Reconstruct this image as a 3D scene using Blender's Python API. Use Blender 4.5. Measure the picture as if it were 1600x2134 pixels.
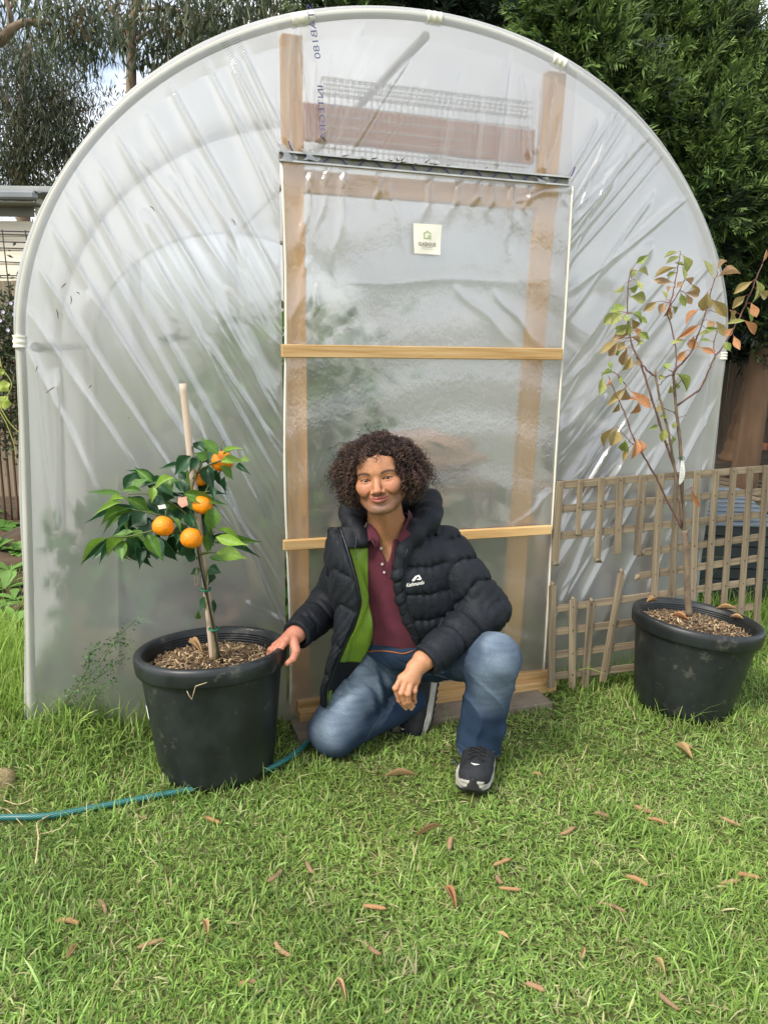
import bpy, math, random
import numpy as np
from mathutils import Vector, Matrix

for o in list(bpy.data.objects):
    bpy.data.objects.remove(o)
SC = bpy.context.scene
COL = SC.collection
rng = np.random.default_rng(7)
random.seed(7)
R_ = math.radians

# ------------------------------------------------------------------ camera
FPX, PW, PH = 1603.0, 1600.0, 2134.0
CAM = np.array([0.0, 0.0, 1.37])
_p, _ro = R_(12.0), R_(-0.75)
_fw = np.array([0, math.cos(_p), -math.sin(_p)])
_up = np.array([0, math.sin(_p), math.cos(_p)])
_rt = np.array([1.0, 0, 0])
RT = _rt * math.cos(_ro) - _up * math.sin(_ro)
UP = _up * math.cos(_ro) + _rt * math.sin(_ro)
cam = bpy.data.cameras.new('camera')
cam.sensor_fit = 'VERTICAL'
cam.sensor_height = 32.0
cam.lens = FPX / PH * 32.0
cam.clip_start, cam.clip_end = 0.05, 800.0
camo = bpy.data.objects.new('camera', cam)
COL.objects.link(camo)
camo.matrix_world = Matrix(((RT[0], UP[0], -_fw[0], CAM[0]), (RT[1], UP[1], -_fw[1], CAM[1]),
                            (RT[2], UP[2], -_fw[2], CAM[2]), (0, 0, 0, 1)))
SC.camera = camo
SC.render.resolution_x, SC.render.resolution_y = 767, 1024

# ------------------------------------------------------------------ sky, sun, exposure
SUN_EL, SUN_AZ = 47.0, 228.0          # azimuth clockwise from +Y (north)
world = bpy.data.worlds.new('World')
SC.world = world
world.use_nodes = True
wn, wl = world.node_tree.nodes, world.node_tree.links
wn.clear()
w_out = wn.new('ShaderNodeOutputWorld')
w_bg = wn.new('ShaderNodeBackground')
w_sky = wn.new('ShaderNodeTexSky')
w_sky.sky_type = 'NISHITA'
w_sky.sun_disc = False
w_sky.sun_elevation = R_(SUN_EL)
w_sky.sun_rotation = R_(SUN_AZ)
w_sky.air_density, w_sky.dust_density, w_sky.ozone_density = 1.0, 2.0, 1.0
w_tc = wn.new('ShaderNodeTexCoord')
w_map = wn.new('ShaderNodeMapping')
w_map.inputs['Scale'].default_value = (1.0, 1.0, 2.4)
w_noi = wn.new('ShaderNodeTexNoise')
w_noi.inputs['Scale'].default_value = 2.3
w_noi.inputs['Detail'].default_value = 7
w_noi.inputs['Roughness'].default_value = 0.55
w_rmp = wn.new('ShaderNodeValToRGB')
w_rmp.color_ramp.elements[0].position = 0.36
w_rmp.color_ramp.elements[1].position = 0.60
w_mix = wn.new('ShaderNodeMixRGB')
w_mix.inputs['Color2'].default_value = (9.6, 9.8, 10.2, 1)   # bright thin cloud, same units as the sky texture
wl.new(w_tc.outputs['Generated'], w_map.inputs['Vector'])
wl.new(w_map.outputs['Vector'], w_noi.inputs['Vector'])
wl.new(w_noi.outputs['Fac'], w_rmp.inputs['Fac'])
wl.new(w_rmp.outputs['Color'], w_mix.inputs['Fac'])
wl.new(w_sky.outputs['Color'], w_mix.inputs['Color1'])
wl.new(w_mix.outputs['Color'], w_bg.inputs['Color'])
w_bg.inputs['Strength'].default_value = 0.125
wl.new(w_bg.outputs['Background'], w_out.inputs['Surface'])

sun = bpy.data.lights.new('sun', 'SUN')
sun.energy = 2.1
sun.angle = R_(13.0)
sun.color = (1.0, 0.94, 0.84)
suno = bpy.data.objects.new('sun', sun)
COL.objects.link(suno)
_az, _el = R_(SUN_AZ), R_(SUN_EL)
_sd = Vector((math.sin(_az) * math.cos(_el), math.cos(_az) * math.cos(_el), math.sin(_el)))
suno.rotation_euler = _sd.to_track_quat('Z', 'Y').to_euler()
suno.location = (-4, -4, 8)

vs = SC.view_settings
vs.view_transform = 'Standard'
vs.look = 'None'
vs.gamma = 1.0
vs.exposure = 0.80
vs.use_curve_mapping = False
SC.cycles.max_bounces = 8
SC.cycles.diffuse_bounces = 3
SC.cycles.glossy_bounces = 3
SC.cycles.transparent_max_bounces = 16
SC.cycles.transmission_bounces = 6
SC.cycles.caustics_refractive = True
SC.cycles.caustics_reflective = False
SC.cycles.use_denoising = True

# ------------------------------------------------------------------ helpers
def V(*a):
    return np.array(a, float)

def ray(x, y):
    return _fw + (x - PW / 2) / FPX * RT + (PH / 2 - y) / FPX * UP

def at(x, y, Y):
    """point of the place on the sight line of a photo pixel, at distance Y"""
    r = ray(x, y)
    return CAM + r * (Y / r[1])

def gnd(x, y, z=0.0):
    r = ray(x, y)
    return CAM + r * ((z - CAM[2]) / r[2])

def nrm(v):
    v = np.asarray(v, float)
    return v / max(1e-9, np.linalg.norm(v))

def tag(o, label=None, cat=None, group=None, kind=None):
    if label: o['label'] = label
    if cat: o['category'] = cat
    if group: o['group'] = group
    if kind: o['kind'] = kind
    return o

def empty(name, loc=(0, 0, 0)):
    o = bpy.data.objects.new(name, None)
    o.location = tuple(loc)
    o.empty_display_size = 0.05
    COL.objects.link(o)
    return o

def link(name, me, parent=None):
    o = bpy.data.objects.new(name, me)
    COL.objects.link(o)
    if parent is not None:
        o.parent = parent
        o.matrix_parent_inverse = parent.matrix_basis.inverted()   # every object keeps its own world placement
    return o

def mesh(name, verts, faces, mat=None, smooth=True, col=None, mats=None, fmat=None):
    """faces: (n,3)/(n,4) array or list of such arrays"""
    me = bpy.data.meshes.new(name)
    verts = np.asarray(verts, np.float32).reshape(-1, 3)
    if isinstance(faces, np.ndarray):
        faces = [faces]
    faces = [np.asarray(f, np.int32) for f in faces if len(f)]
    tot = np.concatenate([np.full(len(f), f.shape[1], np.int32) for f in faces])
    loops = np.concatenate([f.ravel() for f in faces])
    me.vertices.add(len(verts))
    me.vertices.foreach_set('co', verts.ravel())
    me.loops.add(len(loops))
    me.loops.foreach_set('vertex_index', loops)
    me.polygons.add(len(tot))
    me.polygons.foreach_set('loop_start', np.concatenate([[0], np.cumsum(tot)[:-1]]).astype(np.int32))
    me.polygons.foreach_set('loop_total', tot)
    if smooth:
        me.polygons.foreach_set('use_smooth', np.ones(len(tot), bool))
    if mats:
        for m in mats: me.materials.append(m)
        if fmat is not None:
            me.polygons.foreach_set('material_index', np.asarray(fmat, np.int32))
    elif mat is not None:
        me.materials.append(mat)
    if col is not None:
        a = me.attributes.new('Col', 'FLOAT_COLOR', 'POINT')
        c = np.ones((len(verts), 4), np.float32)
        c[:, :3] = col
        a.data.foreach_set('color', c.ravel())
    me.update()
    me.validate()
    return me

def obj(name, verts, faces, mat=None, parent=None, **k):
    return link(name, mesh(name, verts, faces, mat, **k), parent)

class MB:
    """collects pieces of one mesh"""
    def __init__(s):
        s.v, s.f3, s.f4, s.c, s.n = [], [], [], [], 0
    def add(s, v, f, c=None):
        v = np.asarray(v, np.float32).reshape(-1, 3)
        f = np.asarray(f, np.int64)
        s.v.append(v)
        (s.f3 if f.shape[1] == 3 else s.f4).append(f + s.n)
        s.c.append(np.broadcast_to(np.asarray((1, 1, 1) if c is None else c, np.float32), v.shape))
        s.n += len(v)
    def mesh(s, name, mat, smooth=True, col=True):
        fs = []
        if s.f3: fs.append(np.concatenate(s.f3))
        if s.f4: fs.append(np.concatenate(s.f4))
        return mesh(name, np.concatenate(s.v), fs, mat, smooth=smooth, col=np.concatenate(s.c) if col else None)
    def build(s, name, mat, parent=None, smooth=True, col=True):
        return link(name, s.mesh(name, mat, smooth, col), parent)

def spline(pts, n):
    """Catmull-Rom through pts (k,d) -> (n,d)"""
    p = np.asarray(pts, float)
    if len(p) == 2:
        t = np.linspace(0, 1, n)[:, None]
        return p[0] * (1 - t) + p[1] * t
    q = np.vstack([2 * p[0] - p[1], p, 2 * p[-1] - p[-2]])
    s = np.linspace(0, len(p) - 1, n)
    i = np.clip(s.astype(int), 0, len(p) - 2)
    t = (s - i)[:, None]
    a, b, c, d = q[i], q[i + 1], q[i + 2], q[i + 3]
    return 0.5 * ((2 * b) + (c - a) * t + (2 * a - 5 * b + 4 * c - d) * t ** 2 + (3 * b - a - 3 * c + d) * t ** 3)

def tube(pts, rad, sides=6, cap=True):
    p = np.asarray(pts, float)
    n = len(p)
    rad = np.broadcast_to(np.asarray(rad, float), (n,))
    tg = np.gradient(p, axis=0)
    tg /= np.maximum(1e-9, np.linalg.norm(tg, axis=1))[:, None]
    ref = np.array([0, 0, 1.0]) if abs(tg[0, 2]) < 0.9 else np.array([1.0, 0, 0])
    u = np.zeros_like(p)
    u[0] = nrm(ref - tg[0] * (ref @ tg[0]))
    for i in range(1, n):
        w = u[i - 1] - tg[i] * (u[i - 1] @ tg[i])
        u[i] = nrm(w)
    w = np.cross(tg, u)
    a = np.linspace(0, 2 * np.pi, sides, endpoint=False)
    v = p[:, None] + rad[:, None, None] * (u[:, None] * np.cos(a)[None, :, None] + w[:, None] * np.sin(a)[None, :, None])
    v = v.reshape(-1, 3)
    i = np.arange(n - 1)[:, None] * sides
    j = np.arange(sides)[None]
    k = (j + 1) % sides
    f = np.stack([i + j, i + k, i + sides + k, i + sides + j], -1).reshape(-1, 4)
    if cap:
        v = np.vstack([v, p[0], p[-1]])
        b = n * sides
        jj = np.arange(sides)
        kk = (jj + 1) % sides
        f = np.vstack([f, np.stack([kk, jj, np.full(sides, b), np.full(sides, b)], -1)[:, :4],
                       np.stack([(n - 1) * sides + jj, (n - 1) * sides + kk, np.full(sides, b + 1), np.full(sides, b + 1)], -1)])
        f3 = f[-2 * sides:, :3]
        return v, f[:-2 * sides], f3
    return v, f, np.zeros((0, 3), int)

def add_tube(mb, pts, rad, sides=6, c=None):
    v, f4, f3 = tube(pts, rad, sides)
    v = v.astype(np.float32)
    mb.v.append(v); mb.f4.append(f4 + mb.n)
    if len(f3): mb.f3.append(f3 + mb.n)
    mb.c.append(np.broadcast_to(np.asarray((1, 1, 1) if c is None else c, np.float32), v.shape))
    mb.n += len(v)

def tube_obj(name, pts, rad, mat, parent=None, sides=8):
    v, f4, f3 = tube(pts, rad, sides)
    return obj(name, v, [f4, f3], mat, parent)

def lathe(profile, seg=48):
    """profile (k,2): radius, z -> verts, quads"""
    p = np.asarray(profile, float)
    a = np.linspace(0, 2 * np.pi, seg, endpoint=False)
    v = np.stack([p[:, None, 0] * np.cos(a), p[:, None, 0] * np.sin(a), np.repeat(p[:, 1:2], seg, 1)], -1).reshape(-1, 3)
    i = np.arange(len(p) - 1)[:, None] * seg
    j = np.arange(seg)[None]
    k = (j + 1) % seg
    return v, np.stack([i + j, i + k, i + seg + k, i + seg + j], -1).reshape(-1, 4)

_boxc = {}
def box_mesh(L, Wd, T, mat, bev=0.0025):
    key = (round(L, 4), round(Wd, 4), round(T, 4), mat.name, bev)
    if key in _boxc: return _boxc[key]
    x, y, z = L / 2, Wd / 2, T / 2
    b = min(bev, 0.45 * min(L, Wd, T))
    import bmesh
    bm = bmesh.new()
    bmesh.ops.create_cube(bm, size=1.0)
    for v in bm.verts: v.co = Vector((v.co.x * L, v.co.y * Wd, v.co.z * T))
    bmesh.ops.bevel(bm, geom=list(bm.edges), offset=b, segments=1, affect='EDGES')
    me = bpy.data.meshes.new('board')
    bm.to_mesh(me); bm.free()
    me.materials.append(mat)
    _boxc[key] = me
    return me

def frame_mat(o, ex, ey, ez):
    return Matrix(((ex[0], ey[0], ez[0], o[0]), (ex[1], ey[1], ez[1], o[1]), (ex[2], ey[2], ez[2], o[2]), (0, 0, 0, 1)))

def board(name, p0, p1, width, thick, face, mat, parent=None, bev=0.0025):
    """a timber from p0 to p1; `face` is the direction its broad side looks"""
    p0, p1 = np.asarray(p0, float), np.asarray(p1, float)
    ex = nrm(p1 - p0)
    ez = nrm(np.asarray(face, float) - ex * (np.asarray(face, float) @ ex))
    ey = np.cross(ez, ex)
    me = box_mesh(float(np.linalg.norm(p1 - p0)), width, thick, mat, bev)
    o = link(name, me, parent)
    o.matrix_basis = frame_mat((p0 + p1) / 2, ex, ey, ez)
    return o

# ------------------------------------------------------------------ materials
def new_mat(name):
    m = bpy.data.materials.new(name)
    m.use_nodes = True
    nt = m.node_tree
    return m, nt.nodes, nt.links, nt.nodes['Principled BSDF'], nt.nodes['Material Output']

def rgb(h):
    """sRGB hex -> linear"""
    c = [int(h[i:i + 2], 16) / 255 for i in (0, 2, 4)]
    return tuple(x / 12.92 if x <= 0.04045 else ((x + 0.055) / 1.055) ** 2.4 for x in c)

def mk(name, c1, c2=None, scale=8.0, detail=5, rough=0.7, bump=0.0, bscale=None, stretch=(1, 1, 1), attr=False,
       coords='Object', spec=0.5, rr=None, lo=0.3, hi=0.7, sss=0.0, metal=0.0, transl=0.0, sheen=0.0):
    m, N, L, P, O = new_mat(name)
    P.inputs['Roughness'].default_value = rough
    P.inputs['Specular IOR Level'].default_value = spec
    P.inputs['Metallic'].default_value = metal
    if sheen:
        P.inputs['Sheen Weight'].default_value = sheen
    tc = N.new('ShaderNodeTexCoord')
    mp = N.new('ShaderNodeMapping')
    mp.inputs['Scale'].default_value = stretch
    L.new(tc.outputs[coords], mp.inputs['Vector'])
    noi = N.new('ShaderNodeTexNoise')
    noi.inputs['Scale'].default_value = scale
    noi.inputs['Detail'].default_value = detail
    L.new(mp.outputs['Vector'], noi.inputs['Vector'])
    rp = N.new('ShaderNodeValToRGB')
    rp.color_ramp.elements[0].position, rp.color_ramp.elements[1].position = lo, hi
    rp.color_ramp.elements[0].color = (*c1, 1)
    rp.color_ramp.elements[1].color = (*(c2 or c1), 1)
    L.new(noi.outputs['Fac'], rp.inputs['Fac'])
    colout = rp.outputs['Color']
    if attr:
        at_ = N.new('ShaderNodeAttribute')
        at_.attribute_name = 'Col'
        mx = N.new('ShaderNodeMixRGB')
        mx.blend_type = 'MULTIPLY'
        mx.inputs['Fac'].default_value = 1.0
        L.new(colout, mx.inputs['Color1'])
        L.new(at_.outputs['Color'], mx.inputs['Color2'])
        colout = mx.outputs['Color']
    L.new(colout, P.inputs['Base Color'])
    if rr:
        mr = N.new('ShaderNodeMapRange')
        mr.inputs['To Min'].default_value, mr.inputs['To Max'].default_value = rr
        L.new(noi.outputs['Fac'], mr.inputs['Value'])
        L.new(mr.outputs['Result'], P.inputs['Roughness'])
    if bump:
        n2 = N.new('ShaderNodeTexNoise')
        n2.inputs['Scale'].default_value = bscale or scale * 3
        n2.inputs['Detail'].default_value = 4
        L.new(mp.outputs['Vector'], n2.inputs['Vector'])
        bp = N.new('ShaderNodeBump')
        bp.inputs['Strength'].default_value = bump
        bp.inputs['Distance'].default_value = 0.01
        L.new(n2.outputs['Fac'], bp.inputs['Height'])
        L.new(bp.outputs['Normal'], P.inputs['Normal'])
    if sss:
        P.inputs['Subsurface Weight'].default_value = sss
        P.inputs['Subsurface Radius'].default_value = (0.012, 0.005, 0.003)
        P.inputs['Subsurface Scale'].default_value = 0.6
    if transl:
        tr = N.new('ShaderNodeBsdfTranslucent')
        L.new(colout, tr.inputs['Color'])
        ms = N.new('ShaderNodeMixShader')
        ms.inputs['Fac'].default_value = transl
        L.new(P.outputs['BSDF'], ms.inputs[1])
        L.new(tr.outputs['BSDF'], ms.inputs[2])
        L.new(ms.outputs['Shader'], O.inputs['Surface'])
    return m

def wood_mat(name, c1, c2, c3, rough=0.75, knots=True, gscale=1.0):
    """grain runs along the object's local X"""
    m, N, L, P, O = new_mat(name)
    tc = N.new('ShaderNodeTexCoord')
    oi = N.new('ShaderNodeObjectInfo')
    ad = N.new('ShaderNodeVectorMath'); ad.operation = 'ADD'
    sc = N.new('ShaderNodeVectorMath'); sc.operation = 'SCALE'
    cmb = N.new('ShaderNodeCombineXYZ')
    for k in 'XYZ': L.new(oi.outputs['Random'], cmb.inputs[k])
    L.new(cmb.outputs['Vector'], sc.inputs[0]); sc.inputs['Scale'].default_value = 17.0
    L.new(tc.outputs['Object'], ad.inputs[0]); L.new(sc.outputs['Vector'], ad.inputs[1])
    mp = N.new('ShaderNodeMapping')
    mp.inputs['Scale'].default_value = (1.6 * gscale, 34 * gscale, 34 * gscale)
    L.new(ad.outputs['Vector'], mp.inputs['Vector'])
    n1 = N.new('ShaderNodeTexNoise'); n1.inputs['Scale'].default_value = 2.2; n1.inputs['Detail'].default_value = 6
    n1.inputs['Distortion'].default_value = 0.6
    L.new(mp.outputs['Vector'], n1.inputs['Vector'])
    rp = N.new('ShaderNodeValToRGB')
    e = rp.color_ramp.elements
    e[0].position, e[0].color = 0.28, (*c1, 1)
    e[1].position, e[1].color = 0.72, (*c3, 1)
    k = e.new(0.5); k.color = (*c2, 1)
    L.new(n1.outputs['Fac'], rp.inputs['Fac'])
    col = rp.outputs['Color']
    if knots:
        mp2 = N.new('ShaderNodeMapping'); mp2.inputs['Scale'].default_value = (4.2, 10, 10)
        L.new(ad.outputs['Vector'], mp2.inputs['Vector'])
        vo = N.new('ShaderNodeTexVoronoi'); vo.inputs['Scale'].default_value = 1.0
        L.new(mp2.outputs['Vector'], vo.inputs['Vector'])
        r2 = N.new('ShaderNodeValToRGB')
        r2.color_ramp.elements[0].position, r2.color_ramp.elements[0].color = 0.04, (0.32, 0.26, 0.2, 1)
        r2.color_ramp.elements[1].position, r2.color_ramp.elements[1].color = 0.13, (1, 1, 1, 1)
        L.new(vo.outputs['Distance'], r2.inputs['Fac'])
        mx = N.new('ShaderNodeMixRGB'); mx.blend_type = 'MULTIPLY'; mx.inputs['Fac'].default_value = 0.8
        L.new(col, mx.inputs['Color1']); L.new(r2.outputs['Color'], mx.inputs['Color2'])
        col = mx.outputs['Color']
    # piece to piece tone
    hv = N.new('ShaderNodeHueSaturation')
    mr = N.new('ShaderNodeMapRange'); mr.inputs['To Min'].default_value, mr.inputs['To Max'].default_value = 0.8, 1.18
    L.new(oi.outputs['Random'], mr.inputs['Value']); L.new(mr.outputs['Result'], hv.inputs['Value'])
    L.new(col, hv.inputs['Color'])
    L.new(hv.outputs['Color'], P.inputs['Base Color'])
    P.inputs['Roughness'].default_value = rough
    bp = N.new('ShaderNodeBump'); bp.inputs['Strength'].default_value = 0.35; bp.inputs['Distance'].default_value = 0.004
    L.new(n1.outputs['Fac'], bp.inputs['Height']); L.new(bp.outputs['Normal'], P.inputs['Normal'])
    return m

# ------------------------------------------------------------------ ground
M = {}
M['soil'] = mk('soil', rgb('3b2d20'), rgb('5c4832'), scale=6, rough=0.95, bump=0.6, bscale=40)
M['lawn_soil'] = mk('lawn_soil', rgb('454a22'), rgb('626a34'), scale=5, rough=0.95, bump=0.5, bscale=60)

def gz(x, y):
    """gentle unevenness of the yard"""
    x, y = np.asarray(x, float), np.asarray(y, float)
    a, b = np.clip((-x - 0.74) / 0.34, 0, 1), np.clip((y - 2.02) / 0.42, 0, 1)
    mound = 0.115 * a * a * (3 - 2 * a) * b * b * (3 - 2 * b) * np.clip((3.45 - y) / 0.5, 0, 1)
    return 0.008 * np.sin(1.7 * x + 0.6) * np.cos(1.3 * y) + 0.004 * np.sin(5.1 * x + 2.2 * y) + mound

_g = np.concatenate([[-300, -120, -50, -25, -12, -7], np.linspace(-5, 5, 201), [7, 12, 25, 50, 120, 300]])
_gy = np.concatenate([[-60, -20, -6, -2], np.linspace(0, 10, 201), [12, 16, 25, 50, 120, 400]])
gx, gy = np.meshgrid(_g, _gy)
gzv = gz(gx, gy) * (np.abs(gx) < 8) * (gy < 12)
nv = np.stack([gx, gy, gzv], -1).reshape(-1, 3)
ii = np.arange(len(_gy) - 1)[:, None] * len(_g) + np.arange(len(_g) - 1)[None]
gf = np.stack([ii, ii + 1, ii + 1 + len(_g), ii + len(_g)], -1).reshape(-1, 4)
ground = obj('ground', nv, gf, M['lawn_soil'])
tag(ground, 'brown soil and thatch of the back yard under the lawn', 'ground', kind='structure')

# ------------------------------------------------------------------ greenhouse frame of reference
GYAW, GD = R_(-18.0), 2.66
GN = V(math.sin(GYAW), math.cos(GYAW), 0)       # into the tunnel
GT = V(math.cos(GYAW), -math.sin(GYAW), 0)      # along the front, to the right
ZU = V(0, 0, 1)
def gp(x, z, off=0.0):
    x, z, off = np.broadcast_arrays(np.asarray(x, float), z, off)
    return x[..., None] * GT + (GD + off)[..., None] * GN + z[..., None] * ZU

def g2(px, py, off=0.0):
    """photo pixel -> (x, z) on the greenhouse front"""
    r = ray(px, py)
    P = CAM + r * ((GD + off - CAM @ GN) / (GN @ r))
    return np.array([P @ GT, P[2]])

AX, AZ, AW, AH = 0.998, 1.33, 1.322, 1.115
def arch(n=90):
    a = np.linspace(math.pi, 0, n)
    top = np.stack([AX + AW * np.cos(a), AZ + AH * np.sin(a)], -1)
    zl = np.linspace(-0.05, AZ, 14)[:-1]
    left = np.stack([AX - AW - 0.07 * (1 - zl / AZ) ** 1.2, zl], -1)
    right = np.stack([AX + AW - 0.03 * (1 - zl / AZ), zl], -1)[::-1]
    return np.vstack([left, top, right])
def x_left(z):
    z = np.asarray(z, float)
    e = AX - AW * np.sqrt(np.clip(1 - ((z - AZ) / AH) ** 2, 0, 1))
    return np.where(z > AZ, e, AX - AW - 0.07 * np.clip(1 - z / AZ, 0, 1.2) ** 1.2)
def x_right(z):
    z = np.asarray(z, float)
    e = AX + AW * np.sqrt(np.clip(1 - ((z - AZ) / AH) ** 2, 0, 1))
    return np.where(z > AZ, e, AX + AW - 0.03 * np.clip(1 - z / AZ, 0, 1.2))
def z_top(x):
    return AZ + AH * np.sqrt(np.clip(1 - ((np.asarray(x, float) - AX) / AW) ** 2, 0, 1))

DX0, DX1, DZ1 = 0.490, 1.557, 1.963            # door sheet

# film materials ------------------------------------------------------
def film_mat(name, clear, blur, white, gloss_rough, tint=(0.93, 0.94, 0.95), weave=False, blur_rough=0.4, spec=0.10):
    """thin polythene: partly clear, partly light-scattering, glossy"""
    m, N, L, P, O = new_mat(name)
    N.remove(P)
    tr = N.new('ShaderNodeBsdfTransparent'); tr.inputs['Color'].default_value = (*tint, 1)
    rf = N.new('ShaderNodeBsdfRefraction'); rf.inputs['Color'].default_value = (*tint, 1)
    rf.inputs['Roughness'].default_value = blur_rough; rf.inputs['IOR'].default_value = 1.12
    tl = N.new('ShaderNodeBsdfTranslucent'); tl.inputs['Color'].default_value = (0.765, 0.77, 0.77, 1)
    df = N.new('ShaderNodeBsdfDiffuse'); df.inputs['Color'].default_value = (0.64, 0.64, 0.635, 1)
    gl = N.new('ShaderNodeBsdfGlossy'); gl.inputs['Roughness'].default_value = gloss_rough
    gl.inputs['Color'].default_value = (1, 1, 1, 1)
    tc = N.new('ShaderNodeTexCoord')
    # cloudy haze of the sheet: dust and condensation
    nz = N.new('ShaderNodeTexNoise'); nz.inputs['Scale'].default_value = 2.2; nz.inputs['Detail'].default_value = 6
    L.new(tc.outputs['Object'], nz.inputs['Vector'])
    mr = N.new('ShaderNodeMapRange')
    mr.inputs['From Min'].default_value, mr.inputs['From Max'].default_value = 0.3, 0.7
    mr.inputs['To Min'].default_value, mr.inputs['To Max'].default_value = max(0, white - 0.09), min(1, white + 0.09)
    L.new(nz.outputs['Fac'], mr.inputs['Value'])
    ms = N.new('ShaderNodeMixShader'); ms.inputs['Fac'].default_value = 0.42
    L.new(tl.outputs['BSDF'], ms.inputs[1]); L.new(df.outputs['BSDF'], ms.inputs[2])
    mt = N.new('ShaderNodeMixShader'); mt.inputs['Fac'].default_value = blur / max(1e-6, clear + blur)
    L.new(tr.outputs['BSDF'], mt.inputs[1]); L.new(rf.outputs['BSDF'], mt.inputs[2])
    m2 = N.new('ShaderNodeMixShader')
    # a sheet seen edge-on is a longer way through milky plastic
    lw0 = N.new('ShaderNodeLayerWeight'); lw0.inputs['Blend'].default_value = 0.5
    ml = N.new('ShaderNodeMath'); ml.operation = 'MULTIPLY_ADD'; ml.use_clamp = True; ml.inputs[1].default_value = 0.60
    L.new(lw0.outputs['Facing'], ml.inputs[0]); L.new(mr.outputs['Result'], ml.inputs[2])
    L.new(ml.outputs['Value'], m2.inputs['Fac'])
    L.new(mt.outputs['Shader'], m2.inputs[1]); L.new(ms.outputs['Shader'], m2.inputs[2])
    lw = N.new('ShaderNodeLayerWeight'); lw.inputs['Blend'].default_value = 0.25
    mr2 = N.new('ShaderNodeMapRange')
    mr2.inputs['To Min'].default_value, mr2.inputs['To Max'].default_value = spec, 0.50
    L.new(lw.outputs['Facing'], mr2.inputs['Value'])
    m3 = N.new('ShaderNodeMixShader')
    L.new(mr2.outputs['Result'], m3.inputs['Fac'])
    L.new(m2.outputs['Shader'], m3.inputs[1]); L.new(gl.outputs['BSDF'], m3.inputs[2])
    L.new(m3.outputs['Shader'], O.inputs['Surface'])
    bp = N.new('ShaderNodeBump'); bp.inputs['Distance'].default_value = 0.004
    n3 = N.new('ShaderNodeTexNoise')
    if weave:
        mp = N.new('ShaderNodeMapping')
        mp.inputs['Rotation'].default_value = (0, 0, -GYAW)
        mp.inputs['Scale'].default_value = (260, 1, 70)
        L.new(tc.outputs['Object'], mp.inputs['Vector'])
        n3.inputs['Scale'].default_value = 1.0; n3.inputs['Detail'].default_value = 3
        L.new(mp.outputs['Vector'], n3.inputs['Vector'])
        n4 = N.new('ShaderNodeTexNoise'); n4.inputs['Scale'].default_value = 24; n4.inputs['Detail'].default_value = 4
        L.new(tc.outputs['Object'], n4.inputs['Vector'])
        ma = N.new('ShaderNodeMath'); ma.operation = 'MULTIPLY_ADD'; ma.inputs[1].default_value = 1.2
        L.new(n4.outputs['Fac'], ma.inputs[0]); L.new(n3.outputs['Fac'], ma.inputs[2])
        L.new(ma.outputs['Value'], bp.inputs['Height'])
        bp.inputs['Strength'].default_value = 0.5
        for s in (gl, df): L.new(bp.outputs['Normal'], s.inputs['Normal'])
    else:
        n3.inputs['Scale'].default_value = 7; n3.inputs['Detail'].default_value = 3
        L.new(tc.outputs['Object'], n3.inputs['Vector'])
        L.new(n3.outputs['Fac'], bp.inputs['Height'])
        bp.inputs['Strength'].default_value = 0.07
        for s in (gl, df): L.new(bp.outputs['Normal'], s.inputs['Normal'])
    return m

M['film'] = film_mat('polythene_film', 0.30, 0.70, 0.38, 0.12, blur_rough=0.46, tint=(0.94, 0.945, 0.945))
M['skin_film'] = film_mat('polythene_tunnel_skin', 1.0, 0.0, 0.46, 0.2, tint=(0.94, 0.94, 0.93))
M['door_film'] = film_mat('woven_door_film', 0.26, 0.74, 0.29, 0.15, weave=True, blur_rough=0.40, tint=(0.95, 0.94, 0.92))
M['pipe'] = mk('poly_pipe', rgb('a5a49a'), rgb('bebdb2'), scale=3, rough=0.45)
M['clip'] = mk('clip_plastic', rgb('d8d4c2'), rgb('e6e2d2'), scale=9, rough=0.5)
M['pine'] = wood_mat('pine', rgb('a9824e'), rgb('c39d66'), rgb('cfae7c'))
M['pine_dull'] = wood_mat('pine_dull', rgb('c88a38'), rgb('dea450'), rgb('e6b468'))
M['red_board'] = wood_mat('redwood_board', rgb('cf7a3c'), rgb('df924e'), rgb('e6a468'), knots=False)
M['alu'] = mk('aluminium', rgb('a8a8a2'), rgb('c0c0ba'), scale=20, rough=0.35, metal=0.8)
M['blue_wire'] = mk('blue_wire', rgb('1c2050'), rgb('2a2f6a'), rough=0.4)
M['galv'] = mk('galvanised_wire', rgb('b8b9b4'), rgb('d0d0c8'), rough=0.4, metal=0.5)

green = empty('greenhouse', gp(AX, 0.0))
tag(green, 'arched plastic polytunnel greenhouse with a timber framed door', 'greenhouse')

# arch pipes: front hoop, then the hoops behind it
AR = arch()
tube_obj('hoop', gp(AR[:, 0], AR[:, 1], 0.0), 0.0150, M['pipe'], green, 12)
for k, off in enumerate((1.3, 5.2)):
    tube_obj('hoop', gp(AR[:, 0], AR[:, 1] - 0.004, off), 0.0195, M['pipe'], green, 8)
# ridge and side rails
for x, z in ((AX, z_top(AX) - 0.045), (float(x_left(1.36)) + 0.04, 1.36), (float(x_right(1.36)) - 0.04, 1.36)):
    q = np.array([gp(x, z, o) for o in np.linspace(0.03, 5.2, 9)])
    tube_obj('purlin', q, 0.016, M['pipe'], green, 8)

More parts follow.
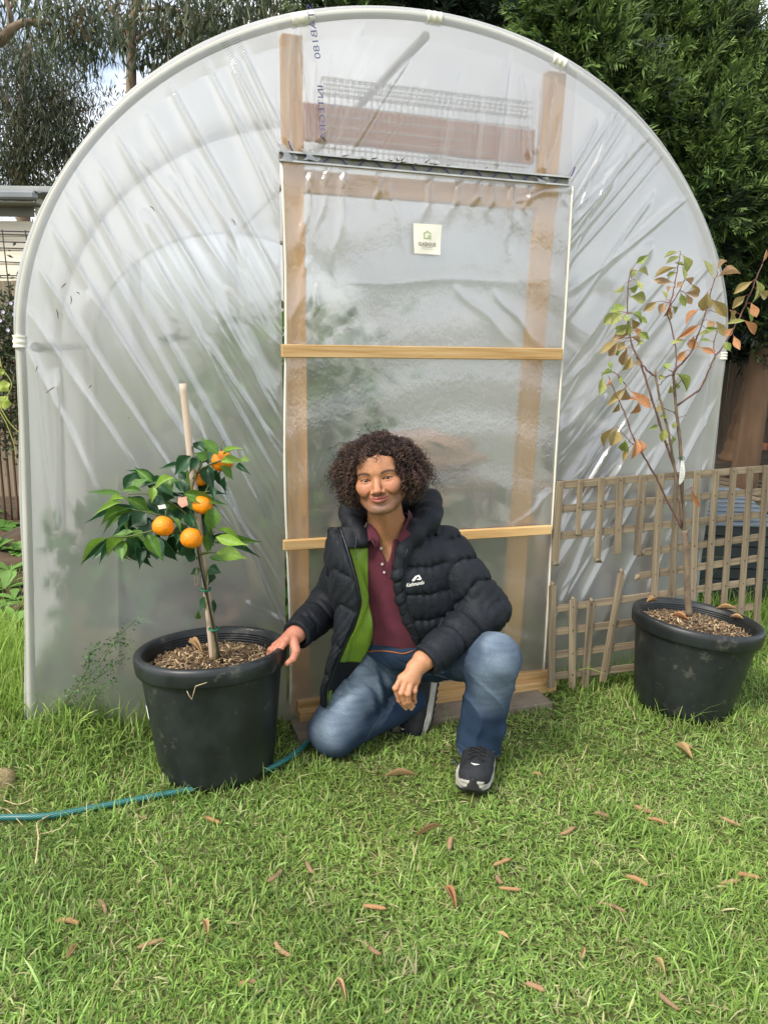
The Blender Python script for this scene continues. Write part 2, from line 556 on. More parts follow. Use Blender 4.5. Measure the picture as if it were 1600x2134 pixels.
# tunnel skin over the hoops
n_o = 40
offs = np.linspace(-0.012, 5.22, n_o)
sk = np.zeros((n_o, len(AR), 3))
cen = np.array([AX, 0.9])
for i, o in enumerate(offs):
    d = AR - cen
    ph = (o % 1.3) / 1.3
    k = 1.0 + 0.0120 - 0.006 * math.sin(math.pi * ph) + 0.003 * np.sin(AR[:, 1] * 9 + o * 4)
    q = cen + d * np.asarray(k)[:, None]
    sk[i] = gp(q[:, 0], q[:, 1], o)
ii = np.arange(n_o - 1)[:, None] * len(AR) + np.arange(len(AR) - 1)[None]
obj('tunnel_skin', sk.reshape(-1, 3), np.stack([ii, ii + 1, ii + 1 + len(AR), ii + len(AR)], -1).reshape(-1, 4), M['skin_film'], green)
# rear end sheet
cx = gp(AX, 0.6, 5.2)
rv = np.vstack([gp(AR[:, 0], AR[:, 1], 5.2), cx])
rf_ = np.stack([np.arange(len(AR) - 1), np.arange(1, len(AR)), np.full(len(AR) - 1, len(AR))], -1)
obj('rear_film', rv, rf_, M['skin_film'], green)

# creases of the front sheet: (photo pixel a, photo pixel b, height, width m, skew)
CR = []
def crease(a, b, amp, w, skew=0.5):
    CR.append((g2(*a), g2(*b), amp, w, skew))
# left panel, running from the hoop down to the door post
crease((245, 285), (585, 880), 0.016, 0.020)
crease((352, 170), (590, 610), 0.015, 0.022)
crease((300, 230), (580, 740), 0.009, 0.030)
crease((425, 120), (592, 470), 0.010, 0.022)
crease((480, 130), (600, 385), 0.014, 0.016)
crease((500, 90), (612, 330), 0.008, 0.014)
crease((200, 330), (575, 990), 0.010, 0.034)
crease((165, 370), (580, 1130), 0.015, 0.022)
crease((110, 475), (560, 1180), 0.013, 0.026)
crease((140, 410), (420, 900), 0.010, 0.030)
crease((85, 560), (420, 1080), 0.014, 0.024)
crease((60, 640), (300, 1010), 0.008, 0.030)
crease((60, 720), (210, 1040), 0.009, 0.026)
crease((330, 560), (585, 1010), 0.012, 0.018)
crease((420, 700), (590, 960), 0.016, 0.016)
crease((400, 860), (560, 1240), 0.012, 0.020)
crease((470, 1010), (600, 1330), 0.013, 0.016)
crease((515, 1255), (600, 1300), 0.014, 0.018)
crease((250, 1000), (245, 1400), 0.008, 0.028)
crease((120, 780), (120, 1100), 0.012, 0.030)
crease((70, 740), (118, 1100), 0.012, 0.022)
# right panel
crease((1470, 560), (1165, 900), 0.016, 0.020)
crease((1420, 420), (1185, 610), 0.010, 0.022)
crease((1345, 290), (1185, 470), 0.014, 0.016)
crease((1300, 330), (1190, 440), 0.009, 0.016)
crease((1240, 260), (1170, 380), 0.010, 0.014)
crease((1440, 650), (1150, 1060), 0.020, 0.030)
crease((1400, 560), (1160, 820), 0.010, 0.030)
crease((1455, 700), (1150, 1190), 0.018, 0.020)
crease((1475, 760), (1180, 1300), 0.018, 0.026)
crease((1480, 850), (1230, 1330), 0.016, 0.024)
crease((1470, 960), (1290, 1350), 0.014, 0.022)
crease((1500, 600), (1300, 860), 0.012, 0.022)
crease((1330, 820), (1150, 1130), 0.020, 0.016)
crease((1290, 960), (1150, 1290), 0.018, 0.020)
crease((1475, 740), (1440, 1150), 0.014, 0.018)
# above the door, fanning from the channel
for a, b, am, w in (((755, 60), (668, 300), 0.014, 0.020), ((770, 90), (690, 315), 0.010, 0.020), ((850, 130), (715, 335), 0.012, 0.018), ((880, 170), (770, 345), 0.007, 0.020),
                    ((960, 150), (912, 350), 0.010, 0.018), ((1000, 190), (990, 360), 0.006, 0.018), ((1060, 120), (1030, 350), 0.012, 0.022),
                    ((1085, 160), (1100, 330), 0.018, 0.010), ((1120, 180), (1115, 320), 0.016, 0.012), ((1150, 170), (1125, 360), 0.020, 0.012), ((1165, 240), (1130, 365), 0.016, 0.010),
                    ((612, 60), (600, 300), 0.022, 0.014), ((625, 60), (640, 310), 0.024, 0.010), ((655, 130), (650, 315), 0.020, 0.012), ((690, 110), (665, 300), 0.012, 0.014), ((615, 190), (632, 320), 0.016, 0.010)):
    crease(a, b, am * 0.62, w * 1.15)

# finer tension lines between the big ones
_g = np.random.default_rng(17)
for _k in range(26):
    _b = np.array([592.0, _g.choice([345, 470, 735, 800, 880, 1010, 1135, 1300])]) + _g.normal(0, (6, 40), 2)
    _d = np.array([-0.50, -0.86]) + _g.normal(0, .09, 2)
    crease(_b, _b + _d * _g.uniform(140, 560), _g.uniform(.003, .009), _g.uniform(.006, .016))
for _k in range(7):
    _t = _g.uniform(.05, .95)
    _a = np.array([70 + 400 * _t ** 1.2, 740 - 600 * _t])
    crease(_a + (30, 50), _a + np.array([.52, .86]) * _g.uniform(320, 620), _g.uniform(.008, .015), _g.uniform(.05, .09))
for _k in range(22):
    _b = np.array([1170.0, _g.choice([400, 520, 740, 860, 960, 1100, 1250])]) + _g.normal(0, (6, 40), 2)
    _d = np.array([0.58, -0.82]) + _g.normal(0, .09, 2)
    crease(_b, _b + _d * _g.uniform(120, 420), _g.uniform(.003, .009), _g.uniform(.006, .016))
for _k in range(6):
    _t = _g.uniform(.05, .95)
    _a = np.array([1470 - 220 * _t ** 1.5, 760 - 500 * _t])
    crease(_a + (-20, 40), _a + np.array([-.56, .83]) * _g.uniform(260, 480), _g.uniform(.008, .015), _g.uniform(.05, .08))

def film_off(x, z):
    x, z = np.asarray(x, float), np.asarray(z, float)
    r = np.zeros_like(x)
    for (a, b, amp, w, sk_) in CR:
        d = b - a
        Ln = math.hypot(*d)
        t = ((x - a[0]) * d[0] + (z - a[1]) * d[1]) / Ln ** 2
        s = ((x - a[0]) * -d[1] + (z - a[1]) * d[0]) / Ln
        s = s + 0.0035 * np.sin(t * 5 + amp * 900)
        wid = w * (0.36 + 0.62 * np.clip(t, 0, 1))
        prof = np.where(s > 0, np.exp(-np.abs(s) / (wid * 0.45)), np.exp(-np.abs(s) / (wid * 1.1)))
        tap = np.clip((t + 0.06) / 0.14, 0, 1) * np.clip((1.06 - t) / 0.14, 0, 1)
        r -= amp * prof * tap * tap * (3 - 2 * tap)
    r += 0.008 * np.sin(3.1 * x + 1.3 * z) * np.sin(2.2 * z + 0.7)
    return r - 0.006

def grid_faces(nr, nc, base=0):
    i = np.arange(nr - 1)[:, None] * nc + np.arange(nc - 1)[None] + base
    return np.stack([i, i + 1, i + 1 + nc, i + nc], -1).reshape(-1, 4)
fv, ff, nb = [], [], 0
def panel(xs, zs):
    global nb
    # the sheet meets the hoop along its outer edge
    edge = np.minimum(np.minimum(xs - x_left(zs), x_right(zs) - xs), (z_top(xs) - zs)) / 0.07
    k = np.clip(edge, 0, 1)
    off = film_off(xs, zs) * (0.15 + 0.85 * k) - 0.015 * (1 - k)
    fv.append(gp(xs, zs, off).reshape(-1, 3))
    ff.append(grid_faces(*xs.shape, nb))
    nb += xs.size
zr = np.linspace(-0.03, 2.352, 420)
panel(x_left(zr)[:, None] + (DX0 - x_left(zr))[:, None] * np.linspace(0, 1, 190)[None], np.repeat(zr[:, None], 190, 1))
zr = np.linspace(-0.03, 2.335, 420)
panel(DX1 + (x_right(zr) - DX1)[:, None] * np.linspace(0, 1, 190)[None], np.repeat(zr[:, None], 190, 1))
xr = np.linspace(DX0, DX1, 200)
obj('front_film', np.vstack(fv), np.vstack(ff), M['film'], green)
fv, ff, nb = [], [], 0
t_ = np.linspace(0, 1, 90)[:, None]
panel(np.repeat(xr[None], 90, 0), (DZ1 - 0.01) * (1 - t_) + z_top(xr)[None] * t_)
M['vent_film'] = film_mat('clearer_vent_film', 0.50, 0.50, 0.26, 0.12, blur_rough=0.40, tint=(0.95, 0.945, 0.93), spec=0.07)
obj('vent_film', np.vstack(fv), np.vstack(ff), M['vent_film'], green)

# clips on the hoop
def clip_at(px, py, ln):
    x, z = g2(px, py)
    i = int(np.argmin((AR[:, 0] - x) ** 2 + (AR[:, 1] - z) ** 2))
    q = spline(AR[max(0, i - 2):i + 3], 60)
    s = np.concatenate([[0], np.cumsum(np.linalg.norm(np.diff(q, axis=0), axis=1))])
    c = s[np.argmin((q[:, 0] - x) ** 2 + (q[:, 1] - z) ** 2)]
    k = (s > c - ln / 2) & (s < c + ln / 2)
    q = q[k]
    rad = 0.0205 + 0.0012 * np.sin(np.linspace(0, 3, len(q)) * 5)
    return tube_obj('hoop_clip', gp(q[:, 0], q[:, 1], -0.002), rad, M['clip'], green, 12)
clip_at(43, 712, 0.040); clip_at(902, 40, 0.052); clip_at(1163, 125, 0.055); clip_at(630, 42, 0.075); clip_at(1500, 742, 0.035)

# timber behind the film
lp = [g2(617, 560, 0.05)[0], g2(1110, 560, 0.05)[0]]
board('door_post', gp(lp[0], -0.02, 0.05), gp(lp[0] - 0.01, z_top(lp[0]) - 0.03, 0.05), 0.068, 0.045, -GN, M['pine_dull'], green)
board('door_post', gp(lp[1] - 0.03, -0.02, 0.05), gp(lp[1] + 0.045, z_top(lp[1]) - 0.03, 0.05), 0.075, 0.045, -GN, M['pine_dull'], green)
hd = [g2(588, 262, 0.12), g2(1110, 292, 0.12)]
zc = 0.5 * (hd[0][1] + hd[1][1])
board('header_board', gp(hd[0][0], zc, 0.12), gp(hd[1][0], zc - 0.01, 0.12), 0.115, 0.03, -GN, M['red_board'], green)
board('lintel', gp(DX0 + 0.02, DZ1 - 0.05, 0.055), gp(DX1 - 0.02, DZ1 - 0.05, 0.055), 0.07, 0.035, -GN, M['pine_dull'], green)
# vent mesh in front of the header
mb = MB()
x0, x1 = g2(672, 300, 0.08)[0], g2(1100, 300, 0.08)[0]
z0, z1 = zc - 0.12, zc + 0.075
for x in np.arange(x0, x1, 0.0215):
    add_tube(mb, gp(np.array([x, x, x]), np.array([z0, zc, z1]), np.array([.08, .08, .08])), 0.0016, 4)
for z in np.arange(z0, z1, 0.034):
    add_tube(mb, gp(np.array([x0, (x0 + x1) / 2, x1]), np.array([z, z - 0.003, z - 0.004]), np.array([.077] * 3)), 0.0022, 4)
mb.build('vent_mesh', M['galv'], green, col=False)
mb = MB()
for x in np.arange(x0, x1, 0.0215):
    a = np.linspace(0, 2 * np.pi, 11)
    add_tube(mb, gp(x + 0 * a, z1 + 0.03 + 0.028 * np.sin(a), 0.08 + 0.022 * np.cos(a)), 0.0018, 4)
for a in np.linspace(0, 2 * np.pi, 7)[:-1]:
    add_tube(mb, gp(np.array([x0, x1]), z1 + 0.03 + 0.028 * math.sin(a), 0.08 + 0.022 * math.cos(a)), 0.0022, 4)
mb.build('mesh_roll', M['galv'], green, col=False)

# ------------------------------------------------------------------ the door
door = empty('door', gp((DX0 + DX1) / 2, 0, -0.03))
door.parent = green
door.matrix_parent_inverse = green.matrix_basis.inverted()
DO = -0.034
nr, nc = 260, 150
zz = np.linspace(0.005, DZ1 - 0.004, nr)[:, None] + np.zeros((1, nc))
xx = np.linspace(0, 1, nc)[None] * (DX1 - DX0) + DX0 + np.zeros((nr, 1))
xx = xx + 0.006 * np.sin(zz * 5) * np.where(xx < 0.6, 1, 0.3) - 0.02 * np.clip((0.12 - zz) / 0.12, 0, 1) * (xx < 0.53)
DC = []
def dcrease(a, b, amp, w):
    DC.append((g2(*a), g2(*b), amp, w))
for a, b, am, w in (((645, 365), (620, 520), 0.020, 0.016), ((680, 355), (650, 500), 0.018, 0.016), ((712, 365), (690, 560), 0.022, 0.022), ((785, 365), (775, 430), 0.014, 0.012), ((800, 375), (838, 520), 0.008, 0.020),
                    ((893, 375), (870, 470), 0.014, 0.016), ((955, 380), (925, 460), 0.012, 0.014), ((1000, 380), (970, 440), 0.010, 0.012), ((1022, 385), (1008, 450), 0.012, 0.010), ((1058, 388), (1050, 520), 0.016, 0.020),
                    ((1098, 392), (1085, 440), 0.012, 0.008), ((1060, 420), (1180, 395), 0.008, 0.014), ((1165, 410), (1178, 460), 0.008, 0.012), ((640, 540), (600, 690), 0.010, 0.016), ((940, 600), (1060, 715), 0.009, 0.022),
                    ((1020, 610), (1110, 715), 0.008, 0.018), ((660, 590), (640, 690), 0.009, 0.020), ((730, 590), (1100, 585), 0.004, 0.018), ((1140, 1020), (1060, 1100), 0.008, 0.02), ((600, 900), (640, 1090), 0.007, 0.02)):
    dcrease(a, b, am, w)
off = np.full(xx.shape, DO)
for (a, b, amp, w) in DC:
    d = b - a; Ln = math.hypot(*d)
    t = ((xx - a[0]) * d[0] + (zz - a[1]) * d[1]) / Ln ** 2
    s = ((xx - a[0]) * -d[1] + (zz - a[1]) * d[0]) / Ln + 0.006 * np.sin(t * 9)
    tap = np.clip((t + 0.05) / 0.12, 0, 1) * np.clip((1.25 - t) / 0.7, 0, 1)
    off -= 1.25 * amp * np.exp(-np.abs(s) / (w * (0.3 + 0.7 * np.clip(t, 0, 1)))) * tap
off += 0.004 * np.sin(5 * xx + 2) * np.sin(4 * zz) + 0.0022 * np.sin(31 * zz + 3 * np.sin(4 * xx))
off += 0.004 * np.sin(70 * zz + 4 * np.sin(9 * xx)) * np.clip((0.40 - zz) / 0.3, 0, 1) * 0.6
obj('door_sheet', gp(xx, zz, off).reshape(-1, 3), grid_faces(nr, nc), M['door_film'], door)
# hemmed edges
for xe in (DX0 + 0.004, DX1 - 0.004):
    q = np.linspace(0.06, DZ1 - 0.01, 30)
    tube_obj('hem', gp(xe + 0.006 * np.sin(q * 5) * (1 if xe < 1 else 0.3), q, DO - 0.004), 0.0045, M['clip'], door, 6)
# rails nailed in front of the sheet
def rail(a, b, wd, th=0.022):
    (xa, za), (xb, zb) = g2(*a, DO), g2(*b, DO)
    return board('rail', gp(xa, za, DO - 0.022), gp(xb, zb, DO - 0.022), wd, th, -GN, M['pine'], door)
r1 = rail((584, 731), (1163, 738), 0.043)
r2 = rail((588, 1133), (1141, 1101), 0.036)
r3 = board('bottom_rail', gp(DX0 + 0.03, 0.030, DO - 0.035), gp(DX1 + 0.03, 0.024, DO - 0.035), 0.055, 0.045, -GN, M['pine'], door)
board('bottom_rail', gp(DX0 + 0.03, 0.060, DO - 0.005), gp(DX1 + 0.02, 0.055, DO - 0.005), 0.05, 0.03, -GN, M['pine'], door)
# locking channel and wiggle wire
ch = (g2(581, 336, DO), g2(1183, 386, DO))
zc2 = DZ1 + 0.004
for k, dz in enumerate((0.0135, -0.0135)):
    board('channel_lip', gp(ch[0][0], zc2 + dz, DO - 0.010), gp(ch[1][0], zc2 + dz, DO - 0.010), 0.007, 0.014, -GN, M['alu'], door, bev=0.001)
M['channel_dark'] = mk('channel_dirt', rgb('77746a'), rgb('98958a'), scale=30, rough=0.7)
board('channel_base', gp(ch[0][0], zc2, DO), gp(ch[1][0], zc2, DO), 0.030, 0.006, -GN, M['channel_dark'], door, bev=0.001)
q = np.linspace(0, 1, 140)
wx = ch[0][0] + 0.05 + q * (ch[1][0] - ch[0][0] - 0.06)
wz = zc2 + 0.011 * np.clip(1.6 * np.sin(q * 2 * np.pi * 8.2 + 1.0), -1, 1)
wp = gp(wx, wz, DO - 0.011)
wp = np.vstack([gp(np.array([ch[0][0] + 0.030, ch[0][0] + 0.036]), np.array([zc2 + 0.045, zc2 + 0.025]), DO - 0.016), wp, gp(np.array([ch[1][0] + 0.004, ch[1][0] + 0.016]), np.array([zc2 + 0.02, zc2 + 0.05]), DO - 0.014)])
tube_obj('wiggle_wire', wp, 0.0022, M['blue_wire'], door, 6)
# debris caught in the channel
M['litter'] = mk('leaf_litter', rgb('4a3c30'), rgb('6d5a48'), rough=0.9)
mb = MB()
for k in range(34):
    x = rng.choice([0.72, 0.80, 0.90, 1.0, 1.05, 1.2]) + rng.normal(0, 0.03)
    p = gp(x, zc2 + 0.008, DO - 0.012)
    e = p + GT * rng.normal(0.02, 0.02) + ZU * abs(rng.normal(0.010, 0.008)) - GN * rng.uniform(0, 0.01)
    add_tube(mb, np.array([p, (p + e) / 2 + ZU * 0.002, e]), [0.0012, 0.0024, 0.0003], 4)
lit = mb.build('trapped_leaf_litter', M['litter'], door, col=False)
lit['kind'] = 'stuff'
# torn film scraps tucked into the channel
for (px, py, dx, dz) in ((600, 318, 0.05, 0.05), (648, 322, 0.05, 0.035), (1130, 375, 0.06, 0.02)):
    x, z = g2(px, py, DO - 0.02)
    a = np.linspace(0, 1, 7)
    P = gp(x + dx * (a[None] - .5) + 0.01 * np.sin(a[:, None] * 5), z + dz * (a[:, None] - .5), DO - 0.018 - 0.012 * np.sin(a[None] * 4 + a[:, None] * 3))
    obj('film_scrap', P.reshape(-1, 3), grid_faces(7, 7), M['film'], door)

# lettering helper -----------------------------------------------------
def text_geo(body, size=1.0, bold=False):
    c = bpy.data.curves.new('t', 'FONT')
    c.body = body
    c.size = size
    c.resolution_u = 3
    if bold: c.offset = 0.012 * size
    c.align_x = 'CENTER'
    o = bpy.data.objects.new('t', c)
    COL.objects.link(o)
    dg = bpy.context.evaluated_depsgraph_get()
    dg.update()
    me = bpy.data.meshes.new_from_object(o.evaluated_get(dg))
    me.calc_loop_triangles()
    v = np.array([x.co[:] for x in me.vertices]).reshape(-1, 3)
    f = np.array([t.vertices[:] for t in me.loop_triangles]).reshape(-1, 3)
    bpy.data.objects.remove(o); bpy.data.curves.remove(c); bpy.data.meshes.remove(me)
    return v[:, :2], f

# sticker on the door
M['paper'] = mk('label_paper', rgb('e6e0cc'), rgb('efeadb'), scale=14, rough=0.7)
M['ink_green'] = mk('ink_green', rgb('a9b886'), rough=0.7)
M['ink_dark'] = mk('ink_dark', rgb('3a3630'), rough=0.7)
M['ink_grey'] = mk('ink_grey', rgb('9a988c'), rough=0.7)
c4 = [g2(858, 466, DO), g2(917, 470, DO), g2(914, 532, DO), g2(860, 529, DO)]
def stk(u, v, lift=0.0):
    """u 0..1 left-right, v 0..1 bottom-top on the sticker"""
    u, v = np.asarray(u, float), np.asarray(v, float)
    q = (c4[3][None] * ((1 - u) * (1 - v))[:, None] + c4[2][None] * (u * (1 - v))[:, None] + c4[1][None] * (u * v)[:, None] + c4[0][None] * ((1 - u) * v)[:, None])
    return gp(q[:, 0], q[:, 1], DO - 0.014 - lift - 0.0022 * np.sin(u * 5) * np.sin(v * 4))
a = np.linspace(0, 1, 9)
uu, vv = np.meshgrid(a, a)
sv, sf, sm = [stk(uu.ravel(), vv.ravel())], [grid_faces(9, 9)], [np.zeros(64, int)]
nb_ = 81
def ink(v2, f, m):
    global nb_
    sv.append(stk(v2[:, 0], v2[:, 1], 0.0012)); sf.append(np.hstack([f, f[:, 2:3]])[:, :3] + nb_); sm.append(np.full(len(f), m)); nb_ += len(v2)
def stroke(pts, w, m, asp=1.0):
    for (x0_, y0_), (x1_, y1_) in zip(pts[:-1], pts[1:]):
        d = nrm(V(x1_ - x0_, y1_ - y0_)); nn = V(-d[1], d[0]) * w / 2
        a_, b_ = V(x0_, y0_) - d * w / 2, V(x1_, y1_) + d * w / 2
        ink(np.array([a_ - nn, b_ - nn, b_ + nn, a_ + nn]), np.array([[0, 1, 2], [0, 2, 3]]), m)
stroke([(0.60, 0.69), (0.49, 0.765), (0.37, 0.69), (0.37, 0.53), (0.60, 0.53), (0.60, 0.61), (0.52, 0.61)], 0.042, 1)
for body, cy, h, w, m in (('GLASSHOUSE', 0.33, 0.125, 0.66, 2), ('COMPANY', 0.235, 0.05, 0.42, 3), ('www.glasshouse.com', 0.165, 0.032, 0.44, 3)):
    v2, f = text_geo(body)
    v2 = v2 - (v2.min(0) + v2.max(0)) / 2
    v2 = v2 / (v2.max(0) - v2.min(0)) * np.array([w, h]) + np.array([0.49, cy])
    ink(v2, f, m)
sfa = [sf[0], np.vstack(sf[1:])]
obj('sticker', np.vstack(sv), sfa, None, door, mats=[M['paper'], M['ink_green'], M['ink_dark'], M['ink_grey']], fmat=np.concatenate(sm), smooth=False)

# maker's print on the film, read from behind
M['ink_blue'] = mk('ink_blue', rgb('4a4f78'), rough=0.6)
pv, pf, nb_ = [], [], 0
for body, a, b, hgt in (('STAB180', (640, 18), (658, 130), 0.020), ('INTEGRA', (662, 185), (668, 300), 0.018)):
    v2, f = text_geo(body)
    v2 = v2 - v2.min(0)
    v2 = v2 / v2.max(0)
    A, B = g2(*a), g2(*b)
    d = B - A
    pr = nrm(V(-d[1], d[0]))
    q = A + v2[:, :1] * d + (v2[:, 1:] - 0.5) * hgt * -pr
    q = np.stack([q[:, 0] + 0.0, q[:, 1]], -1)
    fp_ = obj('film_print', gp(q[:, 0], q[:, 1], film_off(q[:, 0], q[:, 1]) - 0.030), f, M['ink_blue'], green, smooth=False)
    fp_['kind'] = 'stuff'

# needles and bits stuck on the film
M['needle'] = mk('dead_needle', rgb('5a3a2a'), rgb('6e4a36'), rough=0.9)
mb = MB()
for px, py, dx, dy in ((130, 600, 9, -9), (149, 617, 0, 18), (160, 609, 7, 6), (119, 645, 4, 20), (80, 762, -3, 12), (98, 818, 18, -13), (186, 808, 6, -6), (312, 432, 10, 10), (481, 457, 9, 14), (268, 870, 2, 1)):
    A, B = g2(px, py), g2(px + dx, py + dy)
    q = np.array([A, (A + B) / 2 + 0.002, B])
    add_tube(mb, gp(q[:, 0], q[:, 1], film_off(q[:, 0], q[:, 1]) - 0.006), [0.0008, 0.0016, 0.0006], 4)
mb.build('stuck_needles', M['needle'], green, col=False)['kind'] = 'stuff'

# ------------------------------------------------------------------ pots
def pot_mat():
    m, N, L, P, O = new_mat('pot_plastic')
    tc = N.new('ShaderNodeTexCoord')
    n1 = N.new('ShaderNodeTexNoise'); n1.inputs['Scale'].default_value = 5; n1.inputs['Detail'].default_value = 8; n1.inputs['Roughness'].default_value = 0.65
    mp = N.new('ShaderNodeMapping'); mp.inputs['Scale'].default_value = (1, 1, 0.7)
    L.new(tc.outputs['Object'], mp.inputs['Vector']); L.new(mp.outputs['Vector'], n1.inputs['Vector'])
    rp = N.new('ShaderNodeValToRGB'); e = rp.color_ramp.elements
    e[0].position, e[0].color = 0.40, (0.0065, 0.0085, 0.009, 1)
    e[1].position, e[1].color = 0.72, (0.022, 0.027, 0.027, 1)
    L.new(n1.outputs['Fac'], rp.inputs['Fac'])
    # dried splashes of mud
    n2 = N.new('ShaderNodeTexNoise'); n2.inputs['Scale'].default_value = 13; n2.inputs['Detail'].default_value = 8; n2.inputs['Roughness'].default_value = 0.74
    L.new(tc.outputs['Object'], n2.inputs['Vector'])
    r2 = N.new('ShaderNodeValToRGB')
    r2.color_ramp.elements[0].position, r2.color_ramp.elements[0].color = 0.575, (0, 0, 0, 1)
    r2.color_ramp.elements[1].position, r2.color_ramp.elements[1].color = 0.80, (0.7, 0.7, 0.7, 1)
    L.new(n2.outputs['Fac'], r2.inputs['Fac'])
    mx = N.new('ShaderNodeMixRGB'); mx.inputs['Color2'].default_value = (0.21, 0.19, 0.15, 1)
    L.new(r2.outputs['Color'], mx.inputs['Fac']); L.new(rp.outputs['Color'], mx.inputs['Color1'])
    L.new(mx.outputs['Color'], P.inputs['Base Color'])
    mr = N.new('ShaderNodeMapRange'); mr.inputs['To Min'].default_value, mr.inputs['To Max'].default_value = 0.26, 0.60
    L.new(n1.outputs['Fac'], mr.inputs['Value']); L.new(mr.outputs['Result'], P.inputs['Roughness'])
    return m
M['pot'] = pot_mat()
M['white'] = mk('white_tag', rgb('dcdad2'), rgb('e8e6de'), scale=20, rough=0.55)
M['mulch'] = mk('straw_mulch', (1, 1, 1), (0.8, 0.8, 0.8), scale=30, rough=0.9, attr=True)
M['compost'] = mk('compost', rgb('33271b'), rgb('4d3b29'), scale=20, rough=0.95, bump=0.8, bscale=90)

def rot(ax, ay):
    cx_, sx_, cy_, sy_ = math.cos(ax), math.sin(ax), math.cos(ay), math.sin(ay)
    Rx = np.array([[1, 0, 0], [0, cx_, -sx_], [0, sx_, cx_]])
    Ry = np.array([[cy_, 0, sy_], [0, 1, 0], [-sy_, 0, cy_]])
    return Ry @ Rx

def make_pot(base, r0, r1, h, ax, ay, label, ring_seed):
    e = empty('plant_pot', base)
    tag(e, label, 'plant pot', 'large black plastic nursery pots')
    Rm = rot(ax, ay)
    def W(v): return np.asarray(v) @ Rm.T + np.asarray(base)
    band = 0.058
    prof = [(0.02, 0.012), (r0 - 0.012, 0.006), (r0 - 0.002, 0.012), (r0, 0.03)]
    prof += [(r0 + (r1 - 0.016 - r0) * t, 0.03 + (h - band - 0.03) * t) for t in np.linspace(0.08, 1, 9)]
    v, f = lathe(prof, 72)
    obj('pot_wall', W(v), f, M['pot'], e)
    rim = [(r1 - 0.018, h - band), (r1 - 0.002, h - band - 0.002), (r1, h - band + 0.004), (r1 + 0.003, h - 0.024), (r1 + 0.002, h - 0.010), (r1 - 0.004, h - 0.002), (r1 - 0.012, h), (r1 - 0.021, h - 0.004), (r1 - 0.026, h - 0.014)]
    z = h - 0.018
    for k in range(9):                                  # moulded rings inside
        rim += [(r1 - 0.027 - 0.001 * k, z), (r1 - 0.0305 - 0.001 * k, z - 0.003), (r1 - 0.0275 - 0.001 * k, z - 0.006)]
        z -= 0.0085
    rim += [(r1 - 0.042, h - 0.15), (r1 - 0.05, h - 0.2)]
    v, f = lathe(rim, 72)
    obj('rim', W(v), f, M['pot'], e)
    return e, W

POT_L = V(-0.540, 2.325, 0.0)
potl, WL = make_pot(POT_L, 0.187, 0.2415, 0.418, R_(-4.5), R_(-2.2), 'big black plastic pot the man grips, holding the citrus tree', 1)
POT_R = V(1.186, 2.835, 0.0)
potr, WR = make_pot(POT_R, 0.184, 0.2410, 0.372, R_(-1.5), R_(6.0), 'big black plastic pot standing before the wooden lattice', 2)
# white sticker on the left pot
a = np.linspace(-0.10, 0.10, 4)
zz_ = np.array([0.215, 0.26])
sv_ = []
for z in zz_:
    rr_ = 0.187 + (0.2255 - 0.187) * ((z - 0.03) / 0.32) + 0.002
    for t in a: sv_.append([rr_ * math.cos(R_(208) + t * 0.55), rr_ * math.sin(R_(208) + t * 0.55), z])
obj('price_sticker', WL(np.array(sv_)), grid_faces(2, 4), M['white'], potl, smooth=False)

def make_mulch(W, r, z, n, label, seed, dome=0.02, off=(0, 0)):
    g = np.random.default_rng(seed)
    mb = MB()
    rr, aa = np.meshgrid(np.linspace(0, r, 9), np.linspace(0, 2 * np.pi, 33)[:-1], indexing='ij')
    zz2 = z - 0.008 + dome * (1 - (rr / r) ** 2) + 0.004 * np.sin(aa * 5 + rr * 40)
    v = np.stack([rr * np.cos(aa), rr * np.sin(aa), zz2], -1).reshape(-1, 3)
    i = np.arange(8)[:, None] * 32; j = np.arange(32)[None]; k = (j + 1) % 32
    mb.add(W(v), np.stack([i + j, i + k, i + 32 + k, i + 32 + j], -1).reshape(-1, 4), (0.10, 0.07, 0.045))
    pal = np.array([rgb('b39a74'), rgb('8a6f50'), rgb('6a5238'), rgb('cbb48e'), rgb('5a4430'), rgb('94795a')])
    for k in range(n):
        rad = r * math.sqrt(g.uniform(0, 1)); th = g.uniform(0, 2 * math.pi)
        c = np.array([rad * math.cos(th), rad * math.sin(th), z + dome * (1 - (rad / r) ** 2) + g.uniform(-0.004, 0.010)])
        L_ = g.uniform(0.010, 0.034); w_ = g.uniform(0.0010, 0.0030)
        d = nrm(np.append(g.normal(0, 1, 2), g.normal(0, 0.28)))
        s = nrm(np.cross(d, [0, 0, 1])) * w_
        b = np.array([0, 0, g.uniform(-.003, .004)])
        mb.add(W(np.array([c - d * L_ / 2 - s, c - d * L_ / 2 + s, c + b + s * 1.1, c + b - s * 1.1, c + d * L_ / 2 + s * .7, c + d * L_ / 2 - s * .7])), [[0, 1, 2, 3], [3, 2, 4, 5]], pal[g.integers(len(pal))] * g.uniform(0.7, 1.25))
    o = mb.build('mulch', M['mulch'], smooth=False)
    tag(o, label, 'mulch', kind='stuff')
    return o
make_mulch(WL, 0.209, 0.358, 1900, 'straw mulch filling the pot of the citrus tree', 3, 0.022)
make_mulch(WR, 0.206, 0.318, 1900, 'straw and bark mulch filling the pot before the lattice', 4, 0.020)

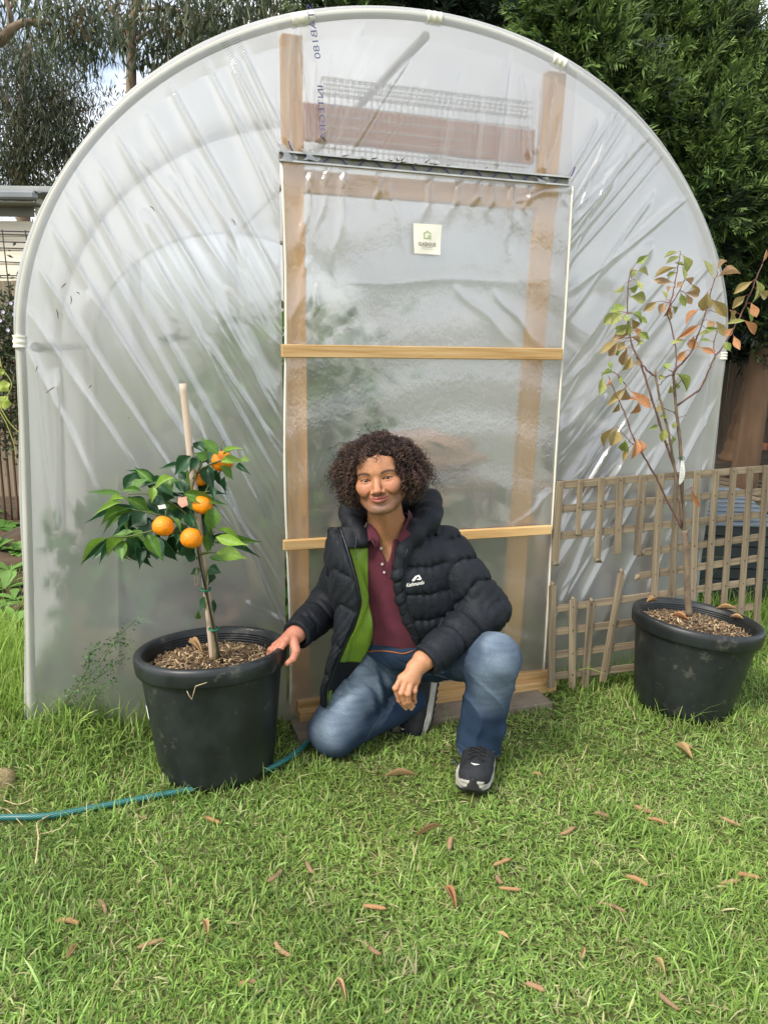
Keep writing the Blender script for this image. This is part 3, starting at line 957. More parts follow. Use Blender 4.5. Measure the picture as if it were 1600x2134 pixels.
# ------------------------------------------------------------------ leaves
def leaf_mesh(name, mat, prof, droop, fold, ns=7, wav=0.0, curl=0.0):
    t = np.linspace(0, 1, ns)
    w = np.interp(t, np.linspace(0, 1, len(prof)), prof)
    v = []
    for i in range(ns):
        z = -droop * t[i] ** 2 + wav * math.sin(t[i] * 9)
        x = t[i] * (1 - 0.15 * droop * t[i])
        y0 = curl * t[i] ** 2
        for s in (-1, -0.5, 0, 0.5, 1):
            v.append([x, y0 + s * w[i] * 0.5, z + abs(s) * w[i] * fold * 0.5])
    return mesh(name, np.array(v), grid_faces(ns, 5), mat)
def leaf_set(name, mats, prof, folds=(0.35, 0.6, 0.2, 0.45)):
    out = []
    for k, m in enumerate(mats):
        for d, fo in zip((0.12, 0.32, -0.10, 0.5), folds):
            out.append(leaf_mesh(name, m, prof, d, fo, curl=(-1) ** k * 0.08, wav=0.012))
    return out
def leaf_mat(name, c1, c2, rough, vein):
    m = mk(name, c1, c2, scale=14, rough=rough, coords='Object', spec=0.45, transl=0.16, bump=0.15, bscale=25)
    return m
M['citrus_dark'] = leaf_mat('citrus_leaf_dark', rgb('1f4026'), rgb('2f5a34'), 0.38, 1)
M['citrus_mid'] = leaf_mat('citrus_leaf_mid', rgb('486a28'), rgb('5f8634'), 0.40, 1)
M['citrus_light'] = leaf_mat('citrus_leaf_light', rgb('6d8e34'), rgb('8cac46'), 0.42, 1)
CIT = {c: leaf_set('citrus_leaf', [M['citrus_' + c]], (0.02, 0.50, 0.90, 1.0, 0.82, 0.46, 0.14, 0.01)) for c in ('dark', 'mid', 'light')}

def place_leaf(name, me, A, B, width, face, parent):
    A, B = np.asarray(A), np.asarray(B)
    d = B - A
    L_ = float(np.linalg.norm(d))
    ex = d / L_
    ez = np.asarray(face, float); ez = nrm(ez - ex * (ez @ ex)); ey = np.cross(ez, ex)
    o = link(name, me, parent)
    Mx = frame_mat(A, ex * L_, ey * width, ez * L_ * 0.9)
    o.matrix_basis = Mx
    return o

# ------------------------------------------------------------------ citrus tree
cit = empty('citrus_tree', WL(V(0.0, -0.01, 0.35)))
tag(cit, 'small mandarin tree with orange fruit and glossy green leaves', 'tree')
def cpx(x, y): return 120 + x / 3.2, 780 + y / 3.2
def c3(x, y, Y): return at(*cpx(x, y), Y)
M['bark_citrus'] = mk('citrus_bark', rgb('5d5334'), rgb('8b7d57'), scale=30, rough=0.85, bump=0.5, stretch=(1, 1, 0.4))
M['twig_green'] = mk('green_twig', rgb('3f4f24'), rgb('56602e'), scale=20, rough=0.7)
YT = 2.318
trunk_pts = np.array([c3(1055, 1900, YT + 0.0), c3(1048, 1740, YT), c3(1020, 1600, YT), c3(990, 1450, YT), c3(965, 1290, YT), c3(930, 1120, YT + 0.005), c3(900, 960, YT + .01), c3(890, 800, YT + .01), c3(930, 650, YT + .01)])
q = spline(trunk_pts, 40)
r = np.interp(np.linspace(0, 1, 40), [0, 0.12, 0.16, 0.5, 0.8, 1], [0.0105, 0.0100, 0.0078, 0.0062, 0.0048, 0.003])
tube_obj('trunk', q, r, M['bark_citrus'], cit, 10)
CB = [[(930, 1100, 0), (800, 980, -.03), (640, 930, -.06), (500, 900, -.07)],
      [(935, 1150, 0), (800, 1050, -.06), (660, 1040, -.09), (480, 1080, -.08), (350, 1085, -.08)],
      [(900, 960, .01), (760, 860, .02), (600, 800, .03), (470, 800, .03)],
      [(890, 850, .01), (820, 760, .06), (700, 740, .08)],
      [(930, 660, .01), (1000, 610, -.02), (1080, 580, -.05), (1150, 590, -.06)],
      [(930, 1110, .0), (1000, 1080, -.03), (1050, 1050, -.04)],
      [(950, 1200, 0), (1010, 1190, -.02), (1060, 1190, -.03)],
      [(900, 900, .01), (960, 800, -.04), (1010, 780, -.07)],
      [(985, 1450, 0), (990, 1380, -.01), (1000, 1300, -.015)],
      [(905, 700, .01), (960, 600, .02), (1000, 520, .03)]]
for b in CB:
    p = np.array([c3(x, y, YT + d) for x, y, d in b])
    q = spline(p, 14)
    tube_obj('branch', q, np.linspace(0.0042, 0.0016, 14), M['twig_green'], cit, 6)
LV = '''985 525 868 432 60 d;1075 540 952 408 60 m;1020 590 1020 480 55 d;1110 540 1190 455 24 l;1090 585 1245 555 52 l;1220 570 1282 575 30 l;1200 600 1270 660 34 d;1085 610 1180 710 60 m
1085 640 1085 810 46 d;1115 680 1110 800 22 d;1000 570 915 515 55 m;1000 610 1010 770 78 d;890 545 760 660 80 d;850 610 665 620 36 d;935 570 875 640 50 d;940 680 945 790 66 d;880 640 890 760 84 d
780 690 580 750 54 l;640 720 500 610 44 m;480 795 600 690 84 m;560 780 400 750 34 m;440 800 195 795 38 m;450 830 270 840 38 l;440 850 220 930 38 l;600 910 445 800 58 m;480 900 235 985 56 m;430 930 350 975 34 m
480 930 400 1030 44 d;590 920 480 1010 110 d;480 960 450 1060 60 m;610 970 580 1100 84 d;560 1040 500 1090 60 m;640 750 625 850 48 l;750 690 740 770 64 m;650 750 780 800 66 d;690 790 780 850 74 d;650 830 710 870 60 d
760 850 810 960 92 d;590 860 680 910 64 d;840 790 1095 865 64 m;960 800 790 830 50 d;830 850 935 920 56 m;1030 880 1010 1080 88 m;760 960 840 1050 32 m;340 1090 70 1240 32 l;330 1100 150 1270 24 d;470 1085 265 1215 64 l
490 1090 510 1255 140 d;440 1110 420 1250 72 m;560 1130 545 1300 58 d;600 1070 690 1240 74 m;660 1080 700 1240 60 d;720 1100 790 1280 62 d;640 1160 660 1250 50 d;800 1070 860 1220 92 d;830 1150 900 1230 74 d
1060 1030 1285 1115 32 l;1055 1085 1280 1155 62 l;1060 1190 1265 1230 88 l;1010 1220 1130 1250 38 m;1000 1060 1010 1200 64 m;1010 1290 1085 1330 66 d;1010 1310 1000 1410 96 d;960 1300 890 1330 48 d;990 1480 955 1580 52 d
940 1570 930 1660 36 m;1040 1500 1045 1600 36 d;510 1050 380 1080 44 m;1030 760 1050 820 34 d;880 930 920 1040 60 d;700 890 760 960 60 d;820 1020 790 1130 60 d;770 720 850 800 70 d;700 990 640 1080 60 d;900 720 980 800 60 d;560 980 660 1010 60 d;830 900 760 1000 70 d;860 700 800 640 50 d;1010 930 960 1020 60 d'''
g = np.random.default_rng(11)
for s in LV.replace('\n', ';').split(';'):
    if not s.strip(): continue
    x0_, y0_, x1_, y1_, w_, c_ = s.split()
    x0_, y0_, x1_, y1_, w_ = map(float, (x0_, y0_, x1_, y1_, w_))
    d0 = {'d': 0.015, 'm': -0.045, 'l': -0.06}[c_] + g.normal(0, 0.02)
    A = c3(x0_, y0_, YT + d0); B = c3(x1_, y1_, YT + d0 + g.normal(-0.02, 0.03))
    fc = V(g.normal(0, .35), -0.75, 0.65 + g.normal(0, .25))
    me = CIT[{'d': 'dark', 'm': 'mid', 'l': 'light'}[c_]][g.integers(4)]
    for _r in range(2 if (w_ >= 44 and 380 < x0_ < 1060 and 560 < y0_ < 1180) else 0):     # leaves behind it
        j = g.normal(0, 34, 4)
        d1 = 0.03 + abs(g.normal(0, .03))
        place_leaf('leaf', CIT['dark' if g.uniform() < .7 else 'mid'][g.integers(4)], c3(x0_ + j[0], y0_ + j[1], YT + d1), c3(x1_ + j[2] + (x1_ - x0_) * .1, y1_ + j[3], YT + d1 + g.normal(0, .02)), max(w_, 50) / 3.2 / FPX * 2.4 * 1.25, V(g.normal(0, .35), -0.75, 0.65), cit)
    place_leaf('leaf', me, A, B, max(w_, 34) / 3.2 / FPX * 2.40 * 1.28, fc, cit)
# fruit
M['orange'] = mk('mandarin_peel', rgb('e07a08'), rgb('ec920f'), scale=6, rough=0.38, bump=0.35, bscale=160, spec=0.4)
def fruit(x, y, Y, rp):
    c = c3(x, y, Y); R0 = rp / 3.2 / FPX * 2.40
    prof = [(0.001, 0.86), (0.18, 0.90), (0.45, 0.84), (0.75, 0.62), (0.95, 0.25), (1.0, -0.08), (0.93, -0.42), (0.72, -0.70), (0.42, -0.86), (0.16, -0.90), (0.001, -0.84)]
    pr = spline(np.array(prof), 26)
    v, f = lathe(np.abs(pr) * [[R0, 0]] + pr * [[0, R0]], 28)
    th = np.arctan2(v[:, 1], v[:, 0])
    v[:, :2] *= (1 + 0.018 * np.sin(th * 5 + x))[:, None]
    Rm = rot(R_(g.uniform(-35, 10)), R_(g.uniform(-25, 25)))
    o = obj('fruit', v @ Rm.T + c, f, M['orange'], cit)
    tip = np.array([0, 0, R0 * 0.88]) @ Rm.T + c
    tube_obj('fruit_stalk', np.array([tip - (tip - c) * .08, tip + V(0, 0.006, 0.016), tip + V(0.004, 0.03, 0.03)]), [0.0022, 0.0018, 0.0016], M['twig_green'], cit, 5)
fruit(705, 1012, YT - 0.105, 68); fruit(893, 1092, YT - 0.10, 70); fruit(968, 868, YT - 0.045, 66); fruit(1098, 580, YT - 0.005, 72); fruit(950, 690, YT + 0.045, 58)
# nursery tag on the tree, ties
M['tag_print'] = mk('tag_print', rgb('c98a72'), rgb('d8b09a'), scale=40, rough=0.5)
A = c3(838, 850, YT - 0.075)
tw = np.array([[-.014, 0, .012], [.010, .002, .016], [.014, .002, -.010], [-.004, -.002, -.018], [-.016, 0, -.006]])
obj('nursery_tag', tw + A, [np.array([[0, 1, 2], [0, 2, 3], [0, 3, 4]])], M['tag_print'], cit, smooth=False)
A = c3(695, 885, YT - 0.09)
tw = np.array([[-.012, 0, .004], [.010, .002, .008], [.013, .003, -.004], [-.008, 0, -.007]])
obj('nursery_tag', tw + A, np.array([[0, 1, 2, 3]]), M['white'], cit, smooth=False)
M['tie'] = mk('green_tie', rgb('0f5a40'), rgb('1a6e50'), rough=0.5)
for (x, y) in ((985, 1437), (1040, 1700)):
    p = c3(x, y, YT - 0.003)
    a = np.linspace(0, 2 * np.pi, 14)
    tube_obj('tree_tie', np.stack([p[0] + 0.015 * np.cos(a), p[1] + 0.004 + 0.017 * np.sin(a), p[2] + 0.001 * np.sin(a * 2)], -1), 0.0035, M['tie'], cit, 6)
M['black_strap'] = mk('black_strap', rgb('141416'), rgb('222226'), rough=0.5)
q = spline(np.array([c3(1082, 1890, YT - 0.012), c3(1040, 1700, YT - 0.012), c3(1005, 1520, YT - 0.012), c3(950, 1260, YT - .014), c3(905, 960, YT - .014), c3(890, 880, YT - .014)]), 24)
tube_obj('support_strip', q, 0.0032, M['black_strap'], cit, 6)
# bare hanging twine
q = spline(np.array([c3(930, 1160, YT - .03), c3(922, 1260, YT - .035), c3(935, 1340, YT - .035), c3(938, 1390, YT - .035), c3(925, 1405, YT - .035), c3(915, 1370, YT - .035), c3(930, 1300, YT - .035)]), 30)
M['twine'] = mk('twine', rgb('7b6a4c'), rgb('93835f'), rough=0.9)
tube_obj('twine', q, 0.0013, M['twine'], cit, 5)
# stake
M['bamboo'] = mk('bamboo', rgb('ab9783'), rgb('c4b19c'), scale=9, rough=0.6, stretch=(1, 1, 0.15))
q = spline(np.array([c3(1040, 1920, YT + 0.018), c3(1000, 1500, YT + .019), c3(940, 980, YT + .02), c3(885, 520, YT + .02), c3(836, 62, YT + .02)]), 40)
r = 0.0112 + 0.0012 * np.exp(-((np.linspace(0, 1, 40)[:, None] - np.array([.12, .38, .745])[None]) / 0.012) ** 2).sum(1)
stake = tube_obj('bamboo_stake', q, r, M['bamboo'], None, 12)
tag(stake, 'pale bamboo stake rising out of the citrus tree', 'stake')
# two dead leaves on the mulch
M['dry_leaf'] = mk('dry_leaf', rgb('9c7950'), rgb('b8986c'), scale=20, rough=0.8)
M['dry_tan'] = mk('dry_tan_leaf', rgb('a08258'), rgb('c2a67c'), scale=20, rough=0.85)
M['dry_rust'] = mk('dry_rust_leaf', rgb('9a6a48'), rgb('b38660'), scale=20, rough=0.8)
DRY = [leaf_mesh('dry_leaf', m, (0.02, 0.6, 1.0, 0.9, 0.5, 0.02), d, 0.7) for m in (M['dry_leaf'], M['dry_tan'], M['dry_rust']) for d in (0.1, -0.2)]
def dry(px0, px1, w, k, z, label, up=(0.1, -0.2, 1)):
    A, B = gnd(*px0, z), gnd(*px1, z)
    o = place_leaf('fallen_leaf', DRY[k], A, B, w, up, None)
    tag(o, label, 'leaf')
    return o
dry((393, 1338), (424, 1360), 0.016, 0, 0.388, 'tan dead leaf lying on the citrus pot mulch')
dry((1398, 1282), (1438, 1291), 0.022, 4, 0.355, 'rusty dead leaf lying at the foot of the plum trunk')
dry((1490, 1268), (1532, 1274), 0.016, 1, 0.345, 'pale curled dead leaf on the plum pot mulch')
dry((1345, 1255), (1372, 1249), 0.024, 0, 0.372, 'brown dead leaf against the plum pot rim')
dry((1520, 1285), (1552, 1290), 0.016, 0, 0.338, 'brown dead leaf on the plum pot mulch near the far rim')

# ------------------------------------------------------------------ plum tree
plum = empty('plum_tree', at(1436, 1282, 2.83))
tag(plum, 'young plum tree with sparse green and rust coloured autumn leaves', 'tree')
def p4(x, y): return 1120 + x / 3.3333, 520 + y / 3.3333
YP = 2.815
def b3(x, y, d=0.0): return at(*p4(x, y), YP + d)
M['bark_plum'] = mk('plum_bark', rgb('57483c'), rgb('85745f'), scale=24, rough=0.85, bump=0.6, bscale=70, stretch=(1, 1, .5))
M['twig_plum'] = mk('plum_twig', rgb('5a4540'), rgb('7b5a50'), scale=30, rough=0.7)
M['twig_red'] = mk('plum_twig_red', rgb('7d4038'), rgb('93574a'), scale=30, rough=0.6)
tp_ = [(1051, 2545), (1040, 2400), (1030, 2130), (1022, 2000), (1015, 1950)]
q = spline(np.array([b3(*p) for p in tp_]), 20)
tube_obj('trunk', q, np.linspace(0.0135, 0.0115, 20), M['bark_plum'], plum, 10)
PB = [([(1015, 1960, 0), (1000, 1560, .01), (985, 1300, .015), (960, 1100, .02), (940, 850, .02)], .0085, .006, 0),
      ([(940, 870, .02), (960, 830, .0), (1060, 720, -.04), (1110, 600, -.05), (1160, 450, -.06), (1220, 230, -.07), (1250, 170, -.07)], .005, .0016, 1),
      ([(940, 860, .02), (960, 800, .03), (960, 700, .04), (930, 540, .05), (900, 430, .05), (960, 330, .05), (1020, 210, .05)], .004, .002, 1),
      ([(905, 430, .05), (940, 290, .04), (970, 130, .02), (990, 15, .01)], .0028, .0015, 2),
      ([(1005, 1930, 0), (960, 1560, -.02), (900, 1380, -.03), (850, 1230, -.04), (780, 1000, -.05), (720, 820, -.05), (660, 680, -.05), (640, 600, -.05), (620, 430, -.05), (630, 220, -.05), (650, 150, -.05)], .0065, .0018, 1),
      ([(1010, 1920, 0), (970, 1640, -.03), (930, 1400, -.05), (890, 1200, -.06), (840, 1000, -.07), (815, 840, -.07)], .006, .0045, 0),
      ([(815, 880, -.07), (760, 840, -.08), (690, 740, -.07), (660, 680, -.06)], .004, .003, 1),
      ([(970, 1080, .02), (1060, 1020, -.01), (1130, 960, -.03), (1190, 830, -.05), (1230, 740, -.06), (1290, 670, -.07), (1400, 470, -.09), (1500, 240, -.11), (1560, 100, -.12)], .0046, .0022, 1),
      ([(1230, 735, -.06), (1220, 660, -.05), (1245, 580, -.05)], .0025, .0016, 2),
      ([(1000, 1935, 0), (900, 1750, -.03), (820, 1580, -.06), (730, 1425, -.08), (660, 1300, -.09), (600, 1130, -.1), (540, 1000, -.1), (490, 880, -.1)], .005, .002, 1),
      ([(730, 1425, -.08), (680, 1370, -.1), (600, 1290, -.11), (545, 1220, -.11)], .0026, .0014, 1),
      ([(610, 940, -.08), (540, 860, -.09), (510, 850, -.09), (440, 855, -.1)], .0022, .0012, 2),
      ([(840, 900, -.07), (900, 880, -.03), (940, 870, .02)], .0028, .0026, 1),
      ([(830, 960, -.07), (880, 900, -.05), (950, 860, .0)], .0022, .0018, 1),
      ([(950, 960, .02), (1000, 905, -.02)], .0022, .0012, 1),
      ([(870, 1100, -.06), (950, 1135, .02)], .002, .0018, 1),
      ([(975, 1170, .02), (1035, 1150, -.02)], .0016, .0008, 2),
      ([(940, 850, .0), (900, 830, -.03), (875, 815, -.04)], .0018, .0012, 1),
      ([(1018, 1680, 0.0), (1060, 1655, -.04), (1100, 1660, -.06)], .0016, .001, 2),
      ([(1010, 2010, 0), (1050, 1960, -.02), (1062, 1950, -.03)], .0022, .001, 1)]
for b, r0, r1, k in PB:
    p = np.array([b3(x, y, d) for x, y, d in b])
    n = max(8, 5 * len(p))
    q = spline(p, n)
    q += np.random.default_rng(len(p)).normal(0, 0.0009, q.shape)
    r = 0.82 * np.linspace(r0, r1, n) * (1 + 0.18 * (np.arange(n) % 4 == 1))
    tube_obj('branch', q, r, (M['bark_plum'], M['twig_plum'], M['twig_red'])[k], plum, 7)
PLC = {'g': [mk('plum_leaf_green', rgb('71863c'), rgb('a3b062'), scale=9, rough=0.55, transl=0.3), mk('plum_leaf_olive', rgb('868f48'), rgb('b0b070'), scale=9, rough=0.55, transl=0.3)],
       'p': [mk('plum_leaf_pinkish', rgb('a8925c'), rgb('c09a84'), scale=12, rough=0.6, transl=0.3), mk('plum_leaf_bronze', rgb('959050'), rgb('b89a70'), scale=12, rough=0.6, transl=0.3)],
       'o': [mk('plum_leaf_rust', rgb('b87a50'), rgb('cc9c70'), scale=12, rough=0.6, transl=0.3)]}
PL = {k: leaf_set('plum_leaf', v, (0.02, 0.3, 0.7, 1.0, 0.95, 0.55, 0.02), (0.5, 0.8, 0.35, 0.6)) for k, v in PLC.items()}
LP = '''680 97 760 50 40 g;690 150 780 160 45 g;650 200 660 125 45 g;680 210 715 290 40 g;630 270 700 270 50 g;600 240 555 310 30 g;640 330 760 340 70 g;620 400 500 430 60 g;560 430 460 525 60 g;590 440 510 525 50 g;650 440 755 490 70 g;680 460 750 520 40 g
620 520 540 590 60 g;640 500 600 620 60 g;650 480 690 560 50 p;700 570 770 625 40 g;670 540 710 600 35 o;620 560 530 610 60 p;560 620 445 735 50 p;600 640 560 700 60 p;560 640 485 745 45 p;640 610 750 640 40 p;700 620 710 660 40 g;620 680 570 830 55 p;650 740 600 850 50 p;690 760 700 810 50 p;580 700 535 735 35 g;560 560 550 530 30 g;590 480 640 480 50 g
980 15 872 55 30 g;985 50 885 120 35 g;1005 40 1065 160 65 g;1000 110 1010 210 60 g;965 125 805 185 40 p;940 230 805 210 40 p;960 160 895 185 30 g;950 95 1020 110 25 g;1020 200 1080 235 45 p;1065 240 1130 300 35 p;960 270 1010 225 35 p;890 350 875 280 30 g;930 260 890 290 40 p;990 300 1020 400 40 g;1020 300 1130 320 45 p;1030 310 1060 380 40 p;830 360 735 435 45 p;880 370 840 440 50 p;930 390 865 460 45 o;920 420 920 495 35 p;930 400 970 415 25 g
1120 420 1000 490 45 o;1180 290 1150 450 75 p;1120 520 980 610 35 o;1040 630 920 670 40 g;1080 600 1070 700 60 o;1030 700 960 770 50 o;1215 200 1135 85 60 g;1240 150 1320 30 30 p;1250 190 1415 130 45 p;1200 345 1330 470 60 p;1240 440 1290 440 40 o;1330 420 1385 500 50 p;1300 520 1435 500 30 g;1430 490 1535 595 50 o;1490 220 1360 310 45 p;1510 210 1560 360 70 g;1440 320 1350 410 45 p;1480 370 1510 470 50 o;1450 400 1490 510 60 g
1560 90 1580 0 50 o;1530 290 1600 330 50 p;1360 545 1305 600 40 o;1360 600 1400 700 40 o;1300 640 1330 700 40 g;1180 490 1215 545 50 p;1240 500 1290 600 55 p;1230 560 1120 605 30 g;1210 640 1120 635 20 g;1120 680 1220 725 35 o;1160 545 1250 555 25 g
510 830 500 775 25 g;530 855 440 855 25 g;450 880 420 1015 60 g;500 900 490 945 25 o;560 890 580 930 25 g;610 960 475 1095 45 p;610 960 590 1090 60 p;640 980 770 1110 60 o;700 1050 620 1040 35 o;700 1060 660 1160 55 o;560 1060 535 1150 35 p;540 1230 410 1380 45 p;550 1240 520 1370 80 p;610 1320 580 1420 60 g;630 1380 595 1470 35 p;680 1310 680 1450 55 o;710 1320 735 1420 35 o;880 790 905 830 45 g
960 860 1070 970 45 g;920 940 920 1010 35 g;960 920 975 970 30 g;830 1080 850 1130 45 p;910 1170 840 1160 25 g;880 1240 870 1340 50 g;940 1200 955 1240 35 g;930 1290 940 1370 35 g;840 880 870 890 25 g;830 1225 790 1240 20 g;1060 1655 1125 1780 30 o'''
allb = np.vstack([spline(np.array([b3(x, y, d) for x, y, d in b]), 30) for b, *_ in PB])
mbp = MB()
for s in LP.replace('\n', ';').split(';'):
    x0_, y0_, x1_, y1_, w_, c_ = s.split()
    x0_, y0_, x1_, y1_, w_ = map(float, (x0_, y0_, x1_, y1_, w_))
    A0 = b3(x0_, y0_)
    # depth of the nearest branch as the photo shows them meet
    rel = (allb - CAM); dirA = nrm(A0 - CAM)
    perp = np.linalg.norm(rel - (rel @ dirA)[:, None] * dirA, axis=1)
    j = int(np.argmin(perp))
    Yb = allb[j, 1] + g.normal(0, 0.012)
    A = at(*p4(x0_, y0_), Yb); B = at(*p4(x1_, y1_), Yb + g.normal(0, 0.02))
    fc = V(g.normal(0, .5), -0.8, 0.5 + g.normal(0, .4))
    ms_ = PL[c_]
    place_leaf('leaf', ms_[g.integers(len(ms_))], A, B, max(w_, 26) / 3.3333 / FPX * 2.95 * 1.12, fc, plum)
    if perp[j] < 0.09:
        add_tube(mbp, np.array([allb[j], (allb[j] + A) / 2 + V(0, 0, .003), A]), [0.0011, .0009, .0009], 4)
pet = mbp.build('petioles', M['twig_red'], plum, col=False)
pet['kind'] = 'stuff'
# hanging white plant tag
A = at(1417, 985, YP - 0.03)
t = np.linspace(0, 1, 10)
ww = np.interp(t, [0, .15, .5, .85, 1], [.006, .012, .017, .014, .004])
pts_l = np.stack([-ww * .5 + .004 * np.sin(t * 3), -0.004 * np.sin(t * 3), .045 - .09 * t], -1)
pts_r = np.stack([ww * .9 + .004 * np.sin(t * 3), 0.004 + 0 * t, .045 - .09 * t], -1)
tv = np.stack([pts_l, pts_r], 1).reshape(-1, 3) + A
ptag = obj('plant_tag', tv, grid_faces(10, 2), M['white'])
tag(ptag, 'white plastic plant tag hanging on the plum stems', 'plant tag')
lt = MB()
for k, (u, v_) in enumerate(((.2, .3), (.4, .4), (.3, .55), (.55, .62), (.4, .75))):
    add_tube(lt, np.array([A + V(-.004 + u * .01, -.006, .045 - .09 * v_), A + V(.006 + u * .006, -.004, .047 - .09 * v_)]), 0.0007, 4)
lt.build('tag_print', M['ink_grey'], ptag, col=False)
q = np.array([A + V(0.0, -.003, .046), A + V(.008, -.006, .052), A + V(.014, .02, .055), A + V(-.002, .03, .05), A + V(0, -.003, .046)])
tube_obj('tag_tie', spline(q, 20), 0.0014, M['tie'], ptag, 5)

# ------------------------------------------------------------------ lattice panel
M['lattice'] = wood_mat('weathered_lattice', rgb('5c5040'), rgb('7a6c56'), rgb('94866c'), rough=0.85, knots=False, gscale=0.9)
M['nail'] = mk('rusty_nail', rgb('231a14'), rgb('3a2a20'), rough=0.8)
TL, TR_, BL = at(1158, 1000, 2.985), at(1598, 968, 3.285), at(1147, 1420, 2.90)
TNm = nrm(np.cross(TR_ - TL, BL - TL))
if TNm[1] > 0: TNm = -TNm                      # towards the camera
def tpx(x, y, lift=0.0):
    r = ray(1120 + x / 3.3333, 940 + y / 3.3333)
    return CAM + r * (((TL - CAM) @ TNm) / (r @ TNm)) + TNm * lift
lat = empty('lattice_panel', (TL + BL) / 2 * [1, 1, 0])
tag(lat, 'broken weathered wooden lattice panel leaning against the greenhouse', 'lattice panel')
VS = [(147, 210, 112, 770), (95, 930, 86, 1640), (287, 200, 270, 580), (438, 185, 403, 745), (565, 180, 545, 712), (720, 165, 680, 722), (847, 155, 768, 1500), (965, 150, 893, 1500), (1098, 140, 1040, 1500), (1228, 130, 1140, 1450), (1350, 115, 1256, 1400), (1467, 110, 1382, 1360), (1578, 97, 1500, 1320),
      (238, 1030, 230, 1640), (365, 1045, 318, 1640), (572, 850, 442, 1600)]
HS = [(118, 238, 1600, 122), (160, 402, 1575, 278), (148, 592, 1545, 442), (735, 702, 1530, 598), (705, 868, 1520, 745), (112, 1098, 1505, 905), (112, 1258, 1495, 1080), (98, 1418, 1485, 1245), (98, 1565, 1475, 1410)]
def slat(x0_, y0_, x1_, y1_, lift, w, ragged=False):
    p0, p1 = tpx(x0_, y0_, lift), tpx(x1_, y1_, lift)
    if p1[2] < -0.02: p1 = p0 + (p1 - p0) * ((p0[2] + 0.02) / (p0[2] - p1[2]))
    return board('slat', p0, p1, w, 0.0075, TNm, M['lattice'], lat, bev=0.0012)
for k, s in enumerate(VS):
    slat(*s, 0.0080, 0.022 if k == 2 else 0.0315)
for s in HS:
    slat(*s, 0.0, 0.0300)
# splintered ends
def splinter(x, y, dx, dy, lift, w):
    p = tpx(x, y, lift); e = tpx(x + dx, y + dy, lift)
    ex = nrm(e - p); ey = np.cross(TNm, ex)
    v = np.array([p + ey * w / 2, p - ey * w / 2, e + ey * w * 0.35, p + (e - p) * .45 - ey * w * .5])
    v = np.vstack([v + TNm * .0035, v - TNm * .0035])
    f4 = np.array([[0, 1, 5, 4], [1, 3, 7, 5], [3, 2, 6, 7], [2, 0, 4, 6], [0, 2, 3, 1], [4, 5, 7, 6]])
    obj('splinter', v, f4, M['lattice'], lat, smooth=False)
splinter(403, 743, 22, 40, .008, .027); splinter(112, 768, 12, 34, .008, .027); splinter(680, 720, 26, -24, .008, .02); splinter(95, 932, 8, -30, .008, .02)
splinter(572, 852, 4, -40, .008, .02); splinter(365, 1048, 4, -34, .008, .022); splinter(738, 702, -45, 16, 0, .024); splinter(708, 868, -48, 18, 0, .024); splinter(238, 1032, 8, -22, .008, .027)
import bmesh
mb = MB()
for (x0_, y0_, x1_, y1_) in VS:
    for (a0, b0, a1, b1) in HS:
        den = (x1_ - x0_) * (b1 - b0) - (y1_ - y0_) * (a1 - a0)
        t = ((a0 - x0_) * (b1 - b0) - (b0 - y0_) * (a1 - a0)) / den
        u = ((a0 - x0_) * (y1_ - y0_) - (b0 - y0_) * (x1_ - x0_)) / den
        if 0.01 < t < 0.99 and 0 < u < 1:
            p = tpx(x0_ + (x1_ - x0_) * t, y0_ + (y1_ - y0_) * t, 0.0116)
            a = np.linspace(0, 2 * np.pi, 7)[:-1]
            e1 = nrm(TR_ - TL); e2 = np.cross(TNm, e1)
            rr_ = 0.0034 * g.uniform(0.7, 1.3)
            ring = p + rr_ * (np.cos(a)[:, None] * e1 + 1.25 * np.sin(a)[:, None] * e2)
            mb.add(np.vstack([ring, p + TNm * 0.0012]), [[i, (i + 1) % 6, 6] for i in range(6)])
nl = mb.build('nail_heads', M['nail'], lat, col=False)
nl['kind'] = 'stuff'

# ------------------------------------------------------------------ hose
def hose_mat():
    m, N, L, P, O = new_mat('hose')
    a = N.new('ShaderNodeAttribute'); a.attribute_name = 'Col'
    sp = N.new('ShaderNodeSeparateColor'); L.new(a.outputs['Color'], sp.inputs['Color'])
    def m_(op, x, y=None):
        n = N.new('ShaderNodeMath'); n.operation = op
        for i, s in enumerate((x, y)):
            if s is None: continue
            if isinstance(s, (int, float)): n.inputs[i].default_value = s
            else: L.new(s, n.inputs[i])
        return n.outputs[0]
    su = m_('MULTIPLY', sp.outputs['Red'], 2 * math.pi)
    sv2 = m_('MULTIPLY', sp.outputs['Green'], 2 * math.pi * 5)
    a1 = m_('ABSOLUTE', m_('SINE', m_('ADD', su, sv2))); a2 = m_('ABSOLUTE', m_('SINE', m_('SUBTRACT', su, sv2)))
    mn = m_('MINIMUM', a1, a2)
    rp = N.new('ShaderNodeValToRGB'); e = rp.color_ramp.elements
    e[0].position, e[0].color = 0.16, (*rgb('4f9c98'), 1)
    e[1].position, e[1].color = 0.34, (*rgb('0a3c38'), 1)
    L.new(mn, rp.inputs['Fac']); L.new(rp.outputs['Color'], P.inputs['Base Color'])
    P.inputs['Roughness'].default_value = 0.3
    return m
M['hose'] = hose_mat()
hp = [(-60, 1712, .022), (0, 1704, .025), (100, 1700, .026), (200, 1682, .028), (330, 1657, .028), (450, 1635, .028), (540, 1610, .030), (600, 1580, .032), (640, 1548, .026), (662, 1524, .012), (690, 1500, .005)]
q_hose = q = spline(np.array([gnd(x, y, z) for x, y, z in hp]), 700)
sgm = 13
tg = np.gradient(q, axis=0); tg /= np.linalg.norm(tg, axis=1)[:, None]
side = np.cross(tg, [0, 0, 1.0]); side /= np.linalg.norm(side, axis=1)[:, None]
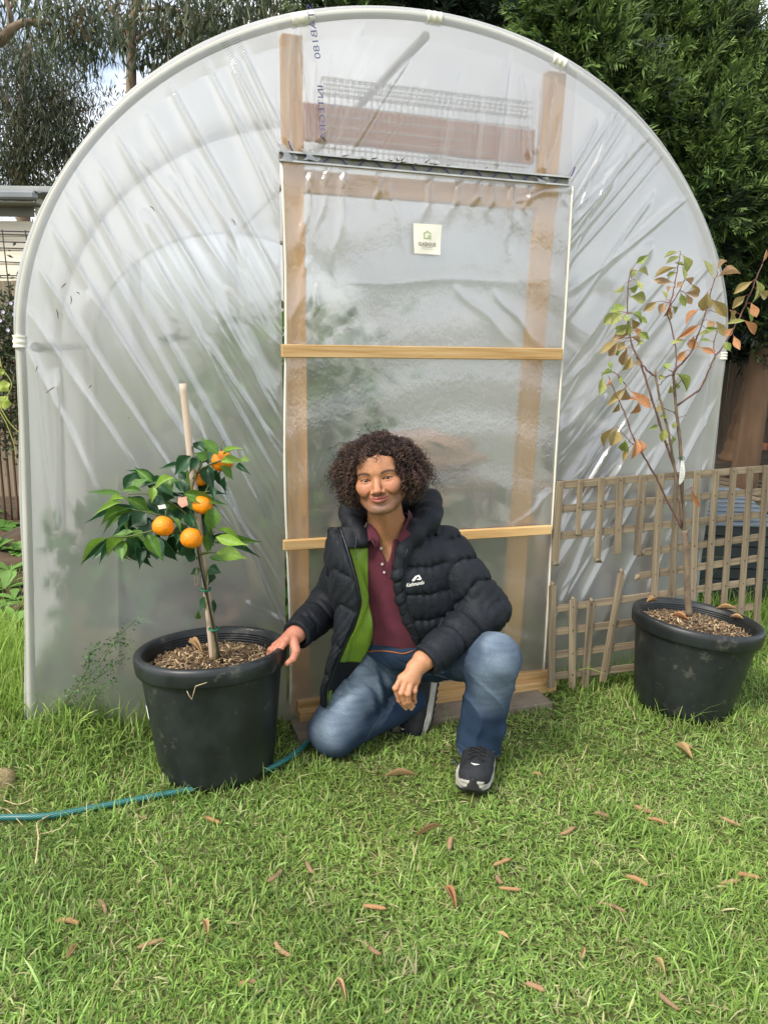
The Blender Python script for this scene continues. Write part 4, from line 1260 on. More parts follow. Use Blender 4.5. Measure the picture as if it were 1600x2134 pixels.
upv = np.cross(side, tg)
a = np.linspace(-math.pi / 2, 1.5 * math.pi, sgm)
hv = q[:, None] + 0.0092 * (side[:, None] * np.cos(a)[None, :, None] + upv[:, None] * np.sin(a)[None, :, None])
sl = np.concatenate([[0], np.cumsum(np.linalg.norm(np.diff(q, axis=0), axis=1))]) / 0.0235
hc = np.zeros((700, sgm, 3)); hc[..., 0] = sl[:, None]; hc[..., 1] = np.linspace(0, 1, sgm)[None]
hose = obj('garden_hose', hv.reshape(-1, 3), grid_faces(700, sgm), M['hose'], None, col=hc.reshape(-1, 3))
tag(hose, 'green braided garden hose lying across the lawn', 'hose')

# ------------------------------------------------------------------ fences, shed
M['paling'] = wood_mat('grey_paling', rgb('6e6353'), rgb('8a7d69'), rgb('9f927c'), rough=0.9, gscale=0.6)
M['paling_dark'] = wood_mat('brown_paling', rgb('3a2f25'), rgb('4d3f31'), rgb('5c4c3c'), rough=0.9, gscale=0.6)
M['plinth'] = wood_mat('plinth_board', rgb('4a4136'), rgb('5c5245'), rgb('6a5f50'), rough=0.9)
def paling_fence(label, P0, P1, h, mat, w=0.145, plinth=None):
    P0, P1 = np.asarray(P0), np.asarray(P1)
    d = nrm(P1 - P0); L_ = np.linalg.norm(P1 - P0)
    nf = np.cross(d, ZU)
    if nf[1] > 0: nf = -nf
    e = empty('paling_fence', (P0 + P1) / 2)
    tag(e, label, 'fence')
    n = int(L_ / (w + 0.004))
    gg = np.random.default_rng(int(L_ * 100))
    for k in range(n):
        p = P0 + d * ((k + 0.5) * (w + 0.004)) + nf * (0.004 * (k % 2))
        hh = h + gg.normal(0, 0.008)
        b = board('paling', p + ZU * 0.12, p + ZU * hh + d * gg.normal(0, 0.004), w, 0.016, nf, mat, e, bev=0.002)
    for z in (0.4, h - 0.25):
        board('fence_rail', P0 + ZU * z - nf * 0.03, P1 + ZU * z - nf * 0.03, 0.075, 0.04, nf, mat, e)
    board('plinth', P0 + ZU * 0.09 + nf * 0.014, P1 + ZU * 0.09 + nf * 0.014, 0.19, 0.025, nf, plinth or mat, e)
    return e
fz = float(at(20, 586, 6.0)[2])
paling_fence('grey timber paling fence by the shed', V(-5.2, 6.0, 0), V(-2.46, 6.0, 0), fz, M['paling'], plinth=M['plinth'])
paling_fence('dark timber paling fence behind the leaning trunk', V(1.2, 9.2, 0), V(8.5, 9.2, 0), 1.95, M['paling_dark'], plinth=M['plinth'])

# weatherboard shed with a dark roof
M['board_cream'] = wood_mat('cream_weatherboard', rgb('c9bfa8'), rgb('d8cfba'), rgb('e0d8c6'), rough=0.7, knots=False, gscale=0.4)
M['shed_trim'] = mk('shed_trim', rgb('6d6a62'), rgb('807c73'), scale=4, rough=0.7)
M['gutter'] = mk('gutter_grey', rgb('6f7274'), rgb('85888a'), scale=3, rough=0.45)
M['roof_tin'] = mk('roof_sheet', rgb('4a4d52'), rgb('6a6d72'), scale=6, rough=0.6, bump=0.3)
M['ridge'] = mk('ridge_cap', rgb('a3a59c'), rgb('bcbdb4'), scale=3, rough=0.5)
SY = 8.2
shed = empty('garden_shed', (-5.0, SY, 0))
tag(shed, 'cream weatherboard shed with grey gutter and dark roof', 'shed')
def sz(y): return float(at(30, y, SY)[2])
sx0, sx1 = -9.0, -3.55
zt = sz(452)
z = 0.05
k = 0
bh = (sz(463) - sz(521)) * 0.5
board_top = sz(462)
zz3 = board_top
while zz3 > 0.2:
    b = board('weatherboard', V(sx0, SY, zz3 - bh * 0.5), V(sx1, SY, zz3 - bh * 0.5), bh + 0.012, 0.014, V(0, -1, 0.10), M['board_cream'], shed)
    zz3 -= bh
board('fascia', V(sx0, SY - 0.02, sz(440)), V(sx1, SY - 0.02, sz(440)), sz(428) - sz(453), 0.02, V(0, -1, 0), M['shed_trim'], shed)
board('soffit', V(sx0, SY - 0.12, sz(430)), V(sx1 + 0.1, SY - 0.12, sz(430)), 0.26, 0.015, ZU, M['shed_trim'], shed)
board('gutter', V(sx0, SY - 0.24, sz(421) + 0.02), V(sx1 + 0.13, SY - 0.24, sz(421) + 0.02), sz(413) - sz(431), 0.10, V(0, -1, 0), M['gutter'], shed, bev=0.02)
# roof slope, corrugated, and ridge cap
nc = 160
xs = np.linspace(sx0, sx1 + 0.2, nc)
zl, zh = sz(410), sz(392) + 0.30
rows = [(SY - 0.26, zl), (SY + 0.9, (zl + zh) / 2), (SY + 2.0, zh)]
rv = np.array([[[x, y, z_ + 0.012 * math.sin(x * 60)] for x in xs] for y, z_ in rows]).reshape(-1, 3)
obj('roof', rv, grid_faces(3, nc), M['roof_tin'], shed)
tube_obj('ridge_cap', np.array([[sx0, SY + 2.0, zh + 0.01], [sx1 + .2, SY + 2.0, zh + 0.01]]), 0.09, M['ridge'], shed, 10)
board('end_wall', V(sx1 + 0.01, SY + 1.0, 0.05), V(sx1 + 0.01, SY + 1.0, zl), 2.0, 0.02, V(1, 0, 0), M['board_cream'], shed)

# steel mesh panel standing above the fence
M['rust_wire'] = mk('rusty_wire', rgb('2a2024'), rgb('3c2e30'), rough=0.8)
mesh_e = empty('steel_mesh_panel', at(30, 580, 5.9) * [1, 1, 0])
tag(mesh_e, 'rusty steel wire mesh panel standing above the paling fence', 'wire mesh')
YM = 5.9
for (a, b) in (((5, 478), (22, 585)), ((53, 480), (64, 548)), ((-45, 476), (-22, 590))):
    tube_obj('mesh_wire', np.array([at(*a, YM), at(*b, YM) + (V(0, 0, -0.5) if b[1] > 560 else 0)]), 0.0048, M['rust_wire'], mesh_e, 6)
for (a, b) in (((-60, 480), (98, 484)), ((-60, 486), (90, 491)), ((-60, 502), (80, 506)), ((-60, 515), (74, 519)), ((-60, 543), (64, 548)), ((-60, 573), (60, 575))):
    tube_obj('mesh_wire', np.array([at(*a, YM), at(*b, YM)]), 0.0042, M['rust_wire'], mesh_e, 6)

# ------------------------------------------------------------------ foliage engines
M['euc_leaf'] = mk('eucalypt_leaf', (1, 1, 1), (0.75, 0.75, 0.75), scale=3, rough=0.5, attr=True, transl=0.25)
M['euc_bark'] = mk('eucalypt_bark', rgb('6d5a48'), rgb('a08d76'), scale=4, rough=0.9, bump=0.4, stretch=(1, 1, .25))
M['con_leaf'] = mk('cypress_foliage', (1, 1, 1), (0.7, 0.7, 0.7), scale=2.5, rough=0.6, attr=True, transl=0.22)
M['con_bark'] = mk('cypress_bark', rgb('4a3829'), rgb('7b6047'), scale=5, rough=0.95, bump=0.8, bscale=14, stretch=(1, 1, .2))

def blades(C, D, Wd, Ln, colr, bend=None):
    """lance leaves: C base (n,3), D direction, Wd width vec (n,3), Ln length -> verts, quads+cols (2 quads each)"""
    n = len(C)
    a = C; b = C + D * (Ln * 0.45)[:, None] + Wd; c = C + D * (Ln * 0.45)[:, None] - Wd
    e = C + D * Ln[:, None]
    if bend is not None: e = e + bend
    v = np.stack([a, c, e, b], 1).reshape(-1, 3)
    f = np.arange(n * 4).reshape(n, 4)
    return v, f, np.repeat(colr, 4, 0)

def euc_crown(blobs, seed, lsize=0.15, dens=1.0, tone=1.0):
    gg = np.random.default_rng(seed)
    Cs, Ds, Ws, Ls, Co = [], [], [], [], []
    for (px, py, Y, r, n) in blobs:
        c = at(px, py, Y)
        n_cl = max(2, int(n * dens / 31))
        cl = c + gg.normal(0, 1, (n_cl, 3)) * r * [0.55, 0.7, 0.5]
        for q_ in cl:
            m_ = int(gg.integers(16, 36))
            p = q_ + gg.normal(0, 1, (m_, 3)) * np.minimum([0.20, 0.20, 0.14], r * 0.7)
            d = gg.normal(0, 0.45, (m_, 3)) + [0, 0, -1.0]
            d /= np.linalg.norm(d, axis=1)[:, None]
            w = np.cross(d, gg.normal(0, 1, (m_, 3)))
            w = w / np.linalg.norm(w, axis=1)[:, None] * gg.uniform(0.008, 0.016, m_)[:, None] * (lsize / 0.15)
            Cs.append(p); Ds.append(d); Ws.append(w); Ls.append(gg.uniform(0.7, 1.35, m_) * lsize)
            base = np.array(rgb('4a553d')) if gg.uniform() < 0.6 else np.array(rgb('676e4c'))
            if gg.uniform() < 0.08: base = np.array(rgb('6b5a3a'))
            Co.append(base * tone * gg.uniform(0.7, 1.35, (m_, 1)))
    return blades(np.vstack(Cs), np.vstack(Ds), np.vstack(Ws), np.concatenate(Ls), np.vstack(Co))

def eucalypt(label, trunk, branches, blobs, seed, r0, lsize=0.15, dens=1.0, tone=1.0):
    t = np.array(trunk)
    e = empty('eucalyptus_tree', t[0])
    tag(e, label, 'tree', 'eucalyptus trees beyond the greenhouse')
    q = spline(t, 30)
    tube_obj('trunk', q, np.linspace(r0, r0 * 0.5, 30), M['euc_bark'], e, 10)
    for b in branches:
        b = np.array(b)
        q = spline(b[:, :3], 16)
        tube_obj('branch', q, np.linspace(b[0, 3], b[-1, 3], 16), M['euc_bark'], e, 7)
    v, f, c = euc_crown(blobs, seed, lsize, dens, tone)
    obj('crown', v, f, M['euc_leaf'], e, col=c, smooth=False)
    return e
def P4(px, py, Y, r): return np.append(at(px, py, Y), r)
YE = 12.5
eucalypt('dense grey green eucalyptus behind the shed roof', [V(*(at(45, 420, YE)[:2]), 0), at(45, 380, YE), at(48, 230, YE), at(60, 90, YE)],
         [[P4(45, 330, YE, .06), P4(90, 260, YE, .03), P4(140, 210, YE, .015)], [P4(46, 300, YE, .06), P4(20, 220, YE, .03), P4(-20, 180, YE, .02)], [P4(45, 370, YE, .05), P4(80, 330, YE, .03), P4(120, 300, YE, .015)], [P4(40, 380, YE, .05), P4(0, 330, YE, .03)], [P4(58, 100, YE, .04), P4(90, 140, YE, .02)]],
         [(30, 120, YE, .55, 700), (80, 140, YE, .5, 700), (40, 200, YE, .6, 900), (110, 190, YE, .5, 800), (150, 225, YE, .32, 480), (60, 270, YE, .55, 900), (120, 265, YE, .4, 620), (10, 300, YE, .5, 700), (80, 320, YE, .45, 700), (140, 310, YE, .35, 430), (20, 360, YE, .4, 520), (100, 365, YE, .22, 150), (60, 355, YE, .3, 260), (-60, 200, YE, .8, 700), (-60, 330, YE, .6, 500), (140, 335, YE - .2, .2, 140), (120, 378, YE - .5, .16, 90)], 21, .12, lsize=0.115, dens=2.4, tone=0.72)
YF = 9.5
eucalypt('eucalyptus with pale bent limbs reaching in at the top left corner', [V(*(at(-260, 300, YF)[:2]), 0), at(-250, 500, YF), at(-220, 200, YF), at(-150, 120, YF)],
         [[P4(-170, 130, YF, .09), P4(-60, 110, YF, .07), P4(0, 85, YF, .06), P4(25, 60, YF, .05), P4(55, 46, YF, .045), P4(110, 48, YF, .025)], [P4(24, 62, YF, .035), P4(20, 20, YF, .03), P4(10, -20, YF, .02)], [P4(20, 20, YF, .02), P4(34, 0, YF, .02), P4(45, -20, YF, .02)]],
         [(20, 10, YF, .3, 160), (70, 20, YF, .3, 260), (120, 20, YF, .3, 300), (160, 40, YF, .28, 300), (190, 20, YF, .26, 260), (150, 80, YF, .25, 240), (120, 70, YF, .2, 160), (175, 75, YF, .2, 190), (205, 40, YF, .12, 90), (185, 100, YF, .10, 70), (150, 125, YF, .14, 90), (70, -40, YF, .4, 300), (150, -40, YF, .4, 300), (-60, 20, YF, .5, 300), (-80, -60, YF, .6, 300), (90, 100, YF, .2, 90)], 22, .16)
YG = 11.0
eucalypt('slender straight eucalyptus with hanging leaves above the hoop', [V(*(at(272, 260, YG)[:2]), 0), at(272, 420, YG), at(274, 200, YG), at(276, 70, YG), at(290, -40, YG)],
         [[P4(274, 70, YG, .05), P4(250, 40, YG, .035), P4(220, 5, YG, .02)], [P4(275, 90, YG, .03), P4(330, 60, YG, .02), P4(400, 75, YG, .015)], [P4(280, 20, YG, .03), P4(360, 20, YG, .02), P4(450, 40, YG, .012)], [P4(274, 120, YG, .015), P4(270, 90, YG, .012), P4(262, 60, YG, .01)]],
         [(240, 20, YG, .2, 130), (255, 55, YG, .16, 110), (250, 75, YG, .10, 60), (300, 60, YG, .22, 220), (330, 20, YG, .3, 330), (370, 60, YG, .28, 360), (330, 100, YG, .25, 280), (305, 130, YG, .12, 90), (330, 140, YG, .14, 80), (400, 100, YG, .25, 320), (420, 40, YG, .3, 420), (470, 70, YG, .3, 380), (500, 20, YG, .3, 400), (540, 45, YG, .25, 330), (590, 10, YG, .25, 330), (560, -20, YG, .3, 300), (440, -10, YG, .4, 400), (370, -30, YG, .4, 350), (640, -10, YG, .3, 300), (360, 130, YG, .14, 70), (300, 30, YG, .2, 130)], 23, .095, lsize=0.17)
YH = 13.5
eucalypt('further eucalyptus filling the gap above the hoop', [V(*(at(480, 260, YH)[:2]), 0), at(480, 420, YH), at(485, 200, YH), at(500, 20, YH)],
         [[P4(485, 150, YH, .05), P4(420, 100, YH, .03), P4(380, 90, YH, .02)], [P4(486, 140, YH, .05), P4(560, 80, YH, .03)]],
         [(420, 110, YH, .4, 380), (480, 80, YH, .5, 600), (540, 60, YH, .5, 600), (600, 40, YH, .5, 600), (420, 60, YH, .3, 350), (640, 30, YH, .4, 400), (520, 10, YH, .5, 500), (380, 110, YH, .2, 160), (700, 0, YH, .4, 400)], 24, .10, tone=0.8)

# ------------------------------------------------------------------ cypress
def cypress(label, base, sprays, seed, h, r0, inner=None):
    gg = np.random.default_rng(seed)
    base = np.asarray(base, float)
    e = empty('cypress_tree', base)
    tag(e, label, 'tree', 'dark cypress trees at the back of the yard')
    q = spline(np.array([base, base + V(0.05, 0, h * .4), base + V(0, 0, h * 0.97)]), 20)
    tube_obj('trunk', q, np.linspace(r0, r0 * .15, 20), M['con_bark'], e, 9)
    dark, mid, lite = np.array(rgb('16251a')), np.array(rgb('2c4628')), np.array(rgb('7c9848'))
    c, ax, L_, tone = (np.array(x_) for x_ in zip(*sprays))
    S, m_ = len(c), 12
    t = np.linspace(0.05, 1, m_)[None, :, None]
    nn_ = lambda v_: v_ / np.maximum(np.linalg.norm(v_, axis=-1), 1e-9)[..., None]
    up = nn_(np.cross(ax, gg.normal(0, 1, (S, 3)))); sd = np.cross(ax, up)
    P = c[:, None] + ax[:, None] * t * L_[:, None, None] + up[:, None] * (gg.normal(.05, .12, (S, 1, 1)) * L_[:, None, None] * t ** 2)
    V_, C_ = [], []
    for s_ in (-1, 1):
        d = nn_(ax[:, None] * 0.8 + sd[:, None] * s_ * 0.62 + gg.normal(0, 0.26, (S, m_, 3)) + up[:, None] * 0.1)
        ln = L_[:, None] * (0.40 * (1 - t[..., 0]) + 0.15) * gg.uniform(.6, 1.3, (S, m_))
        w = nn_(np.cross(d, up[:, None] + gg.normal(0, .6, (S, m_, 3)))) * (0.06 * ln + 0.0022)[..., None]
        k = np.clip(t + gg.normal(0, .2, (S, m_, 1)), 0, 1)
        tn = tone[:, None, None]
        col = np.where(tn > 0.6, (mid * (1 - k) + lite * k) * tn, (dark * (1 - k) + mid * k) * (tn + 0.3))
        v, f, cc = blades(P.reshape(-1, 3), d.reshape(-1, 3), w.reshape(-1, 3), ln.ravel(), col.reshape(-1, 3))
        V_.append(v); C_.append(cc)
    F_ = [np.arange(sum(len(v) for v in V_)).reshape(-1, 4)]
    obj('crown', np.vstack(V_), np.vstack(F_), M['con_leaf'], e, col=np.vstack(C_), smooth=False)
    return e
def spray_set(blobs, seed, size=0.34):
    size, mult = size * 0.68, (2.1 if size < .45 else 1.35)
    gg = np.random.default_rng(seed)
    out = []
    for (px, py, Y, r, n, tone) in blobs:
        c = at(px, py, Y)
        for k in range(int(n * mult)):
            o_ = gg.normal(0, 1, 3); o_ /= np.linalg.norm(o_)
            rad = r * gg.uniform(0.25, 1.0) ** 0.5
            p = c + o_ * rad * [1, 0.8, 1]
            ax = nrm(o_ * 0.6 + V(gg.normal(0, .3), -0.35, 0.75) + gg.normal(0, .45, 3))
            out.append((p, ax, size * gg.uniform(0.6, 1.3), tone * gg.uniform(0.55, 1.3)))
    return out
YC = 6.6
cypress('bushy cypress to the right of the greenhouse with light green tips', V(3.35, 7.1, 0),
        spray_set([(1330, 60, YC, .35, 190, 1.0), (1400, 110, YC, .38, 260, .95), (1440, 30, YC, .3, 150, .95), (1480, 130, YC, .34, 190, .8), (1430, 200, YC, .4, 270, .95), (1530, 220, YC, .4, 250, .9), (1460, 290, YC - .2, .38, 280, 1.0), (1540, 330, YC, .4, 240, .9), (1480, 390, YC - .2, .36, 240, 1.0), (1560, 420, YC, .4, 220, .8), (1600, 300, YC, .4, 150, .8), (1590, 230, YC, .3, 70, .8), (1380, 170, YC, .3, 140, .8), (1490, 450, YC + .1, .3, 120, .6), (1350, 110, YC, .3, 130, .8)], 31), 31, 6.0, 0.13)
cypress('cypress with upright feathery shoots just above the hoop', V(1.75, 6.9, 0),
        spray_set([(1180, 60, YC - .5, .24, 110, 1.05), (1230, 110, YC - .5, .24, 120, 1.0), (1150, 20, YC - .5, .2, 70, 1.0), (1270, 160, YC - .5, .2, 80, .95), (1300, 210, YC - .5, .22, 90, .9), (1340, 250, YC - .4, .22, 90, .9), (1225, 20, YC - .4, .25, 60, .9), (1210, 170, YC - .2, .3, 90, .5)], 32, 0.38), 32, 5.5, 0.10)
YD = 8.6
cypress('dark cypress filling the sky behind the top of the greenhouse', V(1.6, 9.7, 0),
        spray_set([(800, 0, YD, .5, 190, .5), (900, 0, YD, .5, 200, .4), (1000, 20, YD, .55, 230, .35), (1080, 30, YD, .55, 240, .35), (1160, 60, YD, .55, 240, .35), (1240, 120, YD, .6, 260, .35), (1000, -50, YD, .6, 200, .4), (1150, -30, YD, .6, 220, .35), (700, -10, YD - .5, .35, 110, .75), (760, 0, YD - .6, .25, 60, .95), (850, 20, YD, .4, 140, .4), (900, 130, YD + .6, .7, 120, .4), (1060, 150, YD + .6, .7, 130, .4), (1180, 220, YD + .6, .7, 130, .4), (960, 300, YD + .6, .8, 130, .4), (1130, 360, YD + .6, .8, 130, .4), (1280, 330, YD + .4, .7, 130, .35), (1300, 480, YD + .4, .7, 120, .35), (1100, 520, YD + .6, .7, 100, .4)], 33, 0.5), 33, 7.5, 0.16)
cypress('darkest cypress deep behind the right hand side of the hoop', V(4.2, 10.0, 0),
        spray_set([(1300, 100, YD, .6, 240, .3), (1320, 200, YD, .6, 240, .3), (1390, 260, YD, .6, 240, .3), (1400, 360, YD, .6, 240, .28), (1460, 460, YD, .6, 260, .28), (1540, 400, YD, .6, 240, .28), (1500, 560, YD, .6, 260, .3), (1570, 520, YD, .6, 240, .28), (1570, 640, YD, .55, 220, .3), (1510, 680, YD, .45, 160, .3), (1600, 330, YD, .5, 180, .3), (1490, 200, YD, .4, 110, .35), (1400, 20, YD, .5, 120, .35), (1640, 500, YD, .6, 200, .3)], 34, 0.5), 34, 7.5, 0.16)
cypress('low cypress boughs hanging over the dark fence', V(3.9, 8.2, 0),
        spray_set([(1510, 520, YC + .4, .3, 110, .7), (1570, 560, YC + .3, .3, 100, .65), (1530, 630, YC + .4, .26, 80, .6), (1590, 640, YC + .3, .25, 60, .6), (1500, 600, YC + .8, .3, 70, .45), (1570, 700, YC + .4, .16, 30, .6)], 35, 0.3), 35, 5.0, 0.1)

# leaning tree trunk behind the pallet
lean = tube_obj('leaning_trunk', spline(np.array([at(1535, 965, 7.6), at(1552, 900, 7.6), at(1580, 800, 7.6), at(1610, 700, 7.6), at(1640, 560, 7.7), at(1650, 420, 7.9)]), 40), np.interp(np.linspace(0, 1, 40), [0, .1, .5, 1], [.19, .155, .14, .10]) * (1 + .06 * np.sin(np.arange(40) * 1.9)), M['con_bark'], None, 14)
tag(lean, 'leaning brown tree trunk in front of the dark fence', 'tree trunk')
# bare twigs against the sky at the top right corner
bt = empty('bare_tree', V(5.6, 10.5, 0))
tag(bt, 'leafless twiggy tree against the sky in the top right corner', 'tree')
gg = np.random.default_rng(5)
YB = 9.6
tube_obj('trunk', spline(np.array([V(5.6, 10.5, 0), at(1690, 400, 9.8), at(1640, 130, YB), at(1600, 30, YB)]), 20), np.linspace(.11, .02, 20), M['con_bark'], bt, 8)
for k in range(34):
    x, y = gg.uniform(1480, 1640), gg.uniform(-10, 150)
    a = gg.uniform(2.4, 4.2)
    L_ = gg.uniform(40, 110)
    p = [at(1640 - 20 * gg.uniform(), 130 + gg.uniform(-60, 60), YB), at((x + 1640) / 2, (y + 110) / 2 + gg.normal(0, 12), YB + gg.normal(0, .1)), at(x, y, YB + gg.normal(0, .2))]
    tube_obj('twig', spline(np.array(p), 12), np.linspace(.010, .003, 12), M['con_bark'], bt, 5)

# ------------------------------------------------------------------ pallet, compost bin, bricks
M['pallet'] = wood_mat('pallet_wood', rgb('4b4136'), rgb('6a5d4d'), rgb('81735f'), rough=0.9)
pal = empty('wooden_pallet', gnd(1560, 1075))
tag(pal, 'grey wooden pallet lying on soil behind the lattice', 'pallet')
py_, pz_ = gnd(1560, 1075)[1], 0.0
pr = nrm(V(1, 0.12, 0)); pd = nrm(V(-0.45, 1, 0))
o0 = V(gnd(1490, 1075)[0] - 0.05, py_, 0)
for t in (0.0, 0.5, 1.0):
    a = o0 + pd * t * 1.15
    board('bearer', a + ZU * .075, a + pr * 1.3 + ZU * .075, 0.10, 0.045, pd * -1, M['pallet'], pal)
for k in range(7):
    a = o0 + pr * (0.02 + k * 0.205)
    board('deck_board', a + ZU * .137 - pd * .04, a + pd * 1.25 + ZU * .137, 0.095, 0.018, ZU, M['pallet'], pal)
M['bin'] = mk('bin_plastic', rgb('1e2428'), rgb('2c3439'), scale=5, rough=0.5)
M['bin_lid'] = mk('bin_lid_plastic', rgb('59646c'), rgb('6b767d'), scale=5, rough=0.5)
bn = empty('compost_bin', gnd(1500, 1255))
tag(bn, 'dark plastic compost bin with grey lid behind the lattice', 'compost bin')
bY = float(gnd(1500, 1262)[1])
bl_, br_ = V(at(1440, 1250, bY)[0], bY, 0), V(at(1590, 1250, bY)[0], bY - .02, 0)
bdr = nrm(br_ - bl_); bdd = np.cross(ZU, bdr)
zt_ = float(at(1500, 1108, bY)[2])
nslat = 6
for k in range(nslat):
    z = 0.03 + (zt_ - 0.05) * (k + .5) / nslat
    board('bin_panel', bl_ + ZU * z + bdd * (0.012 - 0.004 * (k % 2)), br_ + ZU * z + bdd * (0.012 - 0.004 * (k % 2)), (zt_ - .05) / nslat - 0.006, 0.02, -bdd, M['bin'], bn)
board('bin_side', (bl_ + bdd * .3) + ZU * 0.02, (bl_ + bdd * .3) + ZU * zt_, 0.56, 0.02, -bdr, M['bin'], bn)
board('bin_side', (br_ + bdd * .3) + ZU * 0.02, (br_ + bdd * .3) + ZU * zt_, 0.56, 0.02, bdr, M['bin'], bn)
board('bin_rim', bl_ + ZU * (zt_ + .01) - bdr * .02, br_ + ZU * (zt_ + .01) + bdr * .02, 0.055, 0.03, -bdd, M['bin'], bn)
lidc = (bl_ + br_) / 2 + bdd * .3 + ZU * (zt_ + .05)
for k in range(9):
    a = bl_ - bdr * .02 + bdd * (0.0 + k * .068) + ZU * (zt_ + .045 + .012 * k)
    board('lid_panel', a, a + nrm(br_ - bl_) * (np.linalg.norm(br_ - bl_) + .04), 0.066, 0.012, ZU, M['bin_lid'], bn)
M['brick'] = mk('brick_red', rgb('8a5238'), rgb('a86a4a'), scale=12, rough=0.9, bump=.4)
for k, (x, y) in enumerate(((1575, 930), (1600, 915), (1585, 905))):
    c = gnd(x, y + 40); c = at(x, y, float(c[1]) - 0.4)
    b = board('brick', c - V(.11, 0, 0), c + V(.11, .02, 0), 0.11, 0.08, ZU, M['brick'])
    tag(b, ('red brick lying lowest beside the leaning trunk', 'red brick at the picture edge beside the leaning trunk', 'red brick topmost beside the leaning trunk')[k], 'brick', 'bricks behind the pallet')
# heap of dark soil the bricks rest on
hx, hy = np.meshgrid(np.linspace(-1, 1, 25), np.linspace(-1, 1, 25))
hz = 0.36 * np.exp(-(hx ** 2 + hy ** 2) * 2.4) * (1 + .15 * np.sin(hx * 9) * np.cos(hy * 7)) - 0.03
hc = V(5.0, 8.35, 0)
heap = obj('soil_heap', np.stack([hc[0] + hx * 1.6, hc[1] + hy * 0.8, hz], -1).reshape(-1, 3), grid_faces(25, 25), M['soil'])
tag(heap, 'low heap of dark soil by the fence', 'soil heap', kind='structure')

# pavers at the door step
M['paver'] = mk('concrete_paver', rgb('6a5e50'), rgb('877a68'), scale=14, rough=0.9, bump=.5)
for k, (x, ln) in enumerate(((0.66, 0.34), (1.02, 0.36), (1.36, 0.28))):
    c = gp(x, -0.002, -0.135)
    b = board('paver', c - GT * ln / 2, c + GT * ln / 2, 0.15, 0.05, ZU, M['paver'])
    tag(b, ('concrete paver at the door step beside the hose end', 'concrete paver at the door step behind the raised shoe', 'concrete paver at the door step behind the flat shoe')[k], 'paver', 'pavers along the door step')

# ------------------------------------------------------------------ garden bed on the left
M['weed'] = mk('weed_leaf', (1, 1, 1), (.8, .8, .8), scale=20, rough=0.55, attr=True, transl=0.3)
hx, hy = np.meshgrid(np.linspace(-1, 1, 40), np.linspace(-1, 1, 40))
bed = obj('garden_bed', np.stack([-2.75 + hx * 1.15, 4.75 + hy * 1.2, 0.02 + 0.05 * np.clip(1.0 - np.maximum(abs(hx), abs(hy)) ** 6, 0, 1) + .012 * np.sin(hx * 21) * np.sin(hy * 17)], -1).reshape(-1, 3), grid_faces(40, 40), M['soil'])
tag(bed, 'bare soil garden bed beside the greenhouse', 'garden bed', kind='structure')
edge = board('timber_edging', gnd(-60, 1160, 0.07), gnd(48, 1108, 0.07), 0.09, 0.03, V(.4, -.5, .75), M['pallet'])
tag(edge, 'short grey timber edging the garden bed', 'timber edging')
def rosette(name, label, base, n, ln, wd, seed, tone, up=0.6):
    gg = np.random.default_rng(seed)
    mb = MB()
    for k in range(n):
        a = gg.uniform(0, 2 * math.pi); el = gg.uniform(0.15, up)
        d = V(math.cos(a) * math.cos(el), math.sin(a) * math.cos(el), math.sin(el)); L_ = ln * gg.uniform(.6, 1.2)
        s = nrm(np.cross(d, ZU)); t = np.linspace(0, 1, 6)
        w = np.interp(t, [0, .25, .6, .9, 1], [.12, .5, 1, .6, .05]) * wd / 2
        P = base + d * (t * L_)[:, None] - ZU * (0.35 * L_ * t ** 2)[:, None]
        v = np.stack([P - s * w[:, None], P + ZU * -.004, P + s * w[:, None]], 1).reshape(-1, 3)
        mb.add(v, grid_faces(6, 3), np.array(rgb(tone)) * gg.uniform(.75, 1.3))
    o = mb.build(name, M['weed'])
    tag(o, label, 'plant', 'weeds in the garden bed')
    return o
rosette('broadleaf_weed', 'broad leaved green weed in the bed by the timber edging', gnd(5, 1100, .07), 16, .20, .09, 41, '5d8a3a')
rosette('broadleaf_weed', 'broad leaved weed lowest in the garden bed', gnd(20, 1190, .07), 14, .18, .08, 42, '6b9440')
rosette('broadleaf_weed', 'small weed beside the lower hoop leg', gnd(30, 1250, .06), 14, .13, .05, 43, '6f9a44')
rosette('broadleaf_weed', 'leafy weed at the picture edge above the timber edging', gnd(-20, 1060, .07), 14, .2, .08, 44, '5a8638')
rosette('broadleaf_weed', 'small dark weed against the fence plinth', gnd(25, 1010, .07), 12, .16, .05, 45, '4c6b34', 1.2)

for k_, (px_, py_, ln_, w2_, tn_, lb_) in enumerate(((40, 1150, .17, .06, '6f9a44', 'young weed tight against the hoop leg above the edging'), (-10, 1150, .2, .08, '64903e', 'weed half out of the picture beside the timber edging'), (10, 1230, .16, .06, '78a04a', 'bright weed below the timber edging'), (35, 1300, .14, .04, '7ba24c', 'weed among tall grass by the hoop leg'), (-15, 1280, .18, .06, '6c9642', 'weed at the picture edge above the tall grass'))):
    rosette('broadleaf_weed', lb_, gnd(px_, py_, .06), 18, ln_, w2_, 70 + k_, tn_, 1.0)
